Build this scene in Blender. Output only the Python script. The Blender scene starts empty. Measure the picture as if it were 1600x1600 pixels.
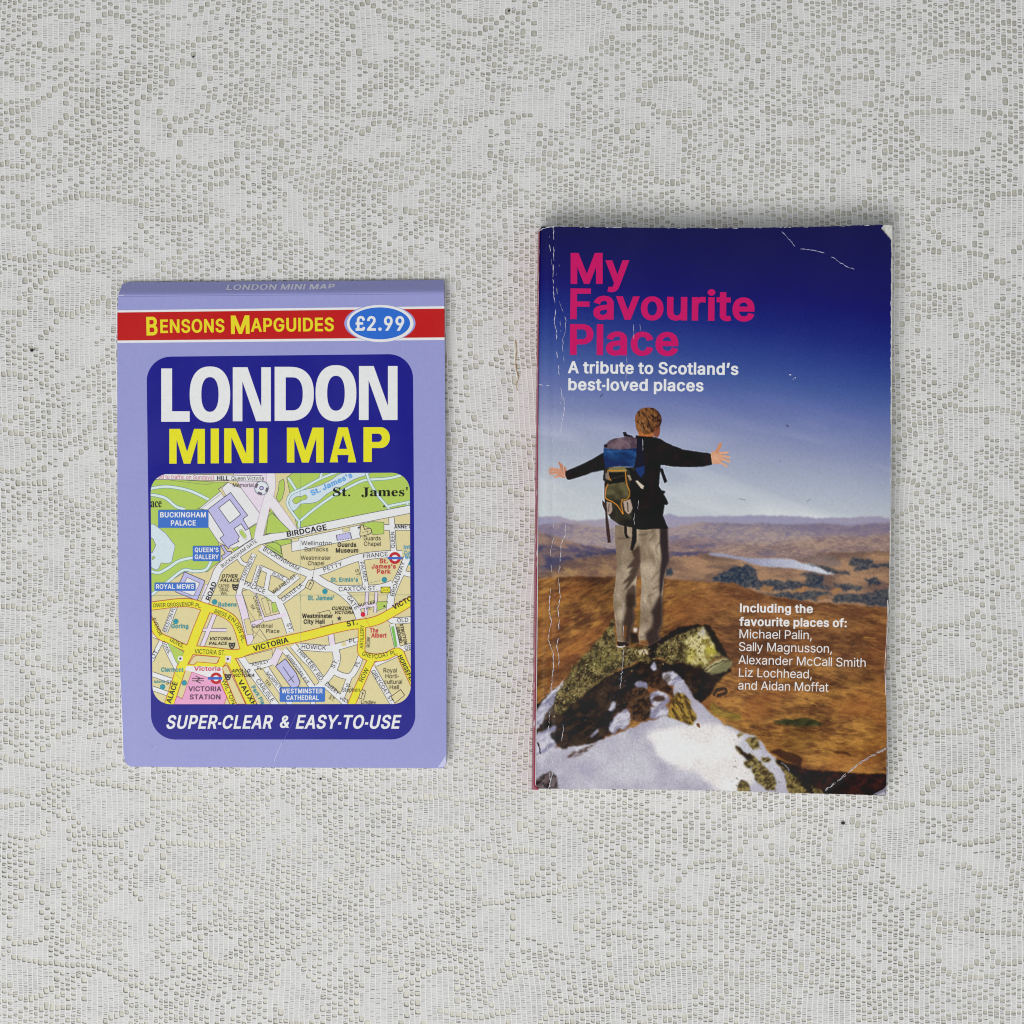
import bpy, math, random
import numpy as np
from mathutils.geometry import tessellate_polygon
from mathutils import Vector

scene = bpy.context.scene
COL = scene.collection

# ------------------------------------------------------------------ camera
D = 0.75                       # lens height above the cloth, metres
FRAME = 0.357                  # width of cloth seen, metres
K = FRAME / 1600.0             # metres of cloth per unit of the survey grid (1600 across the view)
cam_d = bpy.data.cameras.new('camera')
cam_d.sensor_width = 36.0
cam_d.lens = 36.0 * D / FRAME
cam_d.clip_start = 0.05
cam_d.clip_end = 20.0
cam = bpy.data.objects.new('camera', cam_d)
cam.location = (0, 0, D)
COL.objects.link(cam)
scene.camera = cam

# ------------------------------------------------------------------ light
world = bpy.data.worlds.new('World')
scene.world = world
world.use_nodes = True
bg = world.node_tree.nodes['Background']
bg.inputs['Color'].default_value = (0.93, 0.97, 1.0, 1)
bg.inputs['Strength'].default_value = 0.33


def area(name, loc, aim, sx, sy, power, colour):
    l = bpy.data.lights.new(name, 'AREA')
    l.shape = 'RECTANGLE'
    l.size, l.size_y, l.energy, l.color = sx, sy, power, colour
    o = bpy.data.objects.new(name, l)
    o.location = loc
    o.rotation_euler = (Vector(aim) - Vector(loc)).to_track_quat('-Z', 'Y').to_euler()
    COL.objects.link(o)
    return o


# one large soft window high up, behind the photographer's left shoulder
area('window_light', (-0.52, -1.02, 1.70), (0, -0.03, 0), 1.25, 1.1, 26.0, (1.0, 0.985, 0.965))
scene.view_settings.view_transform = 'Standard'
scene.view_settings.look = 'None'
scene.view_settings.exposure = 0.0
scene.view_settings.gamma = 1.0
scene.view_settings.use_curve_mapping = False
scene.cycles.filter_width = 1.1


# ------------------------------------------------------------------ helpers
def lin(c):
    c = np.asarray(c, float) / 255.0
    return np.where(c <= 0.04045, c / 12.92, ((c + 0.055) / 1.055) ** 2.4)


INK_K = 0.765                   # paper white under this light; printed colours are reflectances


def ink(c):
    return np.clip((lin(c) - 0.008) / INK_K, 0.003, 0.95)


def P(px, py, z):
    """survey grid (origin top left, 1600 across) + height -> metres"""
    f = K * (D - z) / D
    return np.stack([(np.asarray(px, float) - 800) * f, (800 - np.asarray(py, float)) * f,
                     np.broadcast_to(np.asarray(z, float), np.shape(px)) + 0 * np.asarray(px, float)], -1)


def mesh_obj(name, verts, faces_flat, counts, mat, parent=None, colours=None, smooth=False, base=None):
    """verts Nx3 world metres; faces given as flat loop array + loop counts"""
    verts = np.asarray(verts, np.float32)
    if base is not None:
        verts = verts - np.asarray(base, np.float32)
    me = bpy.data.meshes.new(name)
    me.vertices.add(len(verts))
    me.vertices.foreach_set('co', verts.ravel())
    counts = np.asarray(counts, np.int32)
    faces_flat = np.asarray(faces_flat, np.int32)
    me.loops.add(len(faces_flat))
    me.loops.foreach_set('vertex_index', faces_flat)
    me.polygons.add(len(counts))
    starts = np.zeros(len(counts), np.int32)
    starts[1:] = np.cumsum(counts)[:-1]
    me.polygons.foreach_set('loop_start', starts)
    if smooth:
        me.polygons.foreach_set('use_smooth', np.ones(len(counts), bool))
    if colours is not None:
        at = me.color_attributes.new('ink', 'FLOAT_COLOR', 'POINT')
        c4 = np.ones((len(verts), 4), np.float32)
        c4[:, :3] = colours
        at.data.foreach_set('color', c4.ravel())
    me.update(calc_edges=True)
    me.validate()
    me.materials.append(mat)
    o = bpy.data.objects.new(name, me)
    COL.objects.link(o)
    if parent is not None:
        o.parent = parent
    return o


def thing(name, label, cat, base):
    o = bpy.data.objects.new(name, None)
    o.empty_display_size = 0.02
    o.location = base
    o['label'] = label
    o['category'] = cat
    COL.objects.link(o)
    return o


def nodes(name):
    m = bpy.data.materials.new(name)
    m.use_nodes = True
    nt = m.node_tree
    return m, nt, nt.nodes['Principled BSDF']


def noise_mix(nt, scale, lo, hi, vector=None, detail=4):
    tc = nt.nodes.new('ShaderNodeTexCoord')
    n = nt.nodes.new('ShaderNodeTexNoise')
    n.inputs['Scale'].default_value = scale
    n.inputs['Detail'].default_value = detail
    nt.links.new(tc.outputs['Object'], n.inputs['Vector'])
    r = nt.nodes.new('ShaderNodeMapRange')
    r.inputs['From Min'].default_value = 0.3
    r.inputs['From Max'].default_value = 0.7
    r.inputs['To Min'].default_value = lo
    r.inputs['To Max'].default_value = hi
    nt.links.new(n.outputs['Fac'], r.inputs['Value'])
    return r.outputs['Result'], n


def print_material(name, rough, mottling, bump, spec=0.5):
    """printed, laminated card: colour from the printed ink, faint mottling, micro relief"""
    m, nt, b = nodes(name)
    a = nt.nodes.new('ShaderNodeAttribute')
    a.attribute_name = 'ink'
    v, n = noise_mix(nt, 900.0, 1 - mottling, 1 + mottling)
    mul = nt.nodes.new('ShaderNodeVectorMath')
    mul.operation = 'SCALE'
    nt.links.new(a.outputs['Color'], mul.inputs[0])
    nt.links.new(v, mul.inputs['Scale'])
    nt.links.new(mul.outputs['Vector'], b.inputs['Base Color'])
    r, _ = noise_mix(nt, 60.0, rough * 0.8, rough * 1.25)
    nt.links.new(r, b.inputs['Roughness'])
    b.inputs['Specular IOR Level'].default_value = spec
    bp = nt.nodes.new('ShaderNodeBump')
    bp.inputs['Strength'].default_value = bump
    bp.inputs['Distance'].default_value = 0.0002
    n2 = nt.nodes.new('ShaderNodeTexNoise')
    n2.inputs['Scale'].default_value = 220.0
    n2.inputs['Detail'].default_value = 3
    tc = nt.nodes.new('ShaderNodeTexCoord')
    nt.links.new(tc.outputs['Object'], n2.inputs['Vector'])
    nt.links.new(n2.outputs['Fac'], bp.inputs['Height'])
    nt.links.new(bp.outputs['Normal'], b.inputs['Normal'])
    return m


def plain_material(name, colour, rough, scale=400.0, vary=0.06, stretch=None, bump=0.0):
    m, nt, b = nodes(name)
    v, n = noise_mix(nt, scale, 1 - vary, 1 + vary)
    if stretch:
        mp = nt.nodes.new('ShaderNodeMapping')
        mp.inputs['Scale'].default_value = stretch
        tc = nt.nodes.new('ShaderNodeTexCoord')
        nt.links.new(tc.outputs['Object'], mp.inputs['Vector'])
        nt.links.new(mp.outputs['Vector'], n.inputs['Vector'])
    mul = nt.nodes.new('ShaderNodeVectorMath')
    mul.operation = 'SCALE'
    mul.inputs[0].default_value = tuple(colour)
    nt.links.new(v, mul.inputs['Scale'])
    nt.links.new(mul.outputs['Vector'], b.inputs['Base Color'])
    b.inputs['Roughness'].default_value = rough
    if bump:
        bp = nt.nodes.new('ShaderNodeBump')
        bp.inputs['Strength'].default_value = bump
        bp.inputs['Distance'].default_value = 0.0004
        nt.links.new(n.outputs['Fac'], bp.inputs['Height'])
        nt.links.new(bp.outputs['Normal'], b.inputs['Normal'])
    return m


# value noise at arbitrary coordinates
_rng = np.random.default_rng(7)
_LAT = _rng.random((256, 256))


def vnoise(x, y):
    xi = np.floor(x).astype(int)
    yi = np.floor(y).astype(int)
    fx = x - xi
    fy = y - yi
    fx = fx * fx * (3 - 2 * fx)
    fy = fy * fy * (3 - 2 * fy)
    a = _LAT[yi & 255, xi & 255]
    b = _LAT[yi & 255, (xi + 1) & 255]
    c = _LAT[(yi + 1) & 255, xi & 255]
    d = _LAT[(yi + 1) & 255, (xi + 1) & 255]
    return (a * (1 - fx) + b * fx) * (1 - fy) + (c * (1 - fx) + d * fx) * fy


def fbm(x, y, cell, octaves=4, gain=0.55, ang=0.0, stretch=1.0, off=0.0):
    ca, sa = math.cos(math.radians(ang)), math.sin(math.radians(ang))
    u = (x * ca + y * sa) / (cell * stretch) + off
    v = (-x * sa + y * ca) / cell + off * 1.7
    s = np.zeros(np.shape(x))
    amp, tot = 1.0, 0.0
    for k in range(octaves):
        s = s + amp * vnoise(u * 2 ** k + 17.3 * k, v * 2 ** k + 5.9 * k)
        tot += amp
        amp *= gain
    return s / tot


def smooth_loop(pts, n=4, closed=True):
    p = np.asarray(pts, float)
    N = len(p)
    out = []
    rng = range(N) if closed else range(N - 1)
    for i in rng:
        if closed:
            a, b, c, d = p[i - 1], p[i], p[(i + 1) % N], p[(i + 2) % N]
        else:
            a, b, c, d = p[max(i - 1, 0)], p[i], p[i + 1], p[min(i + 2, N - 1)]
        for k in range(n):
            t = k / n
            out.append(0.5 * ((2 * b) + (c - a) * t + (2 * a - 5 * b + 4 * c - d) * t * t + (-a + 3 * b - 3 * c + d) * t ** 3))
    if not closed:
        out.append(p[-1])
    return np.array(out)


# ------------------------------------------------------------------ printed vector work
class Sheet:
    """flat printed polygons on a card surface, each laid a hair above the last"""
    STEP = 4.0e-7

    def __init__(self, z0, zfun=None, clip=None):
        self.v, self.f, self.c, self.n, self.z0, self.zfun, self.clip = [], [], [], 0, z0, zfun, clip
        self.count = 0

    def tris(self, pts, tris, colour):
        """pts Nx2 survey coordinates, triangles, colour in picture values"""
        pts = np.asarray(pts, float)
        tris = np.asarray(tris, int)
        if len(tris) == 0:
            return
        self.n += 1
        if self.clip is not None:
            pts, tris = self._clip(pts, tris)
            if len(tris) == 0:
                return
        a, b, c = pts[tris[:, 0]], pts[tris[:, 1]], pts[tris[:, 2]]
        area2 = (b[:, 0] - a[:, 0]) * (c[:, 1] - a[:, 1]) - (b[:, 1] - a[:, 1]) * (c[:, 0] - a[:, 0])
        tris = np.where((area2 > 0)[:, None], tris[:, ::-1], tris)
        z = self.z0 + self.n * self.STEP
        if self.zfun is not None:
            z = z + self.zfun(pts[:, 0], pts[:, 1])
        self.v.append(P(pts[:, 0], pts[:, 1], z))
        self.f.append(tris + self.count)
        self.c.append(np.tile(ink(colour), (len(pts), 1)))
        self.count += len(pts)

    def _clip(self, pts, tris):
        C = self.clip
        N = len(C)
        e = np.roll(C, -1, 0) - C
        side = (e[:, 0][:, None] * (pts[:, 1][None] - C[:, 1][:, None]) - e[:, 1][:, None] * (pts[:, 0][None] - C[:, 0][:, None]))
        inside = (side >= 0).all(0)
        keep, new_p, new_t = [], [], []
        base = len(pts)
        for t in tris:
            if inside[t].all():
                keep.append(t)
                continue
            poly = [tuple(pts[i]) for i in t]
            for i in range(N):
                if not poly:
                    break
                ax, ay = C[i]
                ex, ey = e[i]
                out = []
                for j in range(len(poly)):
                    p, q = poly[j], poly[(j + 1) % len(poly)]
                    sp = ex * (p[1] - ay) - ey * (p[0] - ax)
                    sq = ex * (q[1] - ay) - ey * (q[0] - ax)
                    if sp >= 0:
                        out.append(p)
                    if (sp >= 0) != (sq >= 0):
                        k = sp / (sp - sq)
                        out.append((p[0] + (q[0] - p[0]) * k, p[1] + (q[1] - p[1]) * k))
                poly = out
            if len(poly) >= 3:
                for j in range(1, len(poly) - 1):
                    new_t.append((base, base + j, base + j + 1))
                new_p += poly
                base += len(poly)
        if new_p:
            pts = np.vstack([pts, np.array(new_p)])
        return pts, np.array(keep + [np.array(t) for t in new_t], int).reshape(-1, 3)

    def poly(self, loops, colour):
        if not isinstance(loops[0][0], (list, tuple, np.ndarray)):
            loops = [loops]
        loops = [np.asarray(l, float) for l in loops]
        t = tessellate_polygon([[Vector((p[0], p[1], 0)) for p in l] for l in loops])
        self.tris(np.vstack(loops), t, colour)

    def line(self, pts, w, colour, closed=False, widths=None):
        p = np.asarray(pts, float)
        if closed:
            p = np.vstack([p, p[:1]])
        d = np.diff(p, axis=0)
        L = np.maximum(np.linalg.norm(d, axis=1, keepdims=True), 1e-6)
        d = d / L
        n = np.stack([-d[:, 1], d[:, 0]], 1)
        nn = np.zeros_like(p)
        nn[0], nn[-1] = n[0], n[-1]
        m = n[:-1] + n[1:]
        m /= np.maximum(np.linalg.norm(m, axis=1, keepdims=True), 1e-6)
        k = 1 / np.maximum((m * n[1:]).sum(1, keepdims=True), 0.45)
        nn[1:-1] = m * k
        if closed:
            m0 = n[0] + n[-1]
            m0 /= max(np.linalg.norm(m0), 1e-6)
            nn[0] = nn[-1] = m0 / max(m0 @ n[0], 0.45)
        hw = (w if widths is None else np.asarray(widths)[:, None]) / 2
        a, b = p + nn * hw, p - nn * hw
        N = len(p)
        pts2 = np.vstack([a, b])
        t = []
        for i in range(N - 1):
            t += [(i, i + 1, N + i), (i + 1, N + i + 1, N + i)]
        self.tris(pts2, t, colour)

    def ellipse(self, cx, cy, rx, ry, colour, n=48, hole=None, ang=0.0):
        t = np.linspace(0, 2 * math.pi, n, endpoint=False)
        ca, sa = math.cos(ang), math.sin(ang)
        def ring(a, b):
            x, y = np.cos(t) * a, np.sin(t) * b
            return np.stack([cx + x * ca - y * sa, cy + x * sa + y * ca], 1)
        self.poly([ring(rx, ry)] + ([ring(*hole)] if hole else []), colour)

    def text(self, s, p0, p1, cap, style, colour, shear=0.0, cap_em=None, track=0.0):
        """fit the string between two points of its baseline"""
        pts, tris, _ = layout(s, style, track)
        if len(pts) == 0:
            return
        p0, p1 = np.asarray(p0, float), np.asarray(p1, float)
        x0, x1 = pts[:, 0].min(), pts[:, 0].max()
        ce = cap_em or (466.0 if style == 'S' else 509.0)
        d = p1 - p0
        L = np.linalg.norm(d)
        u = d / L
        up = np.array([u[1], -u[0]])
        sx = L / (x1 - x0)
        sy = cap / ce
        X = (pts[:, 0] - x0) * sx + pts[:, 1] * sy * shear
        Y = pts[:, 1] * sy
        self.tris(p0 + X[:, None] * u + Y[:, None] * up, tris, colour)

    def build(self, name, mat, parent, base):
        v = np.vstack(self.v)
        f = np.vstack(self.f)
        return mesh_obj(name, v, f.ravel(), np.full(len(f), 3), mat, parent, np.vstack(self.c), base=base)

# lettering outlines: style -> {character: (advance, [loops])}; each loop is x, y, x, y ... in 1/1000 em
GLYPHS = {
 'R': {
  'A': (480, [[17,0,85,0,135,142,344,142,395,0,463,0,276,509,201,508], [323,199,155,200,208,355,239,456,285,306]]),
  'B': (456, [[61,0,263,0,303,5,331,12,361,26,387,49,407,80,416,112,418,133,416,167,406,196,391,220,368,243,327,261,315,262,316,267,337,275,359,287,385,316,396,344,398,382,395,408,381,442,372,456,357,472,321,495,301,502,264,508,60,509], [125,58,125,231,258,231,301,221,319,210,336,194,349,171,355,151,356,130,349,105,341,91,331,80,318,71,297,63,263,57], [125,286,125,452,251,452,288,445,302,437,317,424,333,397,336,384,336,360,326,331,311,312,296,300,273,290,249,285]]),
  'C': (510, [[267,-7,326,0,358,11,393,31,412,45,447,88,463,121,473,161,409,161,400,134,391,117,361,83,343,71,299,55,258,53,232,56,191,72,172,85,150,105,130,134,109,190,103,253,108,314,120,354,148,401,163,417,185,434,213,447,243,455,283,455,329,445,363,425,377,411,394,388,409,348,473,349,467,376,452,411,433,440,407,467,379,487,351,501,313,512,283,515,241,515,182,500,159,489,121,462,90,428,59,370,50,342,41,287,40,236,53,157,64,127,88,83,116,51,158,20,204,1,220,-3]]),
  'D': (502, [[61,0,236,0,271,4,304,11,340,25,372,45,400,70,425,102,444,142,460,216,461,284,451,345,434,391,407,432,387,454,340,485,318,495,268,506,228,509,60,509], [125,57,125,451,246,451,274,446,302,437,337,416,358,395,375,370,390,331,399,270,394,194,379,149,365,123,341,97,319,81,296,70,272,63,234,57]]),
  'E': (419, [[61,0,376,0,375,57,125,58,125,229,356,230,355,285,125,285,125,451,372,452,372,509,60,509]]),
  'F': (410, [[61,0,125,0,125,221,346,221,346,278,125,279,125,451,369,452,369,509,60,509]]),
  'G': (520, [[317,-3,357,9,395,30,429,60,453,94,473,148,478,180,478,255,283,255,283,199,414,199,413,173,405,141,394,119,379,99,359,80,332,65,302,55,278,53,242,55,213,62,177,81,148,108,130,134,111,182,104,229,105,290,113,333,130,375,150,404,172,425,213,447,232,453,282,455,301,453,329,444,362,423,388,393,401,368,408,348,473,348,474,352,464,387,448,420,423,451,394,476,362,495,330,507,292,515,225,513,187,503,161,491,122,464,89,428,63,380,48,335,40,272,41,221,49,170,65,124,88,82,136,34,159,19,195,4,238,-5,269,-7]]),
  'H': (517, [[61,0,125,0,125,232,391,232,392,0,456,0,456,509,392,509,391,289,125,289,125,509,60,509]]),
  'I': (148, [[40,0,98,0,98,509,40,509]]),
  'J': (396, [[117,5,139,-2,166,-6,204,-6,234,-1,253,5,287,26,309,49,322,71,330,94,336,127,335,509,272,509,271,129,264,99,252,79,233,62,220,55,196,50,163,52,145,57,121,74,102,108,99,125,98,172,33,172,35,114,39,92,59,50,77,31,96,16]]),
  'K': (467, [[61,0,125,0,125,167,198,245,372,0,448,0,243,289,448,509,364,509,182,312,124,242,125,509,60,509]]),
  'L': (393, [[361,0,361,57,125,58,124,509,60,509,60,0]]),
  'M': (628, [[61,0,122,0,120,435,166,302,286,0,342,0,455,287,506,435,505,0,567,0,567,509,476,508,350,182,315,74,279,183,152,509,60,509]]),
  'N': (523, [[61,0,125,0,125,330,121,429,196,299,387,0,464,0,463,509,399,509,399,135,402,78,352,170,136,509,60,509]]),
  'O': (533, [[267,-7,309,-4,353,9,373,18,412,45,444,81,467,120,483,166,493,236,492,287,483,342,468,384,456,409,430,444,410,465,372,491,328,508,307,513,233,514,189,503,150,484,116,457,88,425,64,381,48,330,40,272,41,221,48,174,64,127,89,82,123,45,160,19,204,1,220,-3], [224,58,193,71,165,90,141,117,119,157,108,194,103,253,104,280,110,322,121,356,142,393,163,416,185,434,216,448,233,453,283,455,312,450,347,435,367,420,393,391,415,350,423,324,429,283,430,240,426,198,417,163,403,133,379,100,346,74,323,63,276,53]]),
  'P': (445, [[61,0,125,0,125,185,244,185,275,188,303,195,331,206,353,221,372,239,395,275,402,295,407,321,408,366,405,390,394,422,380,446,357,471,333,487,297,502,259,508,60,509], [125,243,125,452,249,452,284,445,311,429,330,408,340,384,344,366,345,339,336,300,326,280,300,257,287,251,258,244]]),
  'Q': (533, [[468,-48,403,39,412,45,438,74,460,108,479,153,489,198,493,236,493,272,489,310,479,355,471,378,459,402,438,434,410,465,361,496,324,509,301,514,252,515,217,511,182,500,142,478,116,457,88,425,64,381,51,345,40,272,41,221,51,163,64,127,74,107,98,71,123,45,149,25,185,7,220,-3,267,-7,318,-2,357,11,402,-48], [224,58,193,71,165,90,141,117,119,157,108,194,103,253,104,280,110,322,121,356,142,393,163,416,185,434,216,448,233,453,283,455,312,450,347,435,367,420,393,391,415,350,423,324,429,283,430,240,426,198,414,156,394,119,367,89,313,159,246,159,318,61,276,53]]),
  'R': (449, [[61,0,125,0,125,197,247,198,353,0,427,0,314,209,341,221,362,236,380,255,400,292,406,311,409,337,408,377,405,397,398,417,373,459,342,484,309,499,287,505,260,508,60,509], [125,256,125,452,250,452,287,445,313,430,326,417,337,398,343,380,346,356,345,336,335,301,315,277,289,263,261,256]]),
  'S': (447, [[198,-8,236,-9,277,-5,310,5,341,20,362,35,376,49,398,85,404,100,408,127,407,160,400,187,378,220,363,235,339,251,276,276,203,295,152,316,134,330,120,349,116,364,116,387,120,403,130,420,144,435,183,454,209,458,241,458,260,455,285,447,309,433,324,417,333,400,338,378,401,379,398,402,390,427,372,456,353,475,331,490,302,504,277,511,243,515,211,515,177,511,144,501,111,484,80,455,68,438,57,413,52,383,53,353,59,329,70,308,94,282,120,265,155,248,261,218,301,203,325,186,336,175,342,163,346,147,344,120,335,99,310,73,291,62,262,53,236,49,212,49,167,58,146,68,131,79,116,97,107,118,104,136,38,136,41,113,50,84,65,59,80,41,97,26,127,9,162,-3]]),
  'T': (449, [[193,0,256,0,256,451,417,452,417,509,32,509,32,452,193,451]]),
  'U': (517, [[138,25,171,7,212,-5,274,-8,306,-5,347,7,380,25,399,39,416,56,442,97,455,139,457,163,457,509,393,509,393,170,385,130,367,99,343,75,299,55,275,52,242,52,201,61,186,68,165,83,142,110,129,140,125,163,125,509,60,509,60,160,72,105,87,75,120,38]]),
  'V': (480, [[204,0,278,0,462,509,395,509,267,140,241,55,199,188,85,509,16,509]]),
  'W': (686, [[155,0,231,0,333,382,342,434,365,333,456,0,531,1,669,509,603,508,503,114,494,66,492,65,461,197,380,509,307,509,221,186,193,61,171,167,83,509,17,509]]),
  'X': (474, [[19,0,91,0,213,175,238,217,264,170,382,0,455,0,275,262,446,509,374,509,266,353,238,303,201,367,104,509,29,509,201,260]]),
  'Y': (472, [[204,0,268,0,268,209,455,509,380,508,276,339,237,263,200,332,90,509,16,509,204,209]]),
  'Z': (438, [[43,0,399,0,399,57,115,56,170,130,396,460,396,509,40,509,41,452,323,453,275,388,42,48]]),
  'a': (389, [[121,-5,144,-8,177,-8,203,-4,242,15,259,32,273,52,276,52,277,0,337,0,337,263,328,310,304,346,281,364,249,377,214,384,183,385,126,374,99,361,75,344,57,322,42,295,42,291,100,274,112,295,126,309,156,325,185,331,205,331,233,325,251,315,266,299,274,277,275,247,265,235,246,228,164,218,111,207,91,200,69,188,50,171,43,161,34,140,30,120,31,89,38,63,49,41,67,22,81,12], [95,84,92,95,94,123,100,136,117,151,154,165,245,178,268,185,275,190,276,133,269,105,260,88,234,62,201,48,183,45,159,45,138,49,122,55,111,63]]),
  'b': (424, [[308,13,343,41,362,68,372,88,383,120,390,166,390,212,381,264,370,293,348,329,319,356,304,366,266,381,239,385,208,384,178,376,150,359,138,347,118,319,114,319,113,509,53,509,53,0,111,0,112,59,119,58,138,30,170,5,193,-5,241,-8,266,-5], [219,46,199,48,173,57,154,71,140,87,126,111,113,164,115,229,124,262,133,281,145,298,160,312,179,323,204,329,228,330,253,325,283,309,304,285,316,261,324,233,328,205,328,174,323,141,316,117,306,96,295,80,275,62,240,48]]),
  'c': (396, [[195,-8,220,-8,251,-4,272,3,296,15,322,34,347,64,363,102,305,117,301,105,291,88,273,67,245,52,217,46,184,48,155,59,130,80,117,99,106,123,99,152,96,180,98,217,104,247,114,272,127,292,146,311,162,321,199,330,225,329,249,323,275,307,292,287,303,262,361,277,355,296,343,318,331,334,310,353,269,375,242,382,196,385,144,374,116,360,90,339,72,319,52,284,41,249,34,203,35,160,41,123,51,94,84,43,100,28,141,4,160,-3]]),
  'd': (424, [[134,4,158,-5,208,-8,235,-4,271,15,290,34,307,59,312,59,313,0,371,0,371,509,311,509,310,319,306,320,291,342,268,364,250,375,206,385,176,384,134,373,102,354,76,328,62,308,46,271,40,248,34,205,35,160,44,111,69,59,97,26,109,17], [204,46,184,48,157,57,137,72,124,87,112,107,102,135,97,167,96,197,103,247,113,273,130,298,145,312,164,323,188,329,212,330,247,322,277,300,291,282,301,261,308,236,311,209,311,170,307,139,301,117,281,82,262,64,244,54,225,48]]),
  'e': (404, [[198,-8,254,-5,306,15,325,29,345,50,354,64,365,90,306,105,290,77,276,65,246,50,226,46,198,46,160,56,137,71,114,99,102,126,96,169,371,170,371,220,359,279,338,320,315,345,291,363,260,376,216,385,176,383,140,373,106,354,81,330,64,307,49,275,40,244,34,202,35,160,42,120,51,93,76,52,101,27,116,16,136,6,162,-3], [96,221,107,266,126,296,152,317,174,326,193,330,217,330,255,319,270,308,284,293,297,271,309,226,308,221]]),
  'f': (254, [[81,0,142,0,142,327,228,328,228,379,142,380,142,430,149,453,158,464,183,474,208,474,227,468,243,520,233,525,200,530,170,529,141,522,114,506,100,492,92,480,84,460,80,431,80,380,6,379,7,327,80,327]]),
  'g': (425, [[106,-127,134,-140,167,-148,213,-151,251,-147,286,-138,318,-122,341,-101,356,-81,370,-44,372,-24,372,379,314,379,313,320,307,319,295,338,264,367,245,377,224,383,186,385,160,381,136,374,118,365,81,334,59,301,41,257,34,207,35,163,41,130,60,81,86,47,111,27,142,13,176,5,216,5,246,13,261,20,287,41,306,68,311,68,310,-30,300,-56,286,-73,262,-87,239,-95,194,-97,156,-89,133,-76,101,-41,51,-70,70,-98,88,-115], [195,59,160,67,138,81,117,106,106,129,99,157,96,185,97,214,108,261,119,283,131,299,150,315,166,324,188,329,213,330,238,325,267,310,282,295,301,261,310,231,312,177,310,153,303,129,293,107,282,91,265,75,246,65,224,60]]),
  'h': (410, [[357,0,357,255,352,292,343,316,327,342,311,358,295,369,263,381,238,385,218,385,172,374,141,354,123,331,114,315,113,509,53,509,53,0,113,0,113,235,118,263,126,283,136,298,158,316,169,322,192,328,219,329,245,324,268,310,290,277,296,244,296,0]]),
  'i': (167, [[53,0,114,0,114,379,52,379], [78,443,94,444,110,451,121,463,127,483,126,491,119,506,104,519,91,524,73,523,60,517,49,508,41,489,42,473,50,458,62,448]]),
  'j': (167, [[-9,-143,31,-141,54,-135,79,-120,94,-104,102,-90,110,-68,114,-43,113,379,53,379,52,-44,44,-68,24,-84,-10,-87], [78,443,94,444,110,451,122,465,126,475,126,491,119,506,104,519,91,524,72,523,60,517,46,504,41,490,42,473,50,458,61,448]]),
  'k': (381, [[371,0,201,217,360,379,284,379,120,212,114,212,113,509,53,509,53,0,113,0,113,140,154,177,294,0]]),
  'l': (138, [[40,0,98,0,98,509,40,509]]),
  'm': (610, [[53,0,113,0,113,246,118,272,130,296,149,315,171,326,200,331,225,327,250,314,267,293,273,278,274,0,335,0,335,257,342,283,356,306,374,320,405,330,431,330,462,320,473,313,489,292,495,269,495,0,557,0,557,263,551,305,535,338,513,362,490,375,469,383,444,386,403,383,358,363,324,326,318,311,302,344,278,369,249,383,198,385,178,379,143,357,127,340,113,313,112,379,53,379]]),
  'n': (410, [[53,0,113,0,113,235,118,263,129,288,146,307,169,322,199,329,228,328,251,321,263,314,281,295,293,264,296,244,296,0,357,0,357,255,350,299,338,326,325,344,305,363,278,376,248,384,218,385,187,379,161,368,141,354,123,331,112,312,112,379,53,379]]),
  'o': (415, [[195,-8,237,-6,272,3,299,16,326,37,343,58,361,89,373,121,381,164,381,211,371,264,345,316,317,346,293,364,255,379,218,385,178,383,144,374,116,360,90,339,72,319,52,284,41,249,34,203,35,160,41,123,51,94,84,43,100,28,141,4,160,-3], [198,46,173,51,155,59,142,68,123,89,111,111,103,132,97,166,96,195,99,223,108,258,119,280,132,299,156,318,168,324,191,329,216,330,238,326,271,310,295,283,307,260,315,232,320,192,315,143,307,116,299,99,285,80,266,63,247,53,226,47]]),
  'p': (424, [[53,-143,113,-142,114,59,119,58,149,19,190,-4,217,-8,250,-7,282,0,304,10,329,28,351,51,372,88,383,123,390,166,390,212,381,264,365,302,348,329,319,356,293,372,266,381,239,385,208,384,186,379,168,371,150,359,137,346,118,319,112,319,112,379,53,379], [219,46,199,48,173,57,154,71,140,87,126,111,113,164,115,229,124,262,133,281,145,298,160,312,179,323,204,329,228,330,253,325,283,309,304,285,316,261,324,233,328,205,328,174,323,141,316,117,306,96,295,80,275,62,240,48]]),
  'q': (424, [[371,-143,371,379,313,379,312,320,306,319,291,342,263,367,244,377,206,385,176,384,134,373,97,350,65,312,41,256,34,205,34,172,41,125,51,93,69,59,97,26,112,15,148,-2,184,-8,208,-8,247,1,262,9,277,21,292,38,306,59,310,59,311,-142], [204,46,184,48,157,57,137,72,124,87,112,107,102,135,97,167,96,197,103,247,113,273,130,298,145,312,164,323,188,329,212,330,247,322,277,300,291,282,301,261,308,236,311,209,311,170,307,139,301,117,281,82,262,64,244,54,225,48]]),
  'r': (259, [[53,0,113,0,113,243,120,272,136,298,149,309,179,323,223,325,243,323,243,384,200,385,168,376,149,365,133,351,115,321,112,321,111,379,53,379]]),
  's': (365, [[167,-8,208,-7,237,-2,261,6,289,23,308,41,322,62,330,89,331,118,325,144,314,163,296,181,281,191,239,207,161,225,124,243,112,259,108,280,116,303,137,321,180,333,205,332,233,323,255,303,269,277,324,290,317,310,298,340,284,355,250,375,211,384,176,385,157,383,130,376,104,365,85,353,67,335,55,314,48,293,46,271,50,246,58,226,66,214,99,188,123,177,235,148,251,139,266,117,268,107,266,90,259,76,239,58,212,48,193,45,156,47,127,58,117,65,97,94,93,106,36,95,38,81,47,59,60,40,89,15,104,6,124,-1]]),
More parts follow.
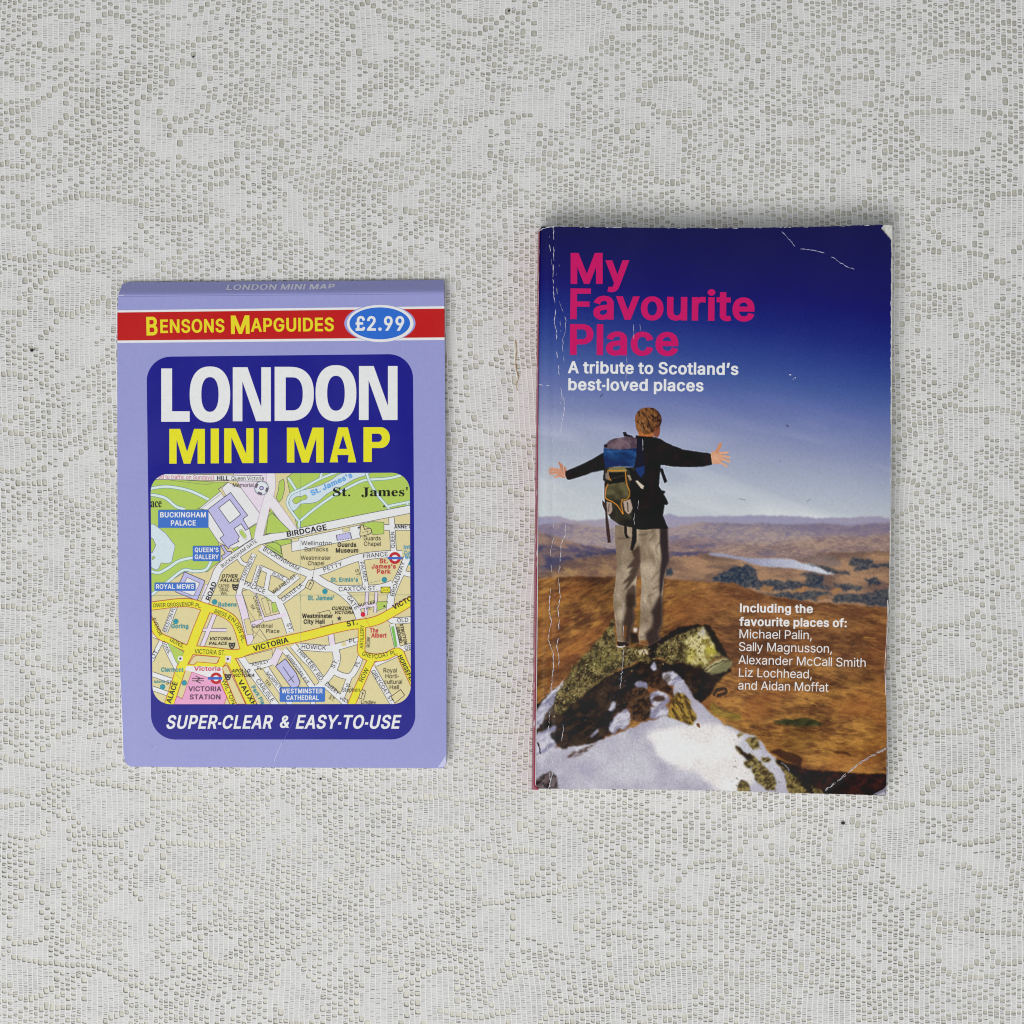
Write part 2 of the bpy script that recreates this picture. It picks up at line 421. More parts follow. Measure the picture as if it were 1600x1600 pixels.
  't': (227, [[211,1,213,4,202,53,161,50,141,56,130,70,126,84,126,327,203,327,204,379,126,379,126,470,65,471,65,380,7,379,6,328,65,327,65,85,68,61,78,38,102,13,139,-2,169,-5,195,-3]]),
  'u': (410, [[114,11,132,3,158,-4,206,-4,235,5,263,21,284,44,298,67,298,0,357,0,357,379,296,379,296,145,293,120,282,93,265,73,238,56,208,50,178,52,156,60,145,67,133,80,122,98,115,120,113,136,113,379,53,379,54,106,65,66,86,33]]),
  'v': (389, [[162,0,227,0,371,379,305,379,209,111,195,58,168,148,85,379,17,379]]),
  'w': (567, [[137,0,198,0,253,190,284,307,317,177,368,0,429,0,544,379,480,379,407,113,397,69,370,184,317,379,252,379,195,175,170,67,144,175,87,379,23,379]]),
  'x': (379, [[21,0,91,0,159,101,189,155,217,106,287,0,357,0,224,191,350,379,281,379,207,263,191,232,163,282,100,379,29,379,154,196,154,193]]),
  'y': (389, [[48,-139,72,-145,114,-144,148,-132,163,-121,189,-90,205,-58,371,379,305,379,207,106,196,60,194,59,168,148,85,379,17,379,163,-1,146,-50,136,-68,125,-79,113,-86,99,-90,61,-86]]),
  'z': (380, [[42,0,339,0,338,56,126,57,133,70,333,330,332,379,48,379,48,323,254,323,254,320,42,46]]),
  '.': (188, [[85,-4,101,-5,125,6,139,25,140,50,138,60,120,80,104,86,80,85,58,68,50,52,50,35,55,19,66,5]]),
  ',': (188, [[38,-119,85,-119,136,71,68,70]]),
  "'": (206, [[78,317,129,318,135,509,70,509]]),
  '-': (210, [[30,165,180,165,180,222,30,222]]),
  ')': (273, [[96,-96,125,-42,150,17,171,88,184,177,183,251,168,349,153,409,120,496,97,539,37,539,68,470,96,383,115,293,122,230,120,160,106,83,81,3,60,-48,37,-95]]),
  '&': (448, [[437,1,367,88,377,100,400,152,406,186,408,224,349,224,348,198,343,172,329,134,220,265,287,320,301,337,315,360,321,376,323,418,321,432,311,455,299,473,288,484,269,497,232,511,191,514,146,505,114,485,101,472,81,439,75,400,84,350,100,321,135,275,74,225,55,202,42,180,35,152,34,122,39,96,52,64,75,36,90,24,119,7,156,-4,196,-7,251,0,296,17,328,42,364,0], [256,61,236,53,211,47,184,46,146,55,128,66,113,81,104,96,98,117,97,138,105,167,117,184,136,204,172,231,291,86,279,75], [182,311,158,341,141,371,137,391,140,420,151,440,170,455,194,461,224,458,246,445,258,428,261,415,260,386,251,368,234,349]]),
  ':': (188, [[85,-4,101,-5,125,6,139,25,140,50,138,60,120,80,104,86,80,85,58,68,50,52,50,35,55,19,66,5], [88,271,107,272,124,280,134,291,141,313,140,326,134,341,125,352,102,362,84,361,67,353,55,339,50,322,50,305,59,289,73,276]]),
 },
 'B': {
  'A': (521, [[5,0,126,0,176,132,346,131,396,0,516,0,321,501,316,508,201,508,4,3], [311,219,208,219,260,360,277,308,312,221]]),
  'B': (498, [[55,0,281,0,340,7,372,16,395,27,424,47,446,73,459,102,464,128,464,162,459,188,449,212,431,235,416,249,387,266,407,280,429,304,437,319,445,350,445,381,441,403,429,432,395,471,353,494,326,502,284,508,55,508], [172,87,171,215,280,215,296,213,311,207,329,195,341,180,350,155,350,135,341,112,323,97,285,87], [172,300,171,421,272,422,300,416,313,407,323,396,330,376,328,342,323,331,312,319,293,306,276,301]]),
  'C': (552, [[309,-6,361,2,420,26,442,40,471,66,500,106,513,136,523,183,407,183,397,149,387,130,366,108,343,94,306,84,278,83,250,88,234,94,208,110,181,139,165,168,154,203,150,233,150,275,161,330,178,365,188,380,225,410,251,421,292,426,323,422,349,412,370,398,383,384,397,360,407,325,523,325,513,372,498,405,480,432,452,460,423,481,385,499,349,509,301,515,247,513,219,508,189,498,155,482,133,468,94,432,69,396,56,370,41,323,35,270,36,219,45,169,68,115,93,78,128,44,148,30,190,10,244,-4]]),
  'D': (544, [[55,0,254,0,294,3,342,13,386,31,424,55,456,88,477,119,489,144,498,171,508,224,509,259,501,329,489,366,463,414,425,454,376,484,328,500,269,508,55,508], [172,87,171,421,267,421,288,418,321,406,355,379,367,364,378,344,389,308,393,280,393,230,386,187,378,166,362,139,342,118,314,101,296,94,265,88]]),
  'E': (460, [[55,0,422,0,422,87,171,88,172,214,403,214,402,300,171,301,171,421,419,422,419,508,55,508]]),
  'F': (452, [[55,0,171,0,172,207,393,207,393,294,171,294,171,421,415,422,415,508,55,508]]),
  'G': (562, [[269,-6,320,-5,368,3,412,20,462,54,477,70,502,106,518,145,525,184,524,272,278,272,278,186,407,186,408,178,404,162,389,132,374,113,347,95,315,85,280,83,253,87,225,99,202,116,182,138,164,172,154,203,150,233,150,275,153,298,162,334,181,370,203,395,229,412,247,420,285,426,324,421,359,404,379,385,399,353,408,326,525,326,514,371,500,404,476,437,452,460,423,480,378,501,339,511,299,515,244,513,197,502,154,482,133,469,95,434,79,414,56,370,41,324,35,270,36,219,45,168,60,129,74,103,102,67,124,47,163,22,211,3]]),
  'H': (558, [[55,0,171,0,172,216,387,216,387,0,504,0,503,508,387,508,386,304,172,304,171,508,55,508]]),
  'I': (200, [[40,0,150,0,150,509,40,509]]),
  'J': (438, [[161,-3,189,-6,224,-6,266,1,291,9,338,38,357,61,372,87,380,112,384,145,383,508,267,508,267,141,260,114,248,96,233,86,216,80,187,82,166,94,154,108,146,130,144,195,28,195,28,140,32,111,41,83,54,61,74,38,104,17,127,7]]),
  'K': (508, [[55,0,171,0,171,168,215,211,376,0,506,2,495,22,294,286,493,485,507,506,370,508,172,308,171,508,55,508]]),
  'L': (435, [[407,0,407,87,171,88,171,508,55,508,55,0]]),
  'M': (670, [[55,0,169,0,170,276,288,0,383,0,498,275,498,0,614,0,613,508,476,508,336,165,334,165,323,199,193,508,55,508]]),
  'N': (565, [[55,0,171,0,172,322,391,0,510,0,510,508,393,508,393,187,173,508,55,508]]),
  'O': (575, [[268,-6,318,-5,370,5,414,23,454,49,492,90,515,130,525,153,533,180,539,223,539,286,530,338,508,393,481,432,462,452,419,483,360,507,330,513,273,515,240,512,189,498,136,470,111,449,91,428,68,393,55,366,41,323,35,270,37,208,49,156,66,117,97,74,144,33,190,10,234,-2], [278,83,250,88,227,97,200,117,181,139,165,168,156,197,150,233,150,275,161,330,174,359,192,384,211,401,231,413,257,423,289,426,322,422,349,411,371,396,393,371,406,349,418,317,425,276,425,232,420,197,409,165,396,141,376,117,357,103,331,90,306,84]]),
  'P': (486, [[55,0,171,0,171,173,280,174,309,177,335,183,377,201,392,211,418,235,434,257,447,286,455,323,454,370,443,408,426,438,400,466,369,485,328,501,279,508,55,508], [172,260,171,421,269,422,292,418,320,400,328,390,336,372,340,350,340,332,336,311,326,291,316,279,294,266,277,261]]),
  'Q': (575, [[527,-43,513,-20,455,50,483,78,509,117,525,153,535,193,540,251,538,298,530,338,515,378,498,409,472,442,443,467,411,487,377,502,340,511,302,515,253,513,219,508,189,498,136,470,111,449,91,428,74,404,49,352,37,300,35,238,40,192,49,156,60,130,86,87,112,58,144,33,190,10,234,-2,268,-6,318,-5,366,4,406,-44], [278,83,250,88,227,97,200,117,181,139,165,168,156,197,150,233,150,275,161,330,174,359,192,384,211,401,231,413,257,423,289,426,322,422,349,411,371,396,393,371,406,349,418,317,425,276,425,232,421,203,414,179,401,150,390,134,349,182,229,180,240,162,303,84]]),
  'R': (491, [[55,0,171,0,172,185,250,184,356,0,484,1,367,205,401,225,416,238,433,259,446,285,454,313,456,335,455,370,450,395,433,432,400,468,351,495,305,506,280,508,55,508], [172,272,171,421,271,422,301,415,317,405,329,392,340,361,338,324,332,305,323,292,305,280,280,273]]),
  'S': (488, [[241,-9,288,-6,328,2,376,21,399,36,423,58,440,83,450,108,456,140,453,174,445,198,424,229,403,247,368,268,301,292,195,322,168,343,163,355,161,372,165,388,175,403,185,412,202,421,219,426,244,429,280,424,296,418,312,408,328,387,335,353,449,353,446,387,439,415,424,440,390,474,343,499,305,510,262,515,195,511,145,497,125,487,81,454,70,439,52,406,47,382,49,340,56,315,72,291,96,269,119,254,149,239,293,198,326,180,336,168,340,156,340,137,332,117,316,100,293,87,266,80,224,80,188,91,173,100,165,108,155,126,149,161,31,161,34,129,43,96,56,72,84,41,116,19,162,2,195,-5]]),
  'T': (490, [[188,0,303,0,303,421,463,422,463,508,26,508,27,422,188,421]]),
  'U': (559, [[252,-7,293,-8,343,-2,381,9,409,22,446,48,466,68,483,93,496,123,504,161,503,508,387,508,386,159,374,128,354,106,326,89,296,82,252,84,221,95,208,103,185,129,174,154,171,168,171,508,55,508,55,167,61,128,70,104,95,66,111,49,154,20,183,7]]),
  'V': (521, [[205,0,320,0,516,508,394,508,262,149,125,508,4,508]]),
  'W': (728, [[155,0,274,0,364,313,455,0,573,0,721,508,602,508,513,185,423,507,305,508,214,187,125,508,6,508]]),
  'X': (516, [[3,2,130,1,258,175,386,0,514,2,492,36,325,262,491,484,503,508,376,507,259,346,141,508,13,507,27,483,193,260,2,4]]),
  'Y': (513, [[199,0,314,0,314,207,501,486,512,508,384,508,257,313,128,508,0,507,199,207]]),
  'Z': (480, [[37,0,446,0,445,87,179,87,208,123,443,443,443,508,35,508,35,422,300,422,36,64]]),
  'a': (431, [[383,0,383,268,381,286,374,309,366,325,353,342,329,363,307,375,266,388,207,393,152,385,127,378,80,352,60,333,47,315,30,280,137,249,150,276,158,286,178,301,205,309,237,307,256,297,263,290,269,274,269,249,254,245,177,237,131,228,100,219,66,201,39,173,29,151,25,128,25,108,31,76,43,53,56,37,72,23,108,4,131,-3,165,-8,207,-7,250,3,271,13,272,0], [158,82,147,90,139,105,139,125,148,140,162,148,182,154,270,167,268,126,259,107,244,92,228,82,203,76,174,77]]),
  'b': (466, [[295,-4,337,11,371,33,390,51,403,68,420,100,429,126,437,175,437,211,431,255,416,295,395,328,368,355,337,374,289,390,257,393,211,390,188,384,161,369,160,508,48,508,47,0,158,0,159,18,187,2,239,-8], [224,79,213,82,197,92,185,104,174,120,161,162,160,217,164,239,178,274,197,294,216,305,249,308,266,305,294,286,306,269,315,249,322,222,323,178,315,138,295,102,285,92,267,81,254,78]]),
  'c': (437, [[217,-8,251,-7,304,4,326,13,356,32,375,49,391,69,404,94,413,123,304,147,294,114,276,92,259,82,238,77,218,77,197,82,180,94,164,111,155,128,146,159,143,179,144,218,151,246,163,271,181,292,196,302,213,307,237,308,264,300,278,291,295,268,305,239,412,265,404,291,390,318,357,353,310,378,279,388,235,393,199,391,167,385,128,370,94,347,64,314,47,285,34,246,29,206,30,162,39,120,52,89,76,55,107,27,138,10,170,-1]]),
  'd': (466, [[205,-8,251,-5,281,3,306,17,308,0,419,0,418,508,306,508,305,369,280,383,225,393,196,392,162,386,127,373,96,353,73,331,50,294,37,259,31,234,29,179,31,152,47,97,67,63,81,46,120,16,155,1], [208,79,197,82,182,91,160,117,146,159,143,179,143,207,151,248,159,267,170,284,196,303,211,307,233,308,253,304,279,285,291,268,303,235,307,188,304,160,298,134,287,112,277,99,251,81,238,78]]),
  'e': (445, [[245,-8,278,-4,316,6,364,32,395,64,407,85,416,112,309,137,295,106,279,89,264,81,251,78,220,77,191,86,173,98,161,111,148,139,145,158,417,158,417,225,412,258,398,297,377,330,350,354,317,374,279,387,234,393,190,390,148,379,124,368,89,343,62,311,47,285,34,245,29,205,30,162,39,119,56,82,79,52,107,27,145,7,183,-4], [146,241,153,263,169,285,190,300,214,308,242,307,257,303,278,287,294,263,300,240]]),
  'f': (295, [[77,0,189,0,189,305,275,306,275,387,189,388,189,420,194,434,207,442,226,442,266,431,269,434,293,511,271,520,239,527,217,529,183,527,159,522,132,511,102,489,90,475,82,460,76,436,76,388,1,387,1,306,76,305]]),
  'g': (467, [[205,-140,250,-140,288,-135,322,-126,347,-115,374,-97,395,-74,407,-55,419,-12,418,388,309,388,308,368,276,384,246,391,196,392,159,385,125,372,93,350,65,320,47,289,31,235,29,209,30,165,37,131,47,103,60,80,77,59,100,39,121,26,158,12,214,4,267,10,283,15,306,27,306,-3,298,-27,287,-40,257,-55,213,-57,197,-55,163,-35,132,6,40,-42,65,-80,86,-100,109,-115,155,-133], [214,89,199,92,169,112,151,144,143,183,143,210,147,235,155,259,174,288,196,303,211,307,234,308,255,303,279,286,294,264,306,225,307,179,300,145,291,125,281,111,269,100,255,93,237,89]]),
  'h': (452, [[404,0,404,252,400,284,391,313,378,336,354,360,327,377,299,387,255,393,221,391,188,384,160,371,159,508,47,508,47,0,160,0,160,235,164,259,177,284,196,300,216,306,241,307,257,303,273,291,283,276,290,254,291,0]]),
  'i': (208, [[48,0,161,0,160,388,48,387], [110,413,140,421,155,431,170,449,174,467,170,487,150,510,127,520,97,523,71,516,57,508,41,490,36,473,36,462,40,449,53,432,64,423,86,415]]),
  'j': (208, [[-15,-133,54,-132,81,-126,120,-106,145,-78,155,-54,161,-26,160,388,48,387,48,-18,44,-35,34,-46,25,-48,-15,-48], [98,413,122,415,142,422,162,437,170,450,172,459,171,482,166,494,158,503,136,517,111,523,85,521,67,514,49,501,40,488,36,476,37,454,42,443,56,429,82,416]]),
  'k': (422, [[430,2,431,4,252,218,402,360,420,384,385,388,292,388,161,263,159,508,47,508,47,0,160,0,160,142,171,152,300,0]]),
  'l': (190, [[40,0,150,0,150,508,40,508]]),
  'm': (651, [[48,0,160,0,161,257,165,271,182,295,199,305,216,309,242,305,264,285,269,268,269,0,382,0,383,264,391,284,404,298,415,305,435,309,460,305,478,295,486,283,490,270,491,0,604,0,604,267,601,289,593,315,583,335,561,360,539,375,518,384,489,392,459,395,431,393,406,388,383,379,353,362,341,351,325,367,305,380,287,388,241,395,200,390,159,373,158,388,47,387]]),
  'n': (451, [[48,0,160,0,160,235,169,272,184,291,201,302,221,307,257,303,269,295,282,279,289,261,291,240,291,0,404,0,404,252,400,284,390,315,369,347,353,361,334,373,287,390,255,393,207,389,188,384,159,370,158,388,47,387]]),
  'o': (457, [[239,-8,266,-5,304,4,354,31,367,42,392,70,411,102,423,138,428,175,427,224,416,269,402,301,379,331,352,356,335,367,310,378,275,389,234,393,174,387,128,370,88,342,64,314,44,279,34,246,29,206,30,162,39,120,52,89,76,55,107,27,138,10,170,-1,191,-5], [218,77,197,82,185,89,172,101,161,116,151,139,143,179,143,206,151,246,159,264,173,285,200,304,220,308,237,308,257,304,272,296,285,284,297,268,307,243,312,221,314,173,303,130,293,111,274,91,259,82,238,77]]),
  'p': (466, [[48,-133,160,-133,161,17,171,10,207,-4,239,-8,272,-7,321,4,343,14,371,33,390,51,403,68,417,94,431,131,437,175,437,211,429,260,420,286,398,325,368,355,337,374,289,390,257,393,211,390,182,381,159,368,158,388,47,387], [224,79,213,82,197,92,185,104,174,120,161,162,160,217,164,239,178,274,197,294,216,305,249,308,266,305,294,286,306,269,315,249,322,222,323,178,315,138,295,102,285,92,267,81,254,78]]),
  'q': (466, [[418,-133,419,387,308,388,306,368,288,379,267,387,225,393,172,389,144,380,104,359,73,331,50,294,37,259,31,234,29,179,31,152,47,97,67,63,92,36,133,9,155,1,205,-8,251,-5,291,7,305,16,306,-133], [208,79,197,82,182,91,160,117,146,159,143,179,143,207,151,248,159,267,170,284,196,303,211,307,233,308,253,304,279,285,291,268,303,235,307,188,304,160,298,134,287,112,277,99,251,81,238,78]]),
  'r': (301, [[48,0,160,0,160,243,164,263,178,286,196,298,216,304,243,304,290,297,289,391,213,392,183,385,159,374,158,388,47,387]]),
  's': (407, [[191,-8,228,-7,258,-3,285,5,316,19,345,40,361,59,373,82,378,106,377,136,369,160,356,179,332,200,304,215,274,225,179,247,164,255,159,261,155,276,156,285,163,295,180,306,200,311,224,310,243,302,259,284,271,255,375,276,368,301,356,325,344,341,323,360,301,373,274,384,217,393,186,392,149,386,115,374,88,359,65,338,48,311,42,286,42,258,47,237,55,221,69,203,104,179,130,168,229,145,246,139,256,132,262,121,260,100,251,89,229,79,215,76,180,78,155,91,144,106,134,137,27,117,34,88,43,66,59,44,80,26,99,14,128,2,153,-4]]),
  't': (269, [[260,7,262,11,244,87,199,80,183,80,178,83,174,91,173,305,251,306,251,387,173,388,172,474,61,474,60,388,1,387,1,306,60,305,60,87,65,65,72,50,84,34,111,13,141,2,172,-4,207,-4]]),
  'u': (452, [[184,-4,228,-4,264,5,284,13,292,19,293,0,404,0,404,388,291,387,291,155,289,134,281,114,266,96,247,85,229,80,213,80,200,83,182,93,169,109,160,145,160,387,47,387,47,134,59,78,81,43,90,33,130,8]]),
  'v': (431, [[164,0,268,1,425,388,305,387,215,156,126,387,4,387]]),
  'w': (609, [[137,0,242,1,304,206,368,0,471,0,597,388,479,387,418,182,358,388,251,387,191,184,189,185,183,213,130,387,12,387]]),
  'x': (420, [[6,2,129,0,210,115,292,0,416,2,401,26,274,196,397,365,409,386,287,388,212,281,137,388,13,386,31,356,147,200,147,197,22,30]]),
  'y': (431, [[60,-129,93,-135,128,-135,154,-131,177,-123,201,-109,218,-94,231,-78,252,-38,425,388,305,387,215,156,126,387,4,387,156,16,138,-32,131,-41,120,-49,107,-50,64,-43,61,-45,40,-122]]),
  'z': (422, [[37,0,385,0,385,86,187,87,379,320,378,388,43,387,43,301,233,300,36,64]]),
  '.': (229, [[134,-3,152,3,175,21,182,30,187,44,186,72,181,83,156,105,139,112,96,113,66,99,53,85,44,61,47,38,58,19,80,3,95,-2]]),
  ',': (229, [[30,-111,126,-111,189,100,65,100]]),
  "'": (248, [[73,296,175,297,182,508,65,508]]),
  '-': (210, [[30,150,180,150,180,240,30,240]]),
  ':': (229, [[134,-3,152,3,175,21,182,30,187,44,186,72,181,83,156,105,139,112,96,113,66,99,53,85,44,61,47,38,58,19,80,3,95,-2], [123,253,147,258,158,263,174,276,181,285,187,301,187,324,182,337,162,359,142,368,123,372,97,370,81,365,58,348,51,338,44,318,47,295,60,274,81,260,93,255]]),
  '&': (489, [[495,2,494,8,480,27,417,97,417,100,428,114,448,161,454,201,454,243,344,243,344,212,339,186,273,263,332,308,352,332,362,352,370,380,370,409,366,426,356,449,333,476,305,495,268,508,249,512,200,513,170,508,133,493,115,482,90,456,79,435,71,405,71,372,81,336,93,315,125,276,65,229,48,207,38,189,30,162,29,132,33,107,43,80,63,52,76,39,94,26,127,9,174,-4,235,-6,263,-3,310,10,346,27,371,0], [230,78,204,77,169,89,160,97,147,117,144,128,144,151,147,160,160,180,187,204,281,99,253,84], [209,335,198,348,189,364,184,381,186,407,195,421,212,429,229,430,244,424,253,413,257,398,256,383,251,371,227,347]]),
  '£': (466, [[32,0,342,1,365,5,388,13,408,27,422,46,430,66,434,87,434,133,326,133,325,91,323,86,186,87,197,106,200,125,198,213,358,214,357,295,196,295,194,297,193,370,199,393,208,408,226,422,244,428,267,429,290,422,303,412,317,390,323,374,327,349,437,364,432,393,424,418,411,443,380,476,359,491,313,509,283,514,248,515,217,512,180,502,135,476,114,455,98,432,85,401,80,371,82,296,31,295,31,214,85,213,88,145,86,111,78,94,67,87,31,86]]),
  '0': (495, [[231,-6,274,-5,312,2,348,18,365,29,388,49,414,83,432,123,445,171,452,228,451,299,444,343,427,398,406,437,380,467,344,493,304,508,260,515,211,513,174,503,133,482,103,454,79,421,59,376,48,328,42,273,44,213,50,166,62,123,84,78,105,50,143,20,162,10,208,-4], [243,80,226,83,208,93,187,116,175,138,163,175,158,207,157,287,166,344,176,374,188,395,204,413,216,422,232,428,252,429,269,426,288,415,304,399,318,375,329,346,338,291,339,242,331,173,325,151,310,119,296,100,277,86,264,81]]),
  '1': (495, [[72,0,437,0,437,84,323,85,322,508,207,508,80,421,80,351,91,325,124,339,208,395,208,85,72,85]]),
  '2': (495, [[59,0,437,0,436,86,219,87,324,189,375,244,410,294,419,314,426,339,427,382,423,402,414,426,393,456,372,476,348,491,316,505,289,512,257,515,222,514,194,510,165,502,117,475,87,443,74,421,62,384,60,338,173,338,175,376,187,403,196,413,226,428,259,429,277,423,297,410,309,394,313,383,314,349,309,331,301,316,275,282,58,66]]),
  '3': (495, [[181,-1,219,-6,258,-6,308,2,334,10,359,22,390,44,405,58,427,91,437,123,440,162,432,200,418,229,394,257,366,277,336,292,313,299,288,303,419,442,418,508,65,508,65,422,265,421,151,301,151,231,249,230,277,223,297,212,306,203,318,184,325,155,321,127,317,117,307,105,287,90,253,80,219,81,191,90,171,105,159,124,153,157,37,156,40,125,46,100,58,76,74,55,92,38,120,20,145,9]]),
  '4': (495, [[278,0,389,0,390,98,460,99,460,185,390,186,389,330,278,330,277,186,167,186,368,506,362,508,249,508,34,168,35,98,277,98]]),
  '5': (495, [[223,-6,277,-4,319,6,337,13,371,33,402,64,423,98,436,142,438,184,429,229,411,263,387,294,352,320,306,339,272,345,230,345,186,336,195,421,412,422,412,508,92,508,61,239,160,228,184,246,206,255,232,259,257,257,279,249,296,236,310,218,321,190,322,153,318,136,309,117,289,95,270,85,253,80,222,82,207,87,191,98,179,111,172,123,167,155,53,155,56,123,65,91,77,70,95,48,111,34,142,15,174,2]]),
  '6': (495, [[229,-6,281,-4,310,2,342,14,371,32,396,55,415,82,427,107,435,141,434,196,419,240,397,272,369,296,329,316,274,327,250,327,364,481,379,508,255,507,108,304,83,262,66,220,58,178,59,143,67,109,84,74,108,45,126,30,174,5], [229,80,212,87,188,109,179,125,174,141,172,180,176,196,184,213,208,238,239,248,256,248,279,241,296,229,309,214,317,199,321,185,322,151,318,133,310,116,293,95,265,80]]),
  '7': (495, [[205,1,437,432,437,508,57,508,57,422,309,421,82,1]]),
  '8': (495, [[227,-6,278,-5,340,8,392,36,414,56,431,79,443,106,448,143,443,180,427,215,401,246,371,266,405,298,418,320,425,338,429,360,429,384,418,424,392,461,357,488,310,508,260,515,203,512,184,508,136,488,115,473,98,457,82,436,73,417,66,392,65,363,69,339,77,318,90,297,106,280,124,267,94,246,70,220,53,186,46,153,48,123,57,91,66,74,91,45,117,26,150,10,192,-2], [222,81,203,86,186,96,176,105,165,126,162,154,171,182,199,209,237,220,256,220,287,212,314,193,322,183,329,168,331,137,329,125,322,111,312,100,290,86,268,80], [241,304,218,309,196,323,188,333,182,347,179,371,188,402,204,418,223,427,256,429,278,424,301,408,312,388,314,360,305,333,293,319,265,305]]),
  '9': (495, [[115,2,238,0,386,205,417,258,430,294,436,336,434,373,424,406,406,440,381,468,348,491,311,507,270,514,235,515,204,512,170,502,140,488,118,473,92,447,74,418,63,390,58,357,58,334,62,305,71,277,93,241,121,216,160,195,216,182,245,181,130,28], [236,261,208,272,195,283,184,297,174,324,172,359,176,376,192,404,202,415,228,428,258,429,278,423,296,411,308,398,321,366,322,331,317,309,301,284,277,266,258,261]]),
  '’': (218, [[44,297,141,297,202,508,79,508,43,302]]),
 },
 'S': {
  'S': (390, [[43,-11,61,-11,67,4,78,12,90,12,144,-5,166,-9,208,-10,243,-5,265,1,294,15,313,28,328,43,340,60,357,101,358,161,348,192,339,209,317,234,290,254,160,318,133,340,122,360,119,375,120,392,124,405,132,419,143,430,160,439,177,444,203,445,234,436,263,419,291,389,305,367,317,340,322,320,339,319,339,466,321,466,316,452,311,447,291,445,213,465,177,466,150,463,105,444,79,420,60,390,51,357,50,315,59,280,78,251,96,233,124,212,151,196,229,158,253,143,267,128,274,115,278,99,278,79,274,60,266,46,253,32,223,17,180,15,155,21,123,39,106,56,93,74,79,101,62,158,43,158]]),
  't': (228, [[109,-9,142,-8,162,-3,183,10,201,28,212,44,222,66,206,75,200,62,189,48,170,40,155,44,150,49,145,68,145,279,207,279,207,310,145,310,144,424,129,424,112,398,62,340,20,300,21,279,48,279,48,60,52,37,60,18,71,5,86,-4]]),
  'J': (330, [[42,-49,64,-59,91,-65,127,-65,158,-60,183,-52,203,-41,232,-10,242,10,254,59,255,373,258,404,262,418,274,430,290,435,313,438,313,455,79,455,80,438,110,435,131,425,138,419,147,392,148,7,142,-19,130,-35,114,-40,89,-38,80,-32,77,-17,89,8,93,24,92,39,87,53,68,70,57,74,38,75,20,68,8,58,-1,43,-3,30,-2,9,3,-9,14,-26,27,-39]]),
  'a': (344, [[313,12,329,28,321,41,308,35,300,35,294,42,293,221,285,261,273,282,257,297,241,306,221,313,192,317,145,318,103,311,77,300,49,279,40,266,33,243,38,211,49,199,64,192,85,191,108,200,120,215,123,236,117,252,104,275,107,283,114,290,124,294,157,295,171,293,189,280,195,270,199,241,199,190,147,175,79,145,57,132,37,113,26,93,20,71,23,40,28,27,37,14,59,-2,92,-9,119,-7,149,1,185,22,200,35,209,8,222,-4,239,-9,263,-10,294,-1], [139,35,125,49,119,66,118,93,125,119,133,132,148,147,172,161,199,169,199,63,182,45,165,36]]),
  'm': (554, [[18,0,177,0,177,16,164,18,150,30,146,47,146,235,156,250,177,266,191,271,208,271,218,267,229,249,231,239,232,48,228,31,222,23,214,18,199,16,199,0,356,0,356,16,349,16,336,21,328,30,324,45,324,238,345,260,369,271,386,271,396,267,403,260,409,237,410,50,404,27,392,18,377,16,377,0,536,0,536,16,524,17,515,21,509,27,504,40,504,224,501,249,490,280,472,302,459,310,436,317,407,318,385,314,363,304,347,292,320,261,308,289,290,305,273,314,250,318,227,318,209,315,172,294,147,265,146,310,19,310,20,294,32,293,46,283,52,268,53,50,50,34,41,22,26,16,18,16]]),
  'e': (301, [[143,-10,184,-7,201,-3,240,19,275,57,285,72,270,85,250,63,232,50,214,44,189,43,170,47,157,54,142,68,130,87,120,120,117,165,283,166,281,203,277,227,270,246,257,270,238,291,222,303,199,313,170,318,137,317,113,311,92,301,70,285,42,250,33,231,24,203,19,170,19,142,28,92,35,72,61,30,89,7,114,-5], [116,192,118,238,123,263,129,278,140,290,153,296,170,296,180,293,191,281,198,263,201,236,201,192]]),
  's': (288, [[36,-9,51,-9,61,5,72,9,82,8,114,-5,134,-9,162,-10,198,-2,215,7,235,25,244,38,253,60,257,102,255,122,244,149,229,165,211,179,122,226,111,237,105,254,107,274,119,288,136,295,165,295,186,285,206,268,222,240,229,222,243,222,243,319,231,319,222,307,202,306,149,319,132,319,94,311,75,300,59,285,50,272,40,249,37,220,39,199,51,173,66,156,91,138,157,105,176,92,189,74,192,64,192,51,183,30,159,16,135,15,118,18,94,32,74,54,62,76,52,105,36,105]]),
  'c': (293, [[120,-5,144,-10,167,-10,187,-7,214,1,254,26,285,60,271,72,251,54,233,44,211,38,182,41,164,49,147,63,133,82,121,110,112,169,114,227,125,267,131,278,151,294,169,297,184,295,193,288,198,275,196,247,199,230,206,216,215,208,227,205,250,205,263,212,274,226,278,241,277,257,267,281,243,304,213,315,186,319,149,317,119,309,97,298,77,284,50,254,33,223,20,173,19,137,24,105,33,77,50,46,81,15,96,5]]),
  '.': (180, [[77,-8,98,-9,114,-3,124,6,130,20,132,40,124,67,119,72,102,80,81,81,60,71,51,58,48,45,48,28,55,8,62,0]]),
  "'": (151, [[58,306,93,306,95,308,107,479,44,479,56,310]]),
 },
}


_glyph_cache = {}


def within(p, loop):
    r = False
    for i in range(len(loop)):
        (ax, ay), (bx, by) = loop[i - 1], loop[i]
        if (ay > p[1]) != (by > p[1]) and p[0] < (bx - ax) * (p[1] - ay) / (by - ay) + ax:
            r = not r
    return r


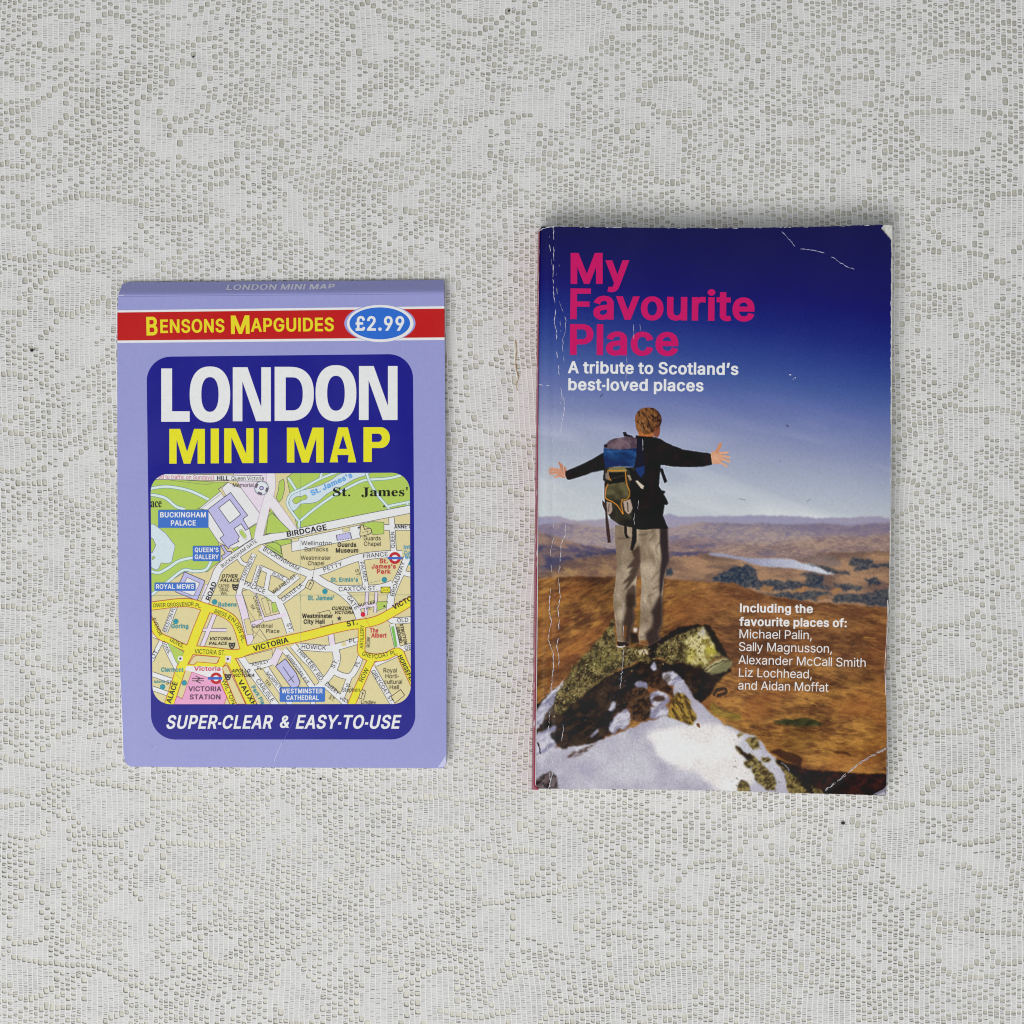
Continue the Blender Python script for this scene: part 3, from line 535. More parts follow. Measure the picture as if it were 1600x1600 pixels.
def glyph(ch, style):
    k = (ch, style)
    if k not in _glyph_cache:
        src = GLYPHS[style].get(ch)
        if src is None:
            src = GLYPHS['B' if style != 'B' else 'R'].get(ch, (300, []))
        adv, data = src
        loops = [list(zip(part[0::2], part[1::2])) for part in data]
        if loops:
            pts = np.array([p for l in loops for p in l], float)
            start = np.cumsum([0] + [len(l) for l in loops])
            inside = [[j for j in range(len(loops)) if j != i and within(loops[i][0], loops[j])] for i in range(len(loops))]
            t = []
            for i in range(len(loops)):
                if inside[i]:
                    continue
                group = [i] + [j for j in range(len(loops)) if i in inside[j]]
                ids = [start[g] + k for g in group for k in range(len(loops[g]))]
                for tri in tessellate_polygon([[Vector((x, y, 0)) for x, y in loops[g]] for g in group]):
                    t.append([ids[k] for k in tri])
        else:
            t, pts = [], np.zeros((0, 2))
        _glyph_cache[k] = (adv, pts, np.array(t, int).reshape(-1, 3))
    return _glyph_cache[k]


def layout(s, style, track=0.0):
    x, P_, T_, n = 0.0, [], [], 0
    for ch in s:
        if ch == ' ':
            x += 190
            continue
        adv, p, t = glyph(ch, style)
        if len(p):
            P_.append(p + [x, 0])
            T_.append(t + n)
            n += len(p)
        x += adv + track
    if not P_:
        return np.zeros((0, 2)), np.zeros((0, 3), int), x
    return np.vstack(P_), np.vstack(T_), x


# ------------------------------------------------------------------ table and lace cloth
mat_table = plain_material('glossy_table_cover', (0.685, 0.668, 0.59), 0.32, 330.0, 0.16, bump=0.9)
mat_table.node_tree.nodes['Principled BSDF'].inputs['Specular IOR Level'].default_value = 0.22
mat_thread = plain_material('white_warp_cord', (0.92, 0.912, 0.89), 0.62, 90.0, 0.03)
mat_weft = plain_material('white_weft_thread', (0.775, 0.767, 0.763), 0.68, 120.0, 0.05)
for m_ in (mat_thread, mat_weft):
    m_.node_tree.nodes['Principled BSDF'].inputs['Sheen Weight'].default_value = 0.12
TABLE_Z = -0.00064
tb = [(-0.6, -0.6, TABLE_Z), (0.6, -0.6, TABLE_Z), (0.6, 0.6, TABLE_Z), (-0.6, 0.6, TABLE_Z),
      (-0.6, -0.6, -0.03), (0.6, -0.6, -0.03), (0.6, 0.6, -0.03), (-0.6, 0.6, -0.03)]
table = mesh_obj('table_top', tb, [0, 1, 2, 3, 7, 6, 5, 4, 0, 4, 5, 1, 1, 5, 6, 2, 2, 6, 7, 3, 3, 7, 4, 0], [4] * 6, mat_table)
table['kind'] = 'structure'

# petals and leaves of the lace: centre, half sizes, tilt (survey grid)
PETALS = [
    (90, 50, 30, 20, -20), (72, 172, 27, 38, 20), (18, 236, 24, 20, 0), (14, 136, 20, 15, 0), (290, 145, 22, 36, 8),
    (322, 232, 38, 24, 0), (238, 202, 22, 38, -25), (140, 348, 76, 38, -8), (18, 385, 36, 16, 0), (176, 42, 20, 14, 0),
    (580, 52, 22, 40, -10), (752, 10, 34, 18, 0), (735, 160, 34, 26, -30), (735, 236, 27, 38, 8), (596, 218, 27, 22, 0),
    (893, 34, 62, 46, 0), (1048, 150, 38, 24, 5), (1042, 243, 27, 40, 0), (988, 170, 18, 36, 15), (820, 215, 24, 30, -20),
    (1335, 145, 22, 22, 0), (1468, 125, 40, 24, -25), (1546, 148, 22, 30, 25), (1480, 205, 55, 28, 8), (1328, 300, 26, 28, 10),
    (1487, 350, 28, 26, 0), (1492, 418, 42, 26, 0), (1537, 469, 22, 34, 20), (1492, 570, 22, 42, 25), (1504, 671, 36, 36, -10),
    (1404, 474, 18, 24, 0), (1575, 345, 34, 42, 10), (1483, 950, 42, 24, -18), (1576, 956, 24, 30, -20), (1490, 1031, 44, 28, 0),
    (1576, 1156, 32, 50, 20), (1499, 1187, 44, 36, 0), (1411, 776, 22, 22, 0), (762, 532, 30, 26, -30), (762, 622, 28, 46, -20),
    (802, 732, 24, 32, 0), (760, 790, 44, 32, 0), (769, 857, 36, 28, -10), (755, 1012, 40, 32, -20), (755, 1087, 32, 30, -15),
    (115, 452, 40, 32, 0), (58, 492, 22, 34, 12), (18, 462, 26, 24, 0), (15, 617, 22, 30, 0), (20, 705, 30, 28, 0),
    (125, 745, 22, 36, 20), (90, 895, 14, 30, 0), (20, 975, 28, 24, 0), (90, 1007, 30, 32, 0), (20, 1065, 32, 34, 20),
    (125, 1175, 48, 28, 0), (37, 1220, 36, 18, 0), (30, 1282, 40, 22, 0), (82, 1337, 22, 46, 15), (172, 1262, 58, 36, 0),
    (45, 1437, 25, 34, 15), (238, 1365, 18, 40, 8), (305, 1350, 42, 30, 0), (47, 1527, 36, 26, 15), (165, 1556, 36, 34, 0),
    (680, 1272, 40, 24, 0), (775, 1374, 28, 30, 0), (776, 1462, 26, 46, 0), (465, 1552, 28, 46, -20), (597, 1557, 34, 46, 0),
    (682, 1560, 26, 40, 10), (892, 1324, 22, 42, -20), (820, 1350, 24, 20, 0), (1182, 1342, 24, 32, 10), (1078, 1388, 40, 26, -12),
    (975, 1502, 22, 36, -12), (1046, 1540, 46, 32, 0), (815, 1562, 40, 38, 0), (1212, 1312, 24, 30, 15), (1320, 1318, 25, 34, 0),
    (1405, 1306, 36, 46, 0), (1507, 1230, 50, 22, -12), (1540, 1282, 22, 42, 28), (1492, 1405, 32, 48, 35), (1497, 1482, 30, 34, 0),
    (318, 95, 16, 30, 10), (1180, 60, 20, 32, 30), (1250, 205, 20, 14, 0), (640, 300, 16, 26, 0), (1580, 1480, 28, 20, 0),
]
# chains of open eyelets that edge scrolls and stems (survey grid)
CHAINS = [
    [(0, 195), (62, 265)], [(0, 278), (55, 278)], [(108, 140), (146, 140)], [(228, 342), (305, 342)], [(104, 130), (60, 160), (22, 175)],
    [(558, 180), (592, 178)], [(578, 250), (592, 290), (630, 292), (680, 248)], [(600, 25), (640, 40)], [(708, 50), (750, 50), (790, 20)],
    [(970, 45), (1050, 45), (1150, 72), (1165, 100)], [(858, 222), (858, 258), (898, 258)], [(1290, 110), (1310, 82), (1360, 80)],
    [(1305, 190), (1335, 192), (1365, 155)], [(1450, 95), (1490, 80), (1545, 90)], [(1382, 205), (1382, 245)],
    [(1455, 315), (1490, 312)], [(1432, 480), (1434, 520)], [(1525, 535), (1527, 580), (1500, 620)], [(1395, 690), (1440, 655)],
    [(1500, 640), (1570, 640), (1600, 655)], [(1400, 805), (1430, 790), (1452, 755)], [(1445, 925), (1500, 905), (1535, 908)],
    [(1535, 945), (1530, 1010)], [(1400, 960), (1438, 985), (1436, 1060)], [(1460, 1145), (1505, 1145)], [(1555, 1130), (1545, 1200)],
    [(680, 560), (690, 650)], [(775, 695), (777, 745)], [(790, 545), (805, 500)], [(720, 758), (790, 755)], [(715, 660), (700, 720)],
    [(790, 830), (812, 850)], [(735, 970), (820, 965)], [(790, 1040), (810, 1115)], [(760, 1142), (812, 1142)], [(722, 820), (728, 870)],
    [(90, 425), (60, 445), (30, 470)], [(40, 590), (35, 650)], [(18, 675), (90, 680), (110, 670)], [(45, 690), (70, 740)], [(30, 755), (70, 755)],
    [(170, 700), (172, 750), (140, 790)], [(30, 950), (65, 950)], [(20, 1030), (72, 1095)], [(5, 1110), (75, 1115)], [(140, 1150), (182, 1140)],
    [(0, 1185), (50, 1195)], [(125, 975), (152, 978)], [(242, 1248), (300, 1248), (330, 1265)], [(115, 1290), (120, 1330), (95, 1360)],
    [(150, 1318), (190, 1320)], [(68, 1410), (72, 1465)], [(20, 1495), (75, 1505), (150, 1508)], [(65, 1575), (105, 1575)],
    [(265, 1318), (355, 1320)], [(315, 1465), (320, 1495), (380, 1512)], [(195, 1530), (202, 1570)], [(640, 1250), (695, 1244), (712, 1256)],
    [(730, 1280), (732, 1300)], [(665, 1340), (715, 1385), (740, 1388)], [(440, 1480), (495, 1540)], [(755, 1412), (790, 1408)],
    [(625, 1545), (680, 1515), (705, 1515)], [(690, 1580), (740, 1590), (800, 1578)], [(800, 1330), (835, 1330)], [(812, 1400), (860, 1395), (905, 1380)],
    [(930, 1365), (930, 1330)], [(940, 1360), (975, 1320)], [(1045, 1390), (1080, 1352), (1120, 1345)], [(1160, 1330), (1162, 1390)],
    [(1005, 1530), (1045, 1508), (1075, 1508)], [(855, 1550), (862, 1590)], [(880, 1582), (945, 1575)], [(1015, 1575), (1060, 1572)],
    [(1060, 1440), (1105, 1440), (1130, 1400)], [(1255, 1240), (1295, 1210)], [(1200, 1290), (1240, 1270)], [(1485, 1280), (1520, 1280)],
    [(1330, 1375), (1360, 1340)], [(1512, 1320), (1560, 1310)], [(1275, 1420), (1330, 1420)], [(1530, 1365), (1530, 1400)],
    [(1470, 1455), (1460, 1410)], [(1500, 1450), (1535, 1455), (1600, 1460)], [(1385, 1530), (1410, 1500)], [(1500, 1530), (1550, 1525)],
]


def build_lace():
    rng = np.random.default_rng(31)
    PC, PR, CY = 8.3, 2.75, 4                # pitch of warp cords and of weft threads, threads per net cell
    lo, hi = -360.0, 1960.0
    nc, nr = int((hi - lo) / PC), int((hi - lo) / PR)
    c = np.arange(nc)
    r = np.arange(nr)
    petals = list(PETALS)
    for _ in range(130):                     # the pattern runs on past the area looked at closely
        x, y = rng.uniform(lo, hi, 2)
        if -30 < x < 1630 and -30 < y < 1630:
            continue
        petals.append((x, y, rng.uniform(20, 42), rng.uniform(20, 42), rng.uniform(-30, 30)))
    # slow wander of the weave
    CX, RY = np.meshgrid(lo + c * PC, lo + r * PR, indexing='ij')
    wx = (fbm(CX, RY, 420, 2, off=3) - .5) * 26 + (fbm(CX, RY, 80, 2, off=9) - .5) * 7
    wy = (fbm(CX, RY, 380, 2, off=6) - .5) * 26 + (fbm(CX, RY, 60, 2, off=12) - .5) * 7 + (vnoise(CX / PC, RY / 40.0) - .5) * 2.4
    X0, Y0 = CX + wx, RY + wy                # cord positions
    cxm = X0 + PC / 2                        # middle of each column of openings
    hole = np.zeros((nc, nr), bool)
    thin = np.zeros((nc, nr), bool)
    # open net, staggered from column to column
    nq = nr // CY + 1
    gappy = fbm(np.repeat(c[:, None] * 1.0, nq, 1), np.repeat(np.arange(nq)[None] * 1.3, nc, 0), 9, 3, off=71)
    drop = rng.random((nc, nq)) < np.clip(.17 + (gappy - .5) * .7, .04, .5)
    for ci in range(nc):
        ph = 2 * (ci % 2)
        for q in range(nq):
            if drop[ci, q]:
                continue
            j = q * CY + ph + (rng.integers(-1, 2) if rng.random() < .55 else 0)
            n = 2 if rng.random() < .86 else 3
            hole[ci, max(j, 0):max(j + n, 0)] = True
    # closely worked bands
    band = fbm(cxm, Y0, 120, 3, off=21)
    fine = fbm(cxm, Y0, 46, 2, off=27)
    hole &= ~((band > .74) | (fine > .80) | (np.abs(band - .44) < .012) | (np.abs(fine - .36) < .010))
    dense = np.zeros((nc, nr), bool)
    eyel = []
    for (px, py, rx, ry, a) in petals:
        ca, sa = math.cos(math.radians(a)), math.sin(math.radians(a))
        dx, dy = cxm - px, Y0 - py
        u, v = dx * ca + dy * sa, -dx * sa + dy * ca
        ph = np.arctan2(v / ry, u / rx)
        wob = 1 + .10 * np.sin(3 * ph + px) + .05 * np.sin(5 * ph + py)
        d = np.hypot(u / rx, v / ry) / wob
        rr = min(rx, ry)
        ins = d < 1
        dense |= d < 1 + 9.0 / rr
        thin |= d < 0.95
        ring_r = 1 + 6.0 / rr
        ok = (np.sin(ph * 1.0 + px * .7) > -0.85)
        # eyelets where the outline crosses each column
        sign = d < ring_r
        for ci in np.where(sign.any(1))[0]:
            k = np.where(sign[ci])[0]
            top, bot = k[0], k[-1]
            for j in (top, bot):
                if ok[ci, j] and rng.random() < .97:
                    eyel.append((ci, j))
        cols = np.where(sign.any(1))[0]
        if len(cols):
            for ci, sd in ((cols[0], -1), (cols[-1], 1)):
                k = np.where(sign[ci])[0]
                for j in range(k[0] + 5, k[-1] - 3, 6):
                    if ok[ci, j] and rng.random() < .9:
                        eyel.append((ci, j))
    hole &= ~dense
    for ch in CHAINS:
        p = smooth_loop(ch, 16, closed=False)
        seen = {}
        for x, y in p:
            i0 = int(np.clip((x - lo) / PC, 0, nc - 1))
            j0 = int(np.clip((y - lo) / PR, 0, nr - 1))
            ci = int(np.argmin(np.abs(cxm[:, j0] - x)))
            j = int(np.argmin(np.abs(Y0[ci] - y)))
            if all(abs(j - q) >= 6 for q in seen.get(ci, [])):
                seen.setdefault(ci, []).append(j)
                eyel.append((ci, j))
    big = np.zeros((nc, nr))
    for ci, j in eyel:
        n = rng.choice([3, 3, 3, 4])
        a = max(j - n // 2, 2)
        if hole[ci, max(a - 4, 0):a].all() or hole[ci, a + n:a + n + 4].all():
            pass
        hole[ci, a - 2:a + n + 2] = False
        hole[ci, a:a + n] = True
        big[ci, a:a + n] = 1
    # cords are pushed aside by the openings
    push = hole * (0.75 + 0.75 * big)
    ker = np.array([.12, .2, .36, .2, .12])
    ps = sum(np.roll(push, k - 2, 1) * ker[k] for k in range(5))
    X = X0.copy()
    X -= 1.0 * ps
    X[1:] += 1.0 * ps[:-1]
    X += (rng.random(X.shape) - .5) * .25
    # how thick the weave lies
    zc = -0.00024 + (fbm(CX, RY, 70, 3, off=40) - .5) * 0.00046
    # --- cords: four-sided threads running down the cloth
    R = 1.0 * K
    cross = np.array([(-1, 0), (0, 1), (1, 0), (0, -1)])
    prof = np.array([(-1.0, -.05), (-.45, .8), (.45, .8), (1.0, -.05)])
    wcord = 1.0 + .35 * (fbm(X0, Y0, 9, 2, off=51) - .5)
    base = P(X, Y0, zc)
    V = base[:, :, None, :] + np.zeros((1, 1, 4, 1))
    V[..., 0] += (prof[:, 0] * R)[None, None] * wcord[..., None]
    V[..., 2] += (prof[:, 1] * R * .8)[None, None]
    idx = np.arange(nc * nr * 4).reshape(nc, nr, 4)
    q = np.stack([idx[:, :-1, :-1], idx[:, 1:, :-1], idx[:, 1:, 1:], idx[:, :-1, 1:]], -1).reshape(-1, 4)
    verts = [V.reshape(-1, 3)]
    faces = [q]
    off = nc * nr * 4
    # --- weft threads from cord to cord, left out where the lace is open
    keep = ~hole[:-1]
    ci, ri = np.where(keep)
    x0, x1 = X[ci, ri], X[ci + 1, ri]
    y0 = Y0[ci, ri] + (rng.random(len(ci)) - .5) * .7
    y1 = Y0[ci + 1, ri] + (rng.random(len(ci)) - .5) * .7
    # threads beside an opening are dragged away from it
    up = hole[ci, np.clip(ri - 1, 0, nr - 1)]
    dn = hole[ci, np.clip(ri + 1, 0, nr - 1)]
    pull = rng.random(len(ci)) * .9 - .35
    y0 = y0 - pull * up + pull * dn
    y1 = y1 - pull * up + pull * dn
    t_ = thin[ci, ri]
    hw = np.where(t_, 1.33, 1.42) * (1 + .18 * (rng.random(len(ci)) - .5))
    hw = np.where(t_ & (rng.random(len(ci)) < .14), hw * .84, hw)
    z0 = zc[ci, ri] - .00008 + (rng.random(len(ci)) - .5) * .00005
    z1 = zc[ci + 1, ri] - .00008 + (rng.random(len(ci)) - .5) * .00005
    # the edge facing an opening curves in at its two ends, so the openings read as rounded
    eu, ed = up * 1.0, dn * 1.0
    rows = []
    for (s, lift, ea) in ((-1, -.10, -eu), (0, .62, 0 * eu), (1, -.10, ed)):
        for (x, y, z, q) in ((x0, y0, z0, 1.0), ((x0 + x1) / 2, (y0 + y1) / 2, (z0 + z1) / 2, -.20), (x1, y1, z1, 1.0)):
            rows.append(P(x, y + s * hw + ea * q, z + lift * K))
    W = np.stack(rows, 1)
    n = len(ci)
    b = off + np.arange(n)[:, None] * 9
    verts.append(W.reshape(-1, 3))
    faces += [b + np.array([[0, 3, 4, 1]]), b + np.array([[1, 4, 5, 2]]), b + np.array([[3, 6, 7, 4]]), b + np.array([[4, 7, 8, 5]])]
    # --- stray threads slung across some of the openings
    hc, hr = np.where(hole[:-1] & (rng.random(hole[:-1].shape) < np.where(big[:-1] > 0, .08, .40)))
    k = len(hc)
    xa = X[hc, hr] + rng.random(k) * 2.0
    xb = X[hc + 1, hr] - rng.random(k) * 2.0
    ya, yb = Y0[hc, hr] + (rng.random(k) - .5) * 5, Y0[hc, hr] + (rng.random(k) - .5) * 5
    w = .38 + .45 * rng.random(k)
    zz = zc[hc, hr] - .00014
    S_ = np.stack([P(xa, ya - w, zz), P(xb, yb - w, zz), P(xa, ya, zz + .6 * K), P(xb, yb, zz + .6 * K), P(xa, ya + w, zz), P(xb, yb + w, zz)], 1)
    b = off + n * 9 + np.arange(k)[:, None] * 6
    verts.append(S_.reshape(-1, 3))
    faces += [b + np.array([[0, 2, 3, 1]]), b + np.array([[2, 4, 5, 3]])]
    v = np.vstack(verts)
    f = np.vstack(faces)
    # all faces upward
    o = mesh_obj('lace_tablecloth', v, f.ravel(), np.full(len(f), 4), mat_thread)
    o.data.materials.append(mat_weft)
    mi = np.ones(len(f), np.int32)
    mi[:len(faces[0])] = 0
    o.data.polygons.foreach_set('material_index', mi)
    o['label'] = 'white floral lace tablecloth with openwork net and petal pattern spread under both booklets'
    o['category'] = 'tablecloth'
    return o


build_lace()

# ------------------------------------------------------------------ small things on the cloth
mat_speck = plain_material('dark_grit', (0.02, 0.02, 0.025), 0.6, 2000.0, 0.2)


def crumb(px, py, r, label):
    rng = np.random.default_rng(int(px))
    v, f, cnt = [], [], []
    n, m = 9, 5
    for i in range(m + 1):
        th = math.pi * i / m
        for k in range(n):
            a = 2 * math.pi * k / n
            q = r * K * (1 + .3 * (rng.random() - .5))
            v.append((q * 1.25 * math.sin(th) * math.cos(a), q * math.sin(th) * math.sin(a), q * .8 * math.cos(th)))
    for i in range(m):
        for k in range(n):
            a, b = i * n + k, i * n + (k + 1) % n
            f += [a, a + n, b + n, b]
            cnt.append(4)
    o = mesh_obj('crumb', v, f, cnt, mat_speck, smooth=True)
    c = P(np.array(px), np.array(py), 0.0)
    o.location = (c[0], c[1], r * K * .45)
    o['label'] = label
    o['category'] = 'crumb'
    o['group'] = 'dark crumbs on the lace'


crumb(50, 547.5, 2.6, 'largest black crumb on the lace left of the map booklet')
crumb(1317, 1286, 2.6, 'black crumb on the lace below the bottom right corner of the paperback')
crumb(302, 89, 1.5, 'tiny dark crumb on the lace near the upper left corner of the cloth')
crumb(501, 1217, 1.5, 'tiny dark crumb on the lace just below the map booklet')
crumb(795, 17, 1.6, 'tiny dark crumb at the upper edge of the cloth')


def ochre_thread():
    pts = smooth_loop([(805, 532), (807, 548), (805.5, 562), (806.5, 578), (810, 590), (807, 600), (808, 610)], 6, closed=False)
    n = len(pts)
    v, f, cnt = [], [], []
    for i, (x, y) in enumerate(pts):
        c = P(np.array(x), np.array(y), 0.0001)
        w = K * (.75 + .35 * math.sin(i * .9))
        for k in range(5):
            a = 2 * math.pi * k / 5
            v.append((c[0] + w * math.cos(a), c[1], c[2] + w * .6 * math.sin(a)))
    for i in range(n - 1):
        for k in range(5):
            a, b = i * 5 + k, i * 5 + (k + 1) % 5
            f += [a, b, b + 5, a + 5]
            cnt.append(4)
    o = mesh_obj('loose_thread', v, f, cnt, plain_material('ochre_thread', (0.55, 0.40, 0.17), 0.8), smooth=True)
    o['label'] = 'short ochre thread lying on the lace between map booklet and paperback'
    o['category'] = 'thread'


ochre_thread()

# ------------------------------------------------------------------ map booklet
mat_map = print_material('laminated_map_card', 0.34, 0.03, 0.06, 0.38)
mat_page = plain_material('paper_page_edges', (0.78, 0.77, 0.74), 0.8, 900.0, 0.10, stretch=(1, 1, 14))
MAP_Z = 0.0052
mb = P(np.array(440.0), np.array(820.0), 0.0)
map_thing = thing('map_booklet', 'lilac folded street map booklet with navy title panel, left of the thicker paperback', 'map',
                  (float(mb[0]), float(mb[1]), 0.0))
MB = (float(mb[0]), float(mb[1]), 0.0)
LILAC = (148, 150, 202)


def T(tile, pts):
    ox, oy, s = {'A': (220, 720, 7.2727), 'B': (430, 720, 7.2727), 'C': (220, 920, 7.2727), 'D': (430, 920, 7.2727),
                 't1': (170, 420, 5.7143), 't2': (430, 420, 5.7143), 't7': (170, 1080, 5.926), 't8': (430, 1080, 5.7143),
                 'P': (840, 620, 5.0), 'R': (820, 930, 5.0), 'F': (1110, 930, 4.85), 'L': (1110, 640, 5.3333),
                 'u1': (820, 340, 5.3333), 'u2': (1110, 340, 5.3333), 'H': (930, 630, 6.954), 'S': (0, 0, 1.0)}[tile]
    p = np.asarray(pts, float)
    return p / s + np.array([ox, oy])


def quad_map(tl, tr, br, bl):
    tl, tr, br, bl = [np.array(q, float) for q in (tl, tr, br, bl)]

    def f(u, v):
        u = np.asarray(u, float)[..., None]
        v = np.asarray(v, float)[..., None]
        return (tl * (1 - u) + tr * u) * (1 - v) + (bl * (1 - u) + br * u) * v
    return f


def rounded(f, ru, rv, n=10):
    """rounded rectangle in unit coordinates, clockwise on the page"""
    pts = []
    for (cx, cy, a0) in ((1 - ru, rv, -90), (1 - ru, 1 - rv, 0), (ru, 1 - rv, 90), (ru, rv, 180)):
        for k in range(n + 1):
            a = math.radians(a0 + 90 * k / n)
            pts.append(f(cx + ru * math.cos(a), cy + rv * math.sin(a)))
    return np.array(pts)


# outline of the front cover below its top fold
MAP_L = [(184.6, 461.5), (183.2, 490), (183.2, 640), (183.6, 800), (185.5, 960), (188, 1060), (190.5, 1130), (192, 1176),
         (193.5, 1186), (197, 1193.5), (204, 1197.8)]
MAP_B = [(300, 1198.6), (440, 1199.2), (600, 1199.8), (688, 1200.2), (694, 1199), (697, 1194)]
MAP_R = [(697.6, 1180), (697.4, 1000), (696.5, 800), (695.4, 620), (694.6, 520), (694.3, 457.4)]
outline = np.array(MAP_L + MAP_B + MAP_R)


def map_relief(x, y):
    """the cover sinks a little towards its worn lower left edge"""
    x = np.asarray(x, float)
    y = np.asarray(y, float)
    ll = np.clip((y - 900) / 280, 0, 1) * np.clip(1 - (x - 184) / 38, 0, 1) ** 2
    return -0.0010 * ll


def card(sheet_z, loop, thick, colour, edge, name, mat, parent, base, zfun=None, extra=None):
    """a card with a printed face of many small quads, and a cut edge"""
    loop = np.asarray(loop, float)
    n = len(loop)
    rel = (lambda x, y: 0 * x) if zfun is None else zfun
    cen = loop.mean(0)
    rings = [1.0, .985, .95, .88, .75, .55, .3]
    V, C, F, cnt = [], [], [], []
    pts = []
    for s in rings:
        pts.append(cen + (loop - cen) * s)
    pts = np.vstack(pts + [cen[None]])
    z = sheet_z + rel(pts[:, 0], pts[:, 1])
    V.append(P(pts[:, 0], pts[:, 1], z))
    C.append(np.tile(ink(colour), (len(pts), 1)))
    for k in range(len(rings) - 1):
        for i in range(n):
            j = (i + 1) % n
            F += [k * n + i, k * n + j, (k + 1) * n + j, (k + 1) * n + i]
            cnt.append(4)
    last = len(rings) - 1
    for i in range(n):
        j = (i + 1) % n
        F += [last * n + i, last * n + j, len(pts) - 1]
        cnt.append(3)
    # cut edge
    m = len(pts)
    e_top = P(loop[:, 0], loop[:, 1], sheet_z + rel(loop[:, 0], loop[:, 1]))
    e_bot = e_top.copy()
    e_bot[:, 2] -= thick
    V += [e_top, e_bot]
    C.append(np.tile(ink(edge), (2 * n, 1)))
    for i in range(n):
        j = (i + 1) % n
        F += [m + i, m + n + i, m + n + j, m + j]
        cnt.append(4)
    if extra is not None:
        m = sum(len(q) for q in V)
        f = np.vstack(extra.f) + m
        V += extra.v
        C += extra.c
        F = list(F) + f.ravel().tolist()
        cnt = list(cnt) + [3] * len(f)
    return mesh_obj(name, np.vstack(V), F, cnt, mat, parent, np.vstack(C), base=base)


def dense_loop(loop, step=14.0):
    out = []
    loop = np.asarray(loop, float)
    for i in range(len(loop)):
        a, b = loop[i], loop[(i + 1) % len(loop)]
        n = max(1, int(np.linalg.norm(b - a) / step))
        for k in range(n):
            out.append(a + (b - a) * k / n)
    return np.array(out)


dl = dense_loop(outline)
# marks on the cover itself: crease along the fold, scuffs, worn corner
marks = Sheet(MAP_Z + 0.000004, map_relief)
marks.line([(184.8, 463.5), (300, 462.3), (500, 460.6), (694.3, 459.2)], .8, (118, 120, 170))
marks.line([(184.9, 461.6), (194, 461.2)], 1.0, (200, 202, 230))
marks.line(T('t7', [(1600, 480), (1560, 570), (1530, 650)]), .5, (205, 205, 228))
marks.poly(T('t8', [(1520, 575), (1526, 640), (1515, 672), (1450, 683), (1480, 640)]), (192, 192, 226))
marks.line([(188.2, 1062), (190.7, 1130), (192.3, 1176), (195, 1186)], 1.2, (232, 232, 240), widths=[.3, 1.5, 1.1, .4])
marks.poly(T('t7', [(395, 510), (408, 508), (404, 520), (394, 518)]), (120, 118, 160))
marks.line(T('t7', [(430, 498), (455, 488)]), .35, (128, 126, 168))
rs = np.random.default_rng(4)
for k in range(26):
    x, y = rs.uniform(215, 600), rs.uniform(1160, 1195)
    marks.line([(x, y), (x + rs.normal(0, 1.0), y + rs.uniform(3, 12))], .22, (160, 162, 214))
front = card(MAP_Z, dl, 0.00035, LILAC, (235, 235, 240), 'front_cover', mat_map, map_thing, MB, zfun=map_relief, extra=marks)
inner = outline.mean(0) + (dl - outline.mean(0)) * 0.994
card(MAP_Z - 0.0006, inner, 0.0041, (225, 222, 215), (225, 222, 215), 'folded_sheet', mat_page, map_thing, MB, zfun=lambda x, y: 0.5 * map_relief(x, y))
back_loop = outline.mean(0) + (dl - outline.mean(0)) * 1.0
card(0.0005, back_loop, 0.0004, LILAC, (225, 225, 235), 'back_cover', mat_map, map_thing, MB)


def build_map_spine():
    """folded top edge of the cover: slopes down away from the front, rounded at its left end"""
    rows = []
    nu = 40
    for v, z in ((0.0, MAP_Z), (0.07, MAP_Z - .00005), (.2, MAP_Z - .00035), (.5, MAP_Z - .0019), (.8, MAP_Z - .0033), (1.0, MAP_Z - .0042)):
        row = []
        for k in range(nu + 1):
            u = k / nu
            fold = np.array([184.6 + u * 509.7, 461.5 - u * 4.1])
            top = np.array([191.5 + u * 502.2, 441.2 - u * 3.6])
            left_pull = 1.0
            p = fold + (top - fold) * v
            if u == 0:
                p = p + np.array([0, 0])
            # rounded outer corner
            r = max(0, 1 - (p[0] - 184) / 16.0)
            p = p + np.array([0, 7.5 * r * r * v * v])
            row.append(P(p[0], p[1], z))
        rows.append(row)
    G = np.array(rows)
    nv = len(rows)
    idx = np.arange(nv * (nu + 1)).reshape(nv, nu + 1)
    q = np.stack([idx[:-1, :-1], idx[:-1, 1:], idx[1:, 1:], idx[1:, :-1]], -1).reshape(-1, 4)
    v = G.reshape(-1, 3)
    c = np.tile(ink((138, 140, 192)), (len(v), 1))
    # lettering follows the slope
    s = Sheet(0, zfun=lambda x, y: MAP_Z - .0042 * np.clip((459 - y) / 18.5, 0, 1) + .00045)
    a, b = np.array([353.4, 453.2]), np.array([521.9, 451.9])
    s.text('LONDON MINI MAP', a, b, 8.6, 'B', (196, 197, 212), shear=.28)
    sv, sf, sc = np.vstack(s.v), np.vstack(s.f), np.vstack(s.c)
    flat = np.concatenate([q.ravel(), sf.ravel() + len(v)])
    cnt = np.concatenate([np.full(len(q), 4), np.full(len(sf), 3)])
    return mesh_obj('spine', np.vstack([v, sv]), flat, cnt, mat_map, map_thing, np.vstack([c, sc]), base=MB)


build_map_spine()

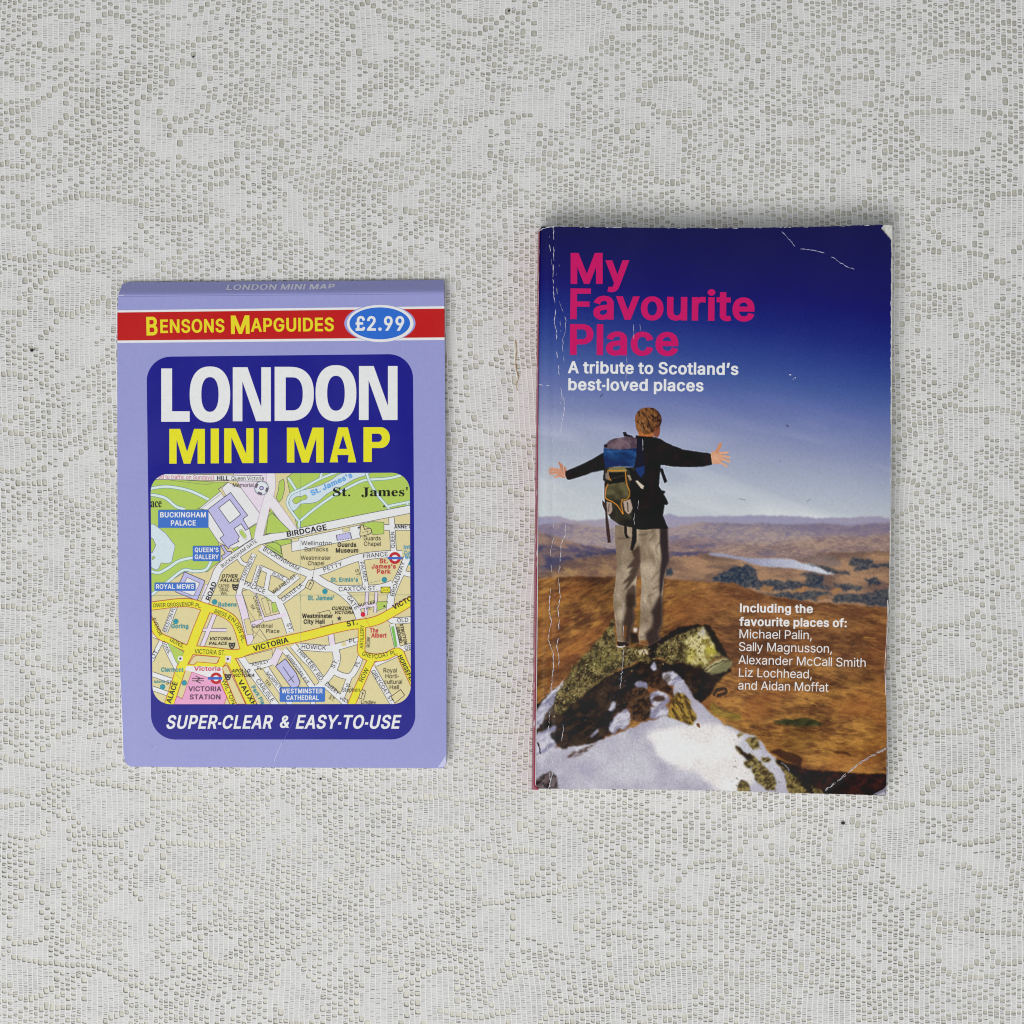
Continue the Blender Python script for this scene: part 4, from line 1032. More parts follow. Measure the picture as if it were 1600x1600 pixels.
# --- red banner
ban = Sheet(MAP_Z + 0.000012, map_relief)
ban.poly([(183.4, 484.9), (694.4, 478.4), (694.6, 531.2), (183.4, 535.9)], (232, 228, 238))
ban.poly([(183.4, 488.2), (694.4, 482.2), (694.6, 527.2), (183.4, 532.1)], (184, 12, 17))
YEL = (232, 208, 40)
ban.text('B', T('t1', (337, 596)), T('t1', (436, 594)), 29.3, 'B', YEL)
ban.text('ENSONS', T('t1', (460, 574)), T('t1', (1033, 567)), 21.2, 'B', YEL)
ban.text('M', T('t1', (1092, 583)), T('t1', (1258, 580)), 29.0, 'B', YEL)
ban.text('APGUIDES', T('t1', (1268, 563)), T('t2', (524, 557)), 21.4, 'B', YEL)
ban.build('red_banner', mat_map, front, MB)

# --- price badge
bad = Sheet(MAP_Z + 0.00003, map_relief)
ec = T('t2', (935, 487))
bad.ellipse(ec[0], ec[1], 55.6, 29.2, (150, 152, 207), 64)
bad.ellipse(ec[0] + .4, ec[1] + .2, 52.0, 29.0, (226, 226, 236), 64)
bad.ellipse(ec[0] - .2, ec[1], 47.4, 25.0, (44, 104, 200), 64)
bad.text('£2.99', T('t2', (718, 553)), T('t2', (1152, 553)), 22.8, 'B', (226, 226, 236))
bad.build('price_badge', mat_map, front, MB)

# --- navy title panel with its big lettering
NAVY = (27, 25, 132)
panel = Sheet(MAP_Z + 0.000012, map_relief)
pq = quad_map((228.8, 557.6), (645.2, 553.0), (649.2, 1155.4), (236.4, 1155.6))
panel.poly(rounded(pq, 38 / 416, 38 / 602, 12), NAVY)
WHITE = (226, 226, 236)


def block_letter(sheet, ch, x0, y0, x1, y1, colour, st, hb):
    """heavy condensed capitals drawn to their own measure: st stem width, hb bar height"""
    def q(*p):
        return [(a, b) for a, b in p]
    if ch == 'L':
        sheet.poly(q((x0, y0), (x0 + st, y0), (x0 + st, y1 - hb), (x1, y1 - hb), (x1, y1), (x0, y1)), colour)
    elif ch == 'I':
        sheet.poly(q((x0, y0), (x1, y0), (x1, y1), (x0, y1)), colour)
    elif ch == 'N':
        k = st * 1.46
        sheet.poly(q((x0, y0), (x0 + k, y0), (x1 - st * .95, y1 - (y1 - y0) * .26), (x1 - st * .95, y0), (x1, y0), (x1, y1), (x1 - k, y1),
                     (x0 + st * .95, y0 + (y1 - y0) * .26), (x0 + st * .95, y1), (x0, y1)), colour)
    elif ch == 'M':
        w, h = x1 - x0, y1 - y0
        m = (x0 + x1) / 2
        sheet.poly(q((x0, y0), (x0 + st * 1.38, y0), (m, y0 + h * .66), (x1 - st * 1.38, y0), (x1, y0), (x1, y1), (x1 - st * .93, y1),
                     (x1 - st * .93, y0 + h * .30), (m + st * .42, y1), (m - st * .42, y1), (x0 + st * .93, y0 + h * .30), (x0 + st * .93, y1), (x0, y1)), colour)
    elif ch == 'A':
        w, h = x1 - x0, y1 - y0
        m = (x0 + x1) / 2
        top = st * .60
        outer = q((m - top, y0), (m + top, y0), (x1, y1), (x1 - st * 1.05, y1), (x1 - w * .285, y1 - h * .21), (x0 + w * .285, y1 - h * .21),
                  (x0 + st * 1.05, y1), (x0, y1))
        inner = q((m, y0 + h * .22), (m - w * .155, y1 - h * .385), (m + w * .155, y1 - h * .385))
        sheet.poly([outer, inner], colour)
    elif ch in 'OD':
        def oval(a0, b0, a1, b1, e, n=44, half=False):
            cx, cy, rx, ry = (a0 + a1) / 2, (b0 + b1) / 2, (a1 - a0) / 2, (b1 - b0) / 2
            out = []
            for k in range(n):
                t = 2 * math.pi * k / n
                c_, s_ = math.cos(t), math.sin(t)
                out.append((cx + rx * math.copysign(abs(c_) ** e, c_), cy + ry * math.copysign(abs(s_) ** e, s_)))
            return out

        if ch == 'O':
            sheet.poly([oval(x0, y0, x1, y1, .86), oval(x0 + st, y0 + hb, x1 - st, y1 - hb, .86)], colour)
        else:
            def dee(a0, b0, a1, b1, e):
                flat = a0 + (a1 - a0) * .38
                cy, rx, ry = (b0 + b1) / 2, a1 - flat, (b1 - b0) / 2
                out = [(a0, b0)]
                for k in range(25):
                    t = -math.pi / 2 + math.pi * k / 24
                    c_, s_ = math.cos(t), math.sin(t)
                    out.append((flat + rx * abs(c_) ** e, cy + ry * math.copysign(abs(s_) ** e, s_)))
                return out + [(a0, b1)]
            sheet.poly([dee(x0, y0, x1, y1, .84), dee(x0 + st, y0 + hb, x1 - st, y1 - hb, .84)], colour)
    elif ch == 'P':
        h = y1 - y0
        yb = y0 + h * .60
        def bowl(a0, b0, a1, b1):
            r = (b1 - b0) / 2
            out = [(a0, b0), (a1 - r * .9, b0)]
            for k in range(1, 16):
                t = -math.pi / 2 + math.pi * k / 16
                out.append((a1 - r * .9 + r * .9 * math.cos(t), (b0 + b1) / 2 + r * math.sin(t)))
            return out + [(a1 - r * .9, b1), (a0, b1)]
        o = bowl(x0, y0, x1, yb)
        o = o[:-1] + [(x0 + st, yb), (x0 + st, y1), (x0, y1)]
        sheet.poly([o, bowl(x0 + st, y0 + hb, x1 - st * .95, yb - hb * .95)], colour)


def tl(tile, ch, x0, y0, x1, y1, colour, st, hb):
    a, b = T(tile, (x0, y0)), T(tile, (x1, y1))
    block_letter(panel, ch, a[0], a[1], b[0], b[1], colour, st / 5.7143, hb / 5.7143)


tl('t1', 'L', 468, 890, 722, 1366, WHITE, 97, 94)
tl('t1', 'O', 722, 872, 1084, 1372, WHITE, 104, 95)
tl('t1', 'N', 1107, 879, 1447, 1361, WHITE, 90, 90)
tl('t2', 'D', -5, 875, 345, 1358, WHITE, 99, 94)
tl('t2', 'O', 360, 860, 725, 1362, WHITE, 104, 95)
tl('t2', 'N', 748, 868, 1092, 1350, WHITE, 90, 90)
YEL2 = (222, 216, 36)
tl('t1', 'M', 540, 1429, 858, 1740, YEL2, 70, 60)
tl('t1', 'I', 910, 1426, 983, 1737, YEL2, 70, 60)
tl('t1', 'N', 1030, 1424, 1292, 1735, YEL2, 68, 60)
tl('t1', 'I', 1342, 1422, 1415, 1733, YEL2, 70, 60)
tl('t2', 'M', 104, 1418, 433, 1730, YEL2, 72, 60)
tl('t2', 'A', 486, 1416, 724, 1728, YEL2, 72, 60)
tl('t2', 'P', 788, 1414, 1024, 1725, YEL2, 75, 58)
panel.text('SUPER-CLEAR', T('t7', (527, 348)), T('t7', (1506, 347)), 21.2, 'B', WHITE, shear=.2)
panel.text('&', T('t8', (36, 327)), T('t8', (122, 327)), 19.0, 'B', WHITE, shear=.2)
panel.text('EASY-TO-USE', T('t8', (182, 335)), T('t8', (1104, 335)), 21.6, 'B', WHITE, shear=.2)
panel.line(T('t8', [(190, 200), (130, 330), (60, 470)]), .4, (100, 100, 180))
panel.build('title_panel', mat_map, front, MB)

# --- street map printed in the window of the panel
mq = quad_map((235.2, 740.6), (640.3, 738.5), (642.0, 1100.0), (238.4, 1100.4))
win = rounded(mq, 28 / 405, 28 / 361, 8)
mp = Sheet(MAP_Z + 0.00003, map_relief, clip=win)
BEIGE, GREEN, ROAD, LAV, PINK, YROAD = (214, 202, 152), (172, 197, 90), (224, 222, 232), (184, 180, 220), (226, 208, 226), (226, 215, 52)
WATER, INKC, RED, TEAL, BLUE = (202, 216, 234), (58, 54, 56), (190, 52, 62), (48, 142, 158), (58, 108, 192)
CASE, PATH, PEDGE = (88, 88, 98), (212, 230, 226), (96, 150, 150)
mp.poly(rounded(mq, 28 / 405, 28 / 361, 8), BEIGE)


def M(tile, pts, colour, outline=None, w=.55):
    w = w * 1.5
    p = T(tile, pts)
    mp.poly(p, colour)
    if outline is not None:
        mp.line(p, w, outline, closed=True)


def ML(tile, pts, w, colour, n=5):
    p = smooth_loop(T(tile, pts), n, closed=False) if len(pts) > 2 and n else T(tile, pts)
    mp.line(p, w / 7.2727, colour)


# parks and water
M('A', [(100, 200), (340, 210), (830, 240), (990, 245), (880, 320), (960, 410), (640, 545), (760, 560), (780, 760), (880, 920), (900, 1140),
        (820, 1200), (760, 1260), (500, 1260), (300, 1390), (100, 1500)], GREEN, CASE)
M('A', [(100, 1390), (170, 1480), (100, 1500)], GREEN)
M('B', [(130, 190), (210, 130), (1560, 130), (1560, 530), (250, 770)], GREEN, CASE)
M('B', [(-60, 520), (110, 800), (0, 820), (-120, 840), (-110, 700)], GREEN, CASE)
M('B', [(45, 240), (90, 205), (105, 240), (105, 330), (80, 430), (45, 470), (10, 420), (35, 340)], GREEN, CASE)
M('B', [(0, 900), (175, 890), (185, 935), (65, 965), (85, 1095), (0, 1040), (-110, 980)], GREEN, CASE)
M('A', [(1200, 790), (1330, 710), (1300, 880), (1260, 890)], GREEN, CASE)
M('B', [(965, 720), (1110, 690), (1235, 700), (1235, 830), (1110, 840), (1080, 770)], GREEN, CASE)
mp.line(T('A', [(340, 222), (760, 272), (830, 240)]), .5, CASE)
M('A', [(100, 720), (150, 720), (280, 820), (390, 965), (350, 1150), (310, 1165), (230, 1160), (205, 1225), (170, 1240), (100, 1200)], WATER, (110, 120, 140))
M('A', [(100, 860), (140, 890), (170, 960), (130, 1045), (100, 1040)], GREEN, CASE)
M('A', [(125, 1105), (145, 1080), (165, 1100), (135, 1125)], GREEN, CASE, .4)
M('B', smooth_loop([(230, 350), (300, 335), (480, 290), (640, 215), (760, 140), (1060, 130), (1040, 160), (900, 210), (760, 290), (600, 370), (470, 470), (300, 490),
        (260, 530), (210, 570), (165, 520), (160, 440), (190, 385)], 3), WATER, (110, 120, 150))
M('B', smooth_loop([(200, 440), (250, 405), (300, 405), (340, 385), (365, 410), (350, 435), (290, 455), (240, 490), (205, 470)], 3), GREEN, CASE, .4)
for pts in ([(100, 320), (200, 300), (330, 295), (520, 330), (640, 375), (770, 440)], [(100, 385), (180, 395), (290, 430), (400, 520), (500, 550)],
            [(100, 1250), (200, 1272), (300, 1225), (440, 1135), (600, 1100)], [(800, 1130), (770, 1200), (720, 1245), (600, 1255), (480, 1245), (300, 1380), (100, 1540)]):
    ML('A', pts, 40, PEDGE)
    ML('A', pts, 27, PATH)
for pts in ([(150, 195), (240, 335)], [(270, 690), (150, 520), (145, 440), (190, 370), (300, 320), (520, 200), (700, 130)], [(530, 140), (515, 190)],
            [(275, 690), (430, 560), (640, 410), (800, 320), (960, 240), (1060, 215), (1280, 200), (1430, 165)], [(1035, 130), (1080, 250), (1180, 410), (1285, 530), (1290, 590)],
            [(1290, 515), (1530, 465)], [(272, 680), (275, 790)], [(1500, 480), (1510, 520)]):
    ML('B', pts, 36, PEDGE)
    ML('B', pts, 24, PATH)
# palace ground and forecourts
M('A', [(990, 245), (1140, 310), (1350, 595), (1330, 700), (1230, 760), (1260, 890), (1110, 990), (1000, 990), (880, 920), (760, 740), (760, 560), (660, 545), (900, 350), (940, 290)], (222, 221, 228), CASE)
M('A', [(1050, 140), (1480, 140), (1430, 420), (1400, 520), (1355, 600), (1140, 310), (1100, 240)], PINK, CASE, .4)
mp.line(T('A', [(680, 550), (915, 372)]), .5, CASE)
M('A', [(885, 320), (915, 305), (965, 390), (945, 410)], BEIGE, CASE, .4)
M('A', [(1020, 360), (1215, 620), (1160, 660), (1225, 770), (1190, 790), (1140, 715), (1060, 770), (1120, 860), (1100, 900), (1115, 915), (1010, 970), (995, 1000), (960, 960), (900, 880),
        (945, 845), (760, 555)], LAV, (60, 58, 70), .7)
M('A', [(1010, 440), (1135, 610), (1010, 710), (885, 535)], (224, 223, 230), (60, 58, 70), .7)
mp.line(smooth_loop(T('A', [(1120, 790), (1150, 780), (1200, 850), (1205, 885), (1180, 890), (1130, 830)]), 4), .5, CASE, closed=True)
M('A', [(1125, 795), (1150, 785), (1195, 850), (1195, 880), (1175, 880), (1130, 825)], GREEN)
M('A', [(905, 960), (935, 955), (985, 1030), (1030, 1030), (1025, 1060), (940, 1130), (915, 1080), (960, 1055)], LAV, (60, 58, 70), .7)
M('A', [(1040, 1010), (1100, 970), (1115, 990), (1060, 1030)], GREEN, CASE, .4)
M('A', [(497, 1262), (730, 1365), (640, 1590), (395, 1490)], LAV, (60, 58, 70), .7)
M('A', [(525, 1325), (672, 1390), (600, 1535), (455, 1480)], (222, 221, 230), (60, 58, 70), .5)
mp.line(T('A', [(585, 1270), (580, 1305)]), .4, CASE)
M('A', [(730, 1400), (790, 1410), (740, 1480), (720, 1530), (670, 1570), (700, 1490)], PINK, CASE, .4)
# barracks, chapel, cathedral, station
M('B', [(180, 900), (270, 880), (960, 730), (970, 875), (690, 935), (310, 1010), (190, 1030), (185, 930)], (222, 222, 234), CASE)
M('B', [(185, 890), (265, 875), (265, 910), (190, 925)], BEIGE, CASE, .4)
M('B', [(765, 770), (845, 755), (850, 795), (770, 810)], BEIGE, CASE, .4)
M('B', [(695, 845), (850, 812), (870, 880), (705, 905)], LAV)
for a, b in (((695, 845), (850, 812)), ((850, 812), (870, 880)), ((870, 880), (705, 905)), ((705, 905), (695, 845))):
    for k in range(9):
        q = np.array(a) + (np.array(b) - np.array(a)) * k / 9
        mp.ellipse(*T('B', q), .75, .75, INKC, 8)
M('B', smooth_loop([(970, 740), (1000, 730), (1015, 780), (1070, 765), (1095, 790), (1085, 825), (1030, 845), (965, 855), (965, 800)], 2), BEIGE, (50, 46, 48), .8)
mp.line(T('B', [(985, 815), (1075, 795)]), .6, INKC)
mp.line(T('B', [(1040, 775), (1055, 830)]), .6, INKC)
mp.ellipse(*T('B', (948, 760)), 1.6, 1.6, INKC, 12)
mp.ellipse(*T('B', (1237, 518)), 1.7, 1.7, INKC, 12)


def road(tile, pts, w, fill=ROAD, case=CASE, extra=13, n=5):
    ROADS.append((tile, pts, w, fill, case, extra, n))


ROADS = []
road('A', [(60, 178), (600, 186), (1100, 196), (1380, 200)], 58)
road('A', [(1470, 120), (1480, 300), (1420, 520), (1370, 720), (1330, 900)], 92, (226, 218, 230), (190, 170, 190))
road('A', [(1450, 420), (1560, 560), (1730, 800)], 100, (226, 218, 230), (190, 170, 190))
road('B', [(-330, 990), (-190, 910), (0, 862), (300, 805), (590, 740), (1000, 655), (1560, 545)], 84, n=0)
road('A', [(700, 1690), (730, 1600), (830, 1370), (900, 1215), (1100, 1060), (1360, 890)], 84)
road('B', [(-170, 985), (0, 1100), (150, 1195), (400, 1290), (560, 1390), (720, 1470), (830, 1560), (900, 1640), (960, 1790)], 78)
road('B', [(380, 1290), (560, 1245), (800, 1150), (1000, 1090), (1290, 1060), (1440, 1060)], 74)
road('B', [(700, 1455), (1150, 1446), (1330, 1395)], 70)
road('B', [(975, 1120), (1035, 1450)], 58, n=0)
road('B', [(1322, 650), (1345, 1000), (1370, 1080)], 58)
road('B', [(1240, 757), (1560, 757)], 58, n=0)
road('B', [(1440, 1270), (1560, 1300)], 50, n=0)
road('B', [(1500, 1100), (1430, 1270), (1360, 1420), (1315, 1560), (1300, 1760)], 76)
road('A', [(1140, 1395), (1300, 1455), (1420, 1500), (1530, 1580), (1610, 1700), (1700, 1950)], 78)
road('A', [(1290, 1060), (1200, 1250), (1150, 1380), (1100, 1560)], 52)
road('A', [(1350, 1195), (1275, 1430)], 52, n=0)
road('A', [(1350, 1210), (1600, 1325), (1720, 1400)], 46)
road('A', [(1460, 1250), (1415, 1500)], 46, n=0)
road('A', [(1490, 1560), (1600, 1465), (1790, 1310)], 52)
road('B', [(40, 1620), (200, 1510), (350, 1390), (400, 1290)], 60)
road('A', [(1110, 1100), (1150, 1160), (1200, 1180)], 36)
road('C', [(390, 190), (275, 490)], 56, n=0)
road('C', [(145, 520), (240, 570), (330, 740), (460, 1000)], 60)
road('C', [(250, 560), (120, 820)], 44, n=0)
road('C', [(130, 970), (390, 1060)], 50, n=0)
road('C', [(130, 1130), (330, 1200)], 44, n=0)
road('C', [(1130, 760), (1240, 920), (1540, 1330)], 72)
road('C', [(1250, 890), (1470, 835), (1550, 750)], 70)
road('C', [(1420, 900), (1540, 1080), (1700, 1310)], 60)
road('C', [(840, 290), (690, 670)], 42, PINK, n=0)
road('C', [(690, 465), (975, 470)], 30, PINK, n=0)
road('C', [(1110, 60), (1180, 300), (1250, 620)], 78, PINK)
road('C', [(1270, 30), (1350, 250), (1370, 350), (1230, 420)], 50, PINK)
road('C', [(1400, 350), (1650, 290)], 46, PINK, n=0)
road('D', [(270, 655), (590, 680), (720, 655), (960, 585)], 70)
road('D', [(200, 640), (330, 790), (420, 880), (560, 1080)], 66)
road('D', [(100, 690), (250, 870), (430, 1130)], 60)
road('D', [(675, 670), (700, 800), (640, 950), (490, 1130)], 76)
road('D', [(520, 1050), (680, 1190), (830, 1330)], 62)
road('D', [(650, 930), (760, 985), (860, 985), (930, 880), (970, 770)], 58)
road('D', [(850, 990), (740, 1280)], 54, n=0)
road('D', [(630, 500), (650, 640)], 60, PINK, n=0)
road('D', [(1100, 890), (1340, 1310)], 60, n=0)
road('D', [(1290, 300), (1340, 362), (1560, 350)], 64)
road('D', [(1330, 400), (1390, 670)], 60, n=0)
road('D', [(1410, 690), (1560, 650)], 62, n=0)
road('D', [(1140, 860), (1390, 750)], 40, n=0)
road('D', [(940, 215), (1140, 180)], 34, PINK, n=0)
road('D', [(1045, 40), (1030, 300)], 32, PINK, n=0)
road('D', [(1150, 40), (1135, 270)], 28, PINK, n=0)
road('D', [(50, 690), (-30, 860)], 80, PINK, n=0)
road('D', [(480, 1090), (420, 1330)], 46, n=0)
YC = (186, 84, 44)
Y = []
Y.append(('C', [(60, 205), (250, 180), (450, 158), (600, 168), (790, 230)], 84))
Y.append(('C', [(760, 190), (640, 480), (560, 690), (460, 900), (310, 1350)], 98))
Y.append(('C', [(740, 215), (900, 262), (1040, 345), (1110, 470), (1180, 710)], 80))
Y.append(('C', [(540, 690), (800, 715), (1080, 742), (1240, 690), (1540, 610), (1900, 530), (2300, 430), (2650, 370), (2870, 260), (3120, 110)], 92))
Y.append(('C', [(90, 330), (200, 520), (330, 590), (520, 680)], 66))
Y.append(('C', [(940, 760), (900, 900), (930, 1030), (1070, 1350)], 62))
Y.append(('C', [(1000, 780), (1080, 920), (1290, 1380)], 100))
Y.append(('C', [(530, 900), (660, 850), (880, 870), (970, 790)], 58))
Y.append(('D', [(985, 360), (985, 560), (985, 730), (1100, 780), (1250, 770), (1400, 715), (1470, 850), (1590, 1110)], 76))
Y.append(('D', [(1110, 770), (1020, 960), (850, 1350)], 78))
for (t, p, w, fl, cs, ex, n) in ROADS:
    ML(t, p, w + ex, cs, n)
for (t, p, w, fl, cs, ex, n) in ROADS:
    ML(t, p, w, fl, n)
for t, p, w in Y:
    ML(t, p, w + 16, YC, 6)
for t, p, w in Y:
    ML(t, p, w, YROAD, 6)
# islands and details drawn over the roads
M('A', [(1420, 830), (1450, 630), (1490, 590), (1700, 800), (1560, 820)], GREEN, CASE)
M('B', [(-118, 945), (0, 925), (60, 965), (70, 1060), (0, 1010)], GREEN, CASE)
M('A', [(1455, 575), (1465, 545), (1475, 578)], (150, 60, 90))
M('C', [(600, 770), (640, 755), (900, 778), (860, 850), (640, 830), (600, 865), (545, 855)], BEIGE, YC, .7)
M('C', [(965, 760), (1030, 765), (1020, 845), (960, 830)], (222, 210, 214))
mp.ellipse(*T('C', (988, 796)), 1.9, 1.9, INKC, 14)
M('C', [(925, 900), (960, 870), (985, 880), (1080, 1080), (1190, 1310), (1090, 1310), (985, 1060)], BEIGE, YC, .6)
M('C', [(300, 610), (490, 715), (425, 860), (400, 830)], GREEN, CASE, .4)
mp.ellipse(*T('C', (450, 793)), 4.2, 4.2, (224, 222, 230), 20)
mp.ellipse(*T('C', (450, 793)), 1.9, 1.9, INKC, 14)
M('C', [(520, 878), (925, 888), (935, 1060), (900, 1060), (770, 1008), (580, 945), (500, 925)], (224, 222, 230))
M('C', [(580, 945), (770, 1010), (900, 1060), (975, 1230), (940, 1330), (370, 1330), (410, 1220), (470, 1252)], (224, 160, 196), (186, 60, 100), .5)
M('C', [(1240, 640), (1350, 455), (1440, 590)], BEIGE, CASE, .4)
M('C', [(1170, 350), (1235, 335), (1280, 510), (1210, 525)], BEIGE, CASE, .4)
M('C', [(1170, 20), (1230, 10), (1300, 60), (1385, 345), (1300, 360), (1220, 240), (1150, 40)], BEIGE, CASE, .4)
M('C', [(1370, 115), (1430, 95), (1475, 280), (1425, 295)], BEIGE, CASE, .4)
M('C', [(1485, 160), (1530, 150), (1562, 250), (1500, 270)], GREEN, CASE, .4)
M('C', [(1420, 95), (1475, 130), (1435, 135)], GREEN, CASE, .4)
M('C', [(1180, 770), (1490, 690), (1495, 770), (1470, 800), (1230, 850)], BEIGE, CASE, .4)
M('D', [(5, 880), (115, 795), (240, 960), (280, 1060), (265, 1110), (190, 1130), (150, 1080)], LAV, (60, 58, 70), .7)
mp.line(T('D', [(88, 885), (215, 1068)]), 1.1, INKC)
mp.line(T('D', [(150, 1050), (215, 985)]), 1.1, INKC)
M('D', [(1315, 430), (1350, 425), (1390, 655), (1360, 665)], (118, 180, 82))
M('D', [(1150, 150), (1280, 145), (1255, 215), (1160, 250)], GREEN, CASE, .4)
mp.ellipse(*T('D', (1240, 198)), 1.7, 1.7, INKC, 10)
M('D', [(755, 610), (800, 595), (810, 645), (755, 655)], BEIGE)
mp.line(T('D', [(475, 278), (615, 243), (632, 290)]), .7, INKC)
mp.line(T('D', [(515, 410), (520, 435), (655, 400), (645, 355)]), .7, INKC)
M('D', [(1312, 1228), (1425, 1145), (1470, 1210), (1360, 1300)], BEIGE, INKC, .6)
mp.line(T('D', [(-280, 455), (-120, 590), (40, 560)]), .3, CASE)
mp.line(T('D', [(1020, 320), (1080, 440)]), .4, RED)
# grid lines of the map sheet
mp.line(T('B', [(283, 130), (283, 1600)]), .35, (110, 158, 160))
mp.line(T('D', [(290, 70), (290, 1310)]), .35, (110, 158, 160))
mp.line(T('C', [(120, 78), (1600, 74), (3060, 70)]), .35, (110, 158, 160))


# map symbols
def underground(tile, cx, cy, r0, r1, bar):
    c = T(tile, (cx, cy))
    mp.ellipse(c[0], c[1], r0 / 7.27, r0 / 7.27, (226, 226, 232), 32)
    mp.ellipse(c[0], c[1], r0 / 7.27, r0 / 7.27, (184, 36, 44), 40, hole=(r1 / 7.27, r1 / 7.27))
    mp.poly(T(tile, bar), (60, 100, 186))


underground('B', 1360, 1105, 68, 36, [(1278, 1092), (1446, 1092), (1446, 1120), (1278, 1120)])
underground('C', 855, 1017, 66, 34, [(762, 1002), (926, 1002), (926, 1032), (762, 1032)])
for t, x, y in (('B', 1240, 1352), ('B', 565, 1485), ('C', 838, 150), ('C', 397, 372), ('C', 493, 1070), ('C', 247, 1115)):
    mp.ellipse(*T(t, (x, y)), 4.2, 4.2, TEAL, 20)
mp.poly(T('B', [(1525, 1140), (1560, 1120), (1560, 1200), (1510, 1180)]), TEAL)
mp.ellipse(*T('D', (997, 292)), 3.7, 3.7, (200, 30, 62), 20)
mp.line(T('B', [(1190, 1362), (1070, 1388)]), .35, TEAL)
mp.line(T('B', [(935, 1385), (965, 1408)]), .35, TEAL)
mp.line(T('C', [(395, 965), (455, 1028)]), .35, TEAL)
M('B', [(1202, 1435), (1307, 1435), (1307, 1500), (1202, 1500)], (230, 214, 40), INKC, .7)
mp.line(T('B', [(1205, 1438), (1255, 1475), (1305, 1438)]), .6, INKC)
mp.line(T('B', [(1205, 1498), (1240, 1465)]), .6, INKC)
mp.line(T('B', [(1305, 1498), (1268, 1465)]), .6, INKC)
for dy in (0, 28):
    mp.line(T('C', [(580, 1018 + dy), (718, 1018 + dy)]), 1.2, INKC)
mp.line(T('C', [(622, 990), (680, 1018), (625, 1046), (682, 1075)]), 1.2, INKC)
star = []
for k in range(10):
    a = -math.pi / 2 + math.pi * k / 5
    r = 32 if k % 2 == 0 else 13
    star.append((727 + r * math.cos(a), 338 + r * math.sin(a)))
M('D', star, INKC)


def theatre_mask(tile, cx, cy, r=38):
    sh = [(-1, -.9), (0, -.7), (1, -.9), (.95, 0), (.6, .8), (0, 1.15), (-.6, .8), (-.95, 0)]
    mp.poly(T(tile, [(cx + a * r, cy + b * r) for a, b in sh]), INKC)
    for s in (-1, 1):
        mp.poly(T(tile, [(cx + s * r * .65, cy - r * .3), (cx + s * r * .2, cy - r * .3), (cx + s * r * .42, cy)]), (214, 200, 160))
    mp.poly(T(tile, [(cx - r * .45, cy + r * .35), (cx + r * .45, cy + r * .35), (cx, cy + r * .7)]), (214, 200, 160))


theatre_mask('C', 1035, 645)
theatre_mask('C', 990, 1000)
theatre_mask('A', 1075, 1435)


def church(tile, cx, cy, w, h, ang):
    ca, sa = math.cos(ang), math.sin(ang)
    R_ = lambda q: [(cx + (a * w * ca - b * h * sa), cy + (a * w * sa + b * h * ca)) for a, b in q]
    mp.poly(T(tile, R_([(-.5, .5), (-.5, -.3), (-.25, -.5), (.25, -.5), (.5, -.3), (.5, .5)])), (218, 206, 160))
    mp.line(T(tile, R_([(-.5, .5), (-.5, -.3), (-.25, -.5), (.25, -.5), (.5, -.3), (.5, .5)])), .95, INKC, closed=True)
    mp.line(T(tile, R_([(0, -.38), (0, .38)])), 1.1, INKC)
    mp.line(T(tile, R_([(-.24, -.14), (.24, -.14)])), 1.1, INKC)


church('B', 392, 1405, 66, 100, .45)
church('D', 990, 1200, 58, 100, .25)
# memorial
c = T('A', (1372, 310))
mp.ellipse(c[0], c[1], 11.3, 11.3, (120, 112, 128), 36)
mp.ellipse(c[0], c[1], 10.2, 10.2, (206, 216, 232), 36)
for a0 in (-.1, 1.5, 3.2):
    pts = [(c[0] + 10.2 * math.cos(a0 + .1 * k), c[1] + 10.2 * math.sin(a0 + .1 * k)) for k in range(9)]
    pts += [(c[0] + 6.6 * math.cos(a0 + .1 * k), c[1] + 6.6 * math.sin(a0 + .1 * k)) for k in range(8, -1, -1)]
    mp.poly(pts, (98, 92, 108))
mp.ellipse(c[0], c[1], 6.8, 6.8, (224, 222, 230), 30)
mp.ellipse(c[0], c[1], 3.6, 3.6, (96, 90, 130), 24)
mp.ellipse(c[0], c[1], 2.2, 2.2, (186, 182, 220), 20)
mp.line(T('B', [(450, 1200), (424, 1330)]), .45, INKC)
mp.poly(T('B', [(415, 1322), (434, 1326), (421, 1345)]), INKC)

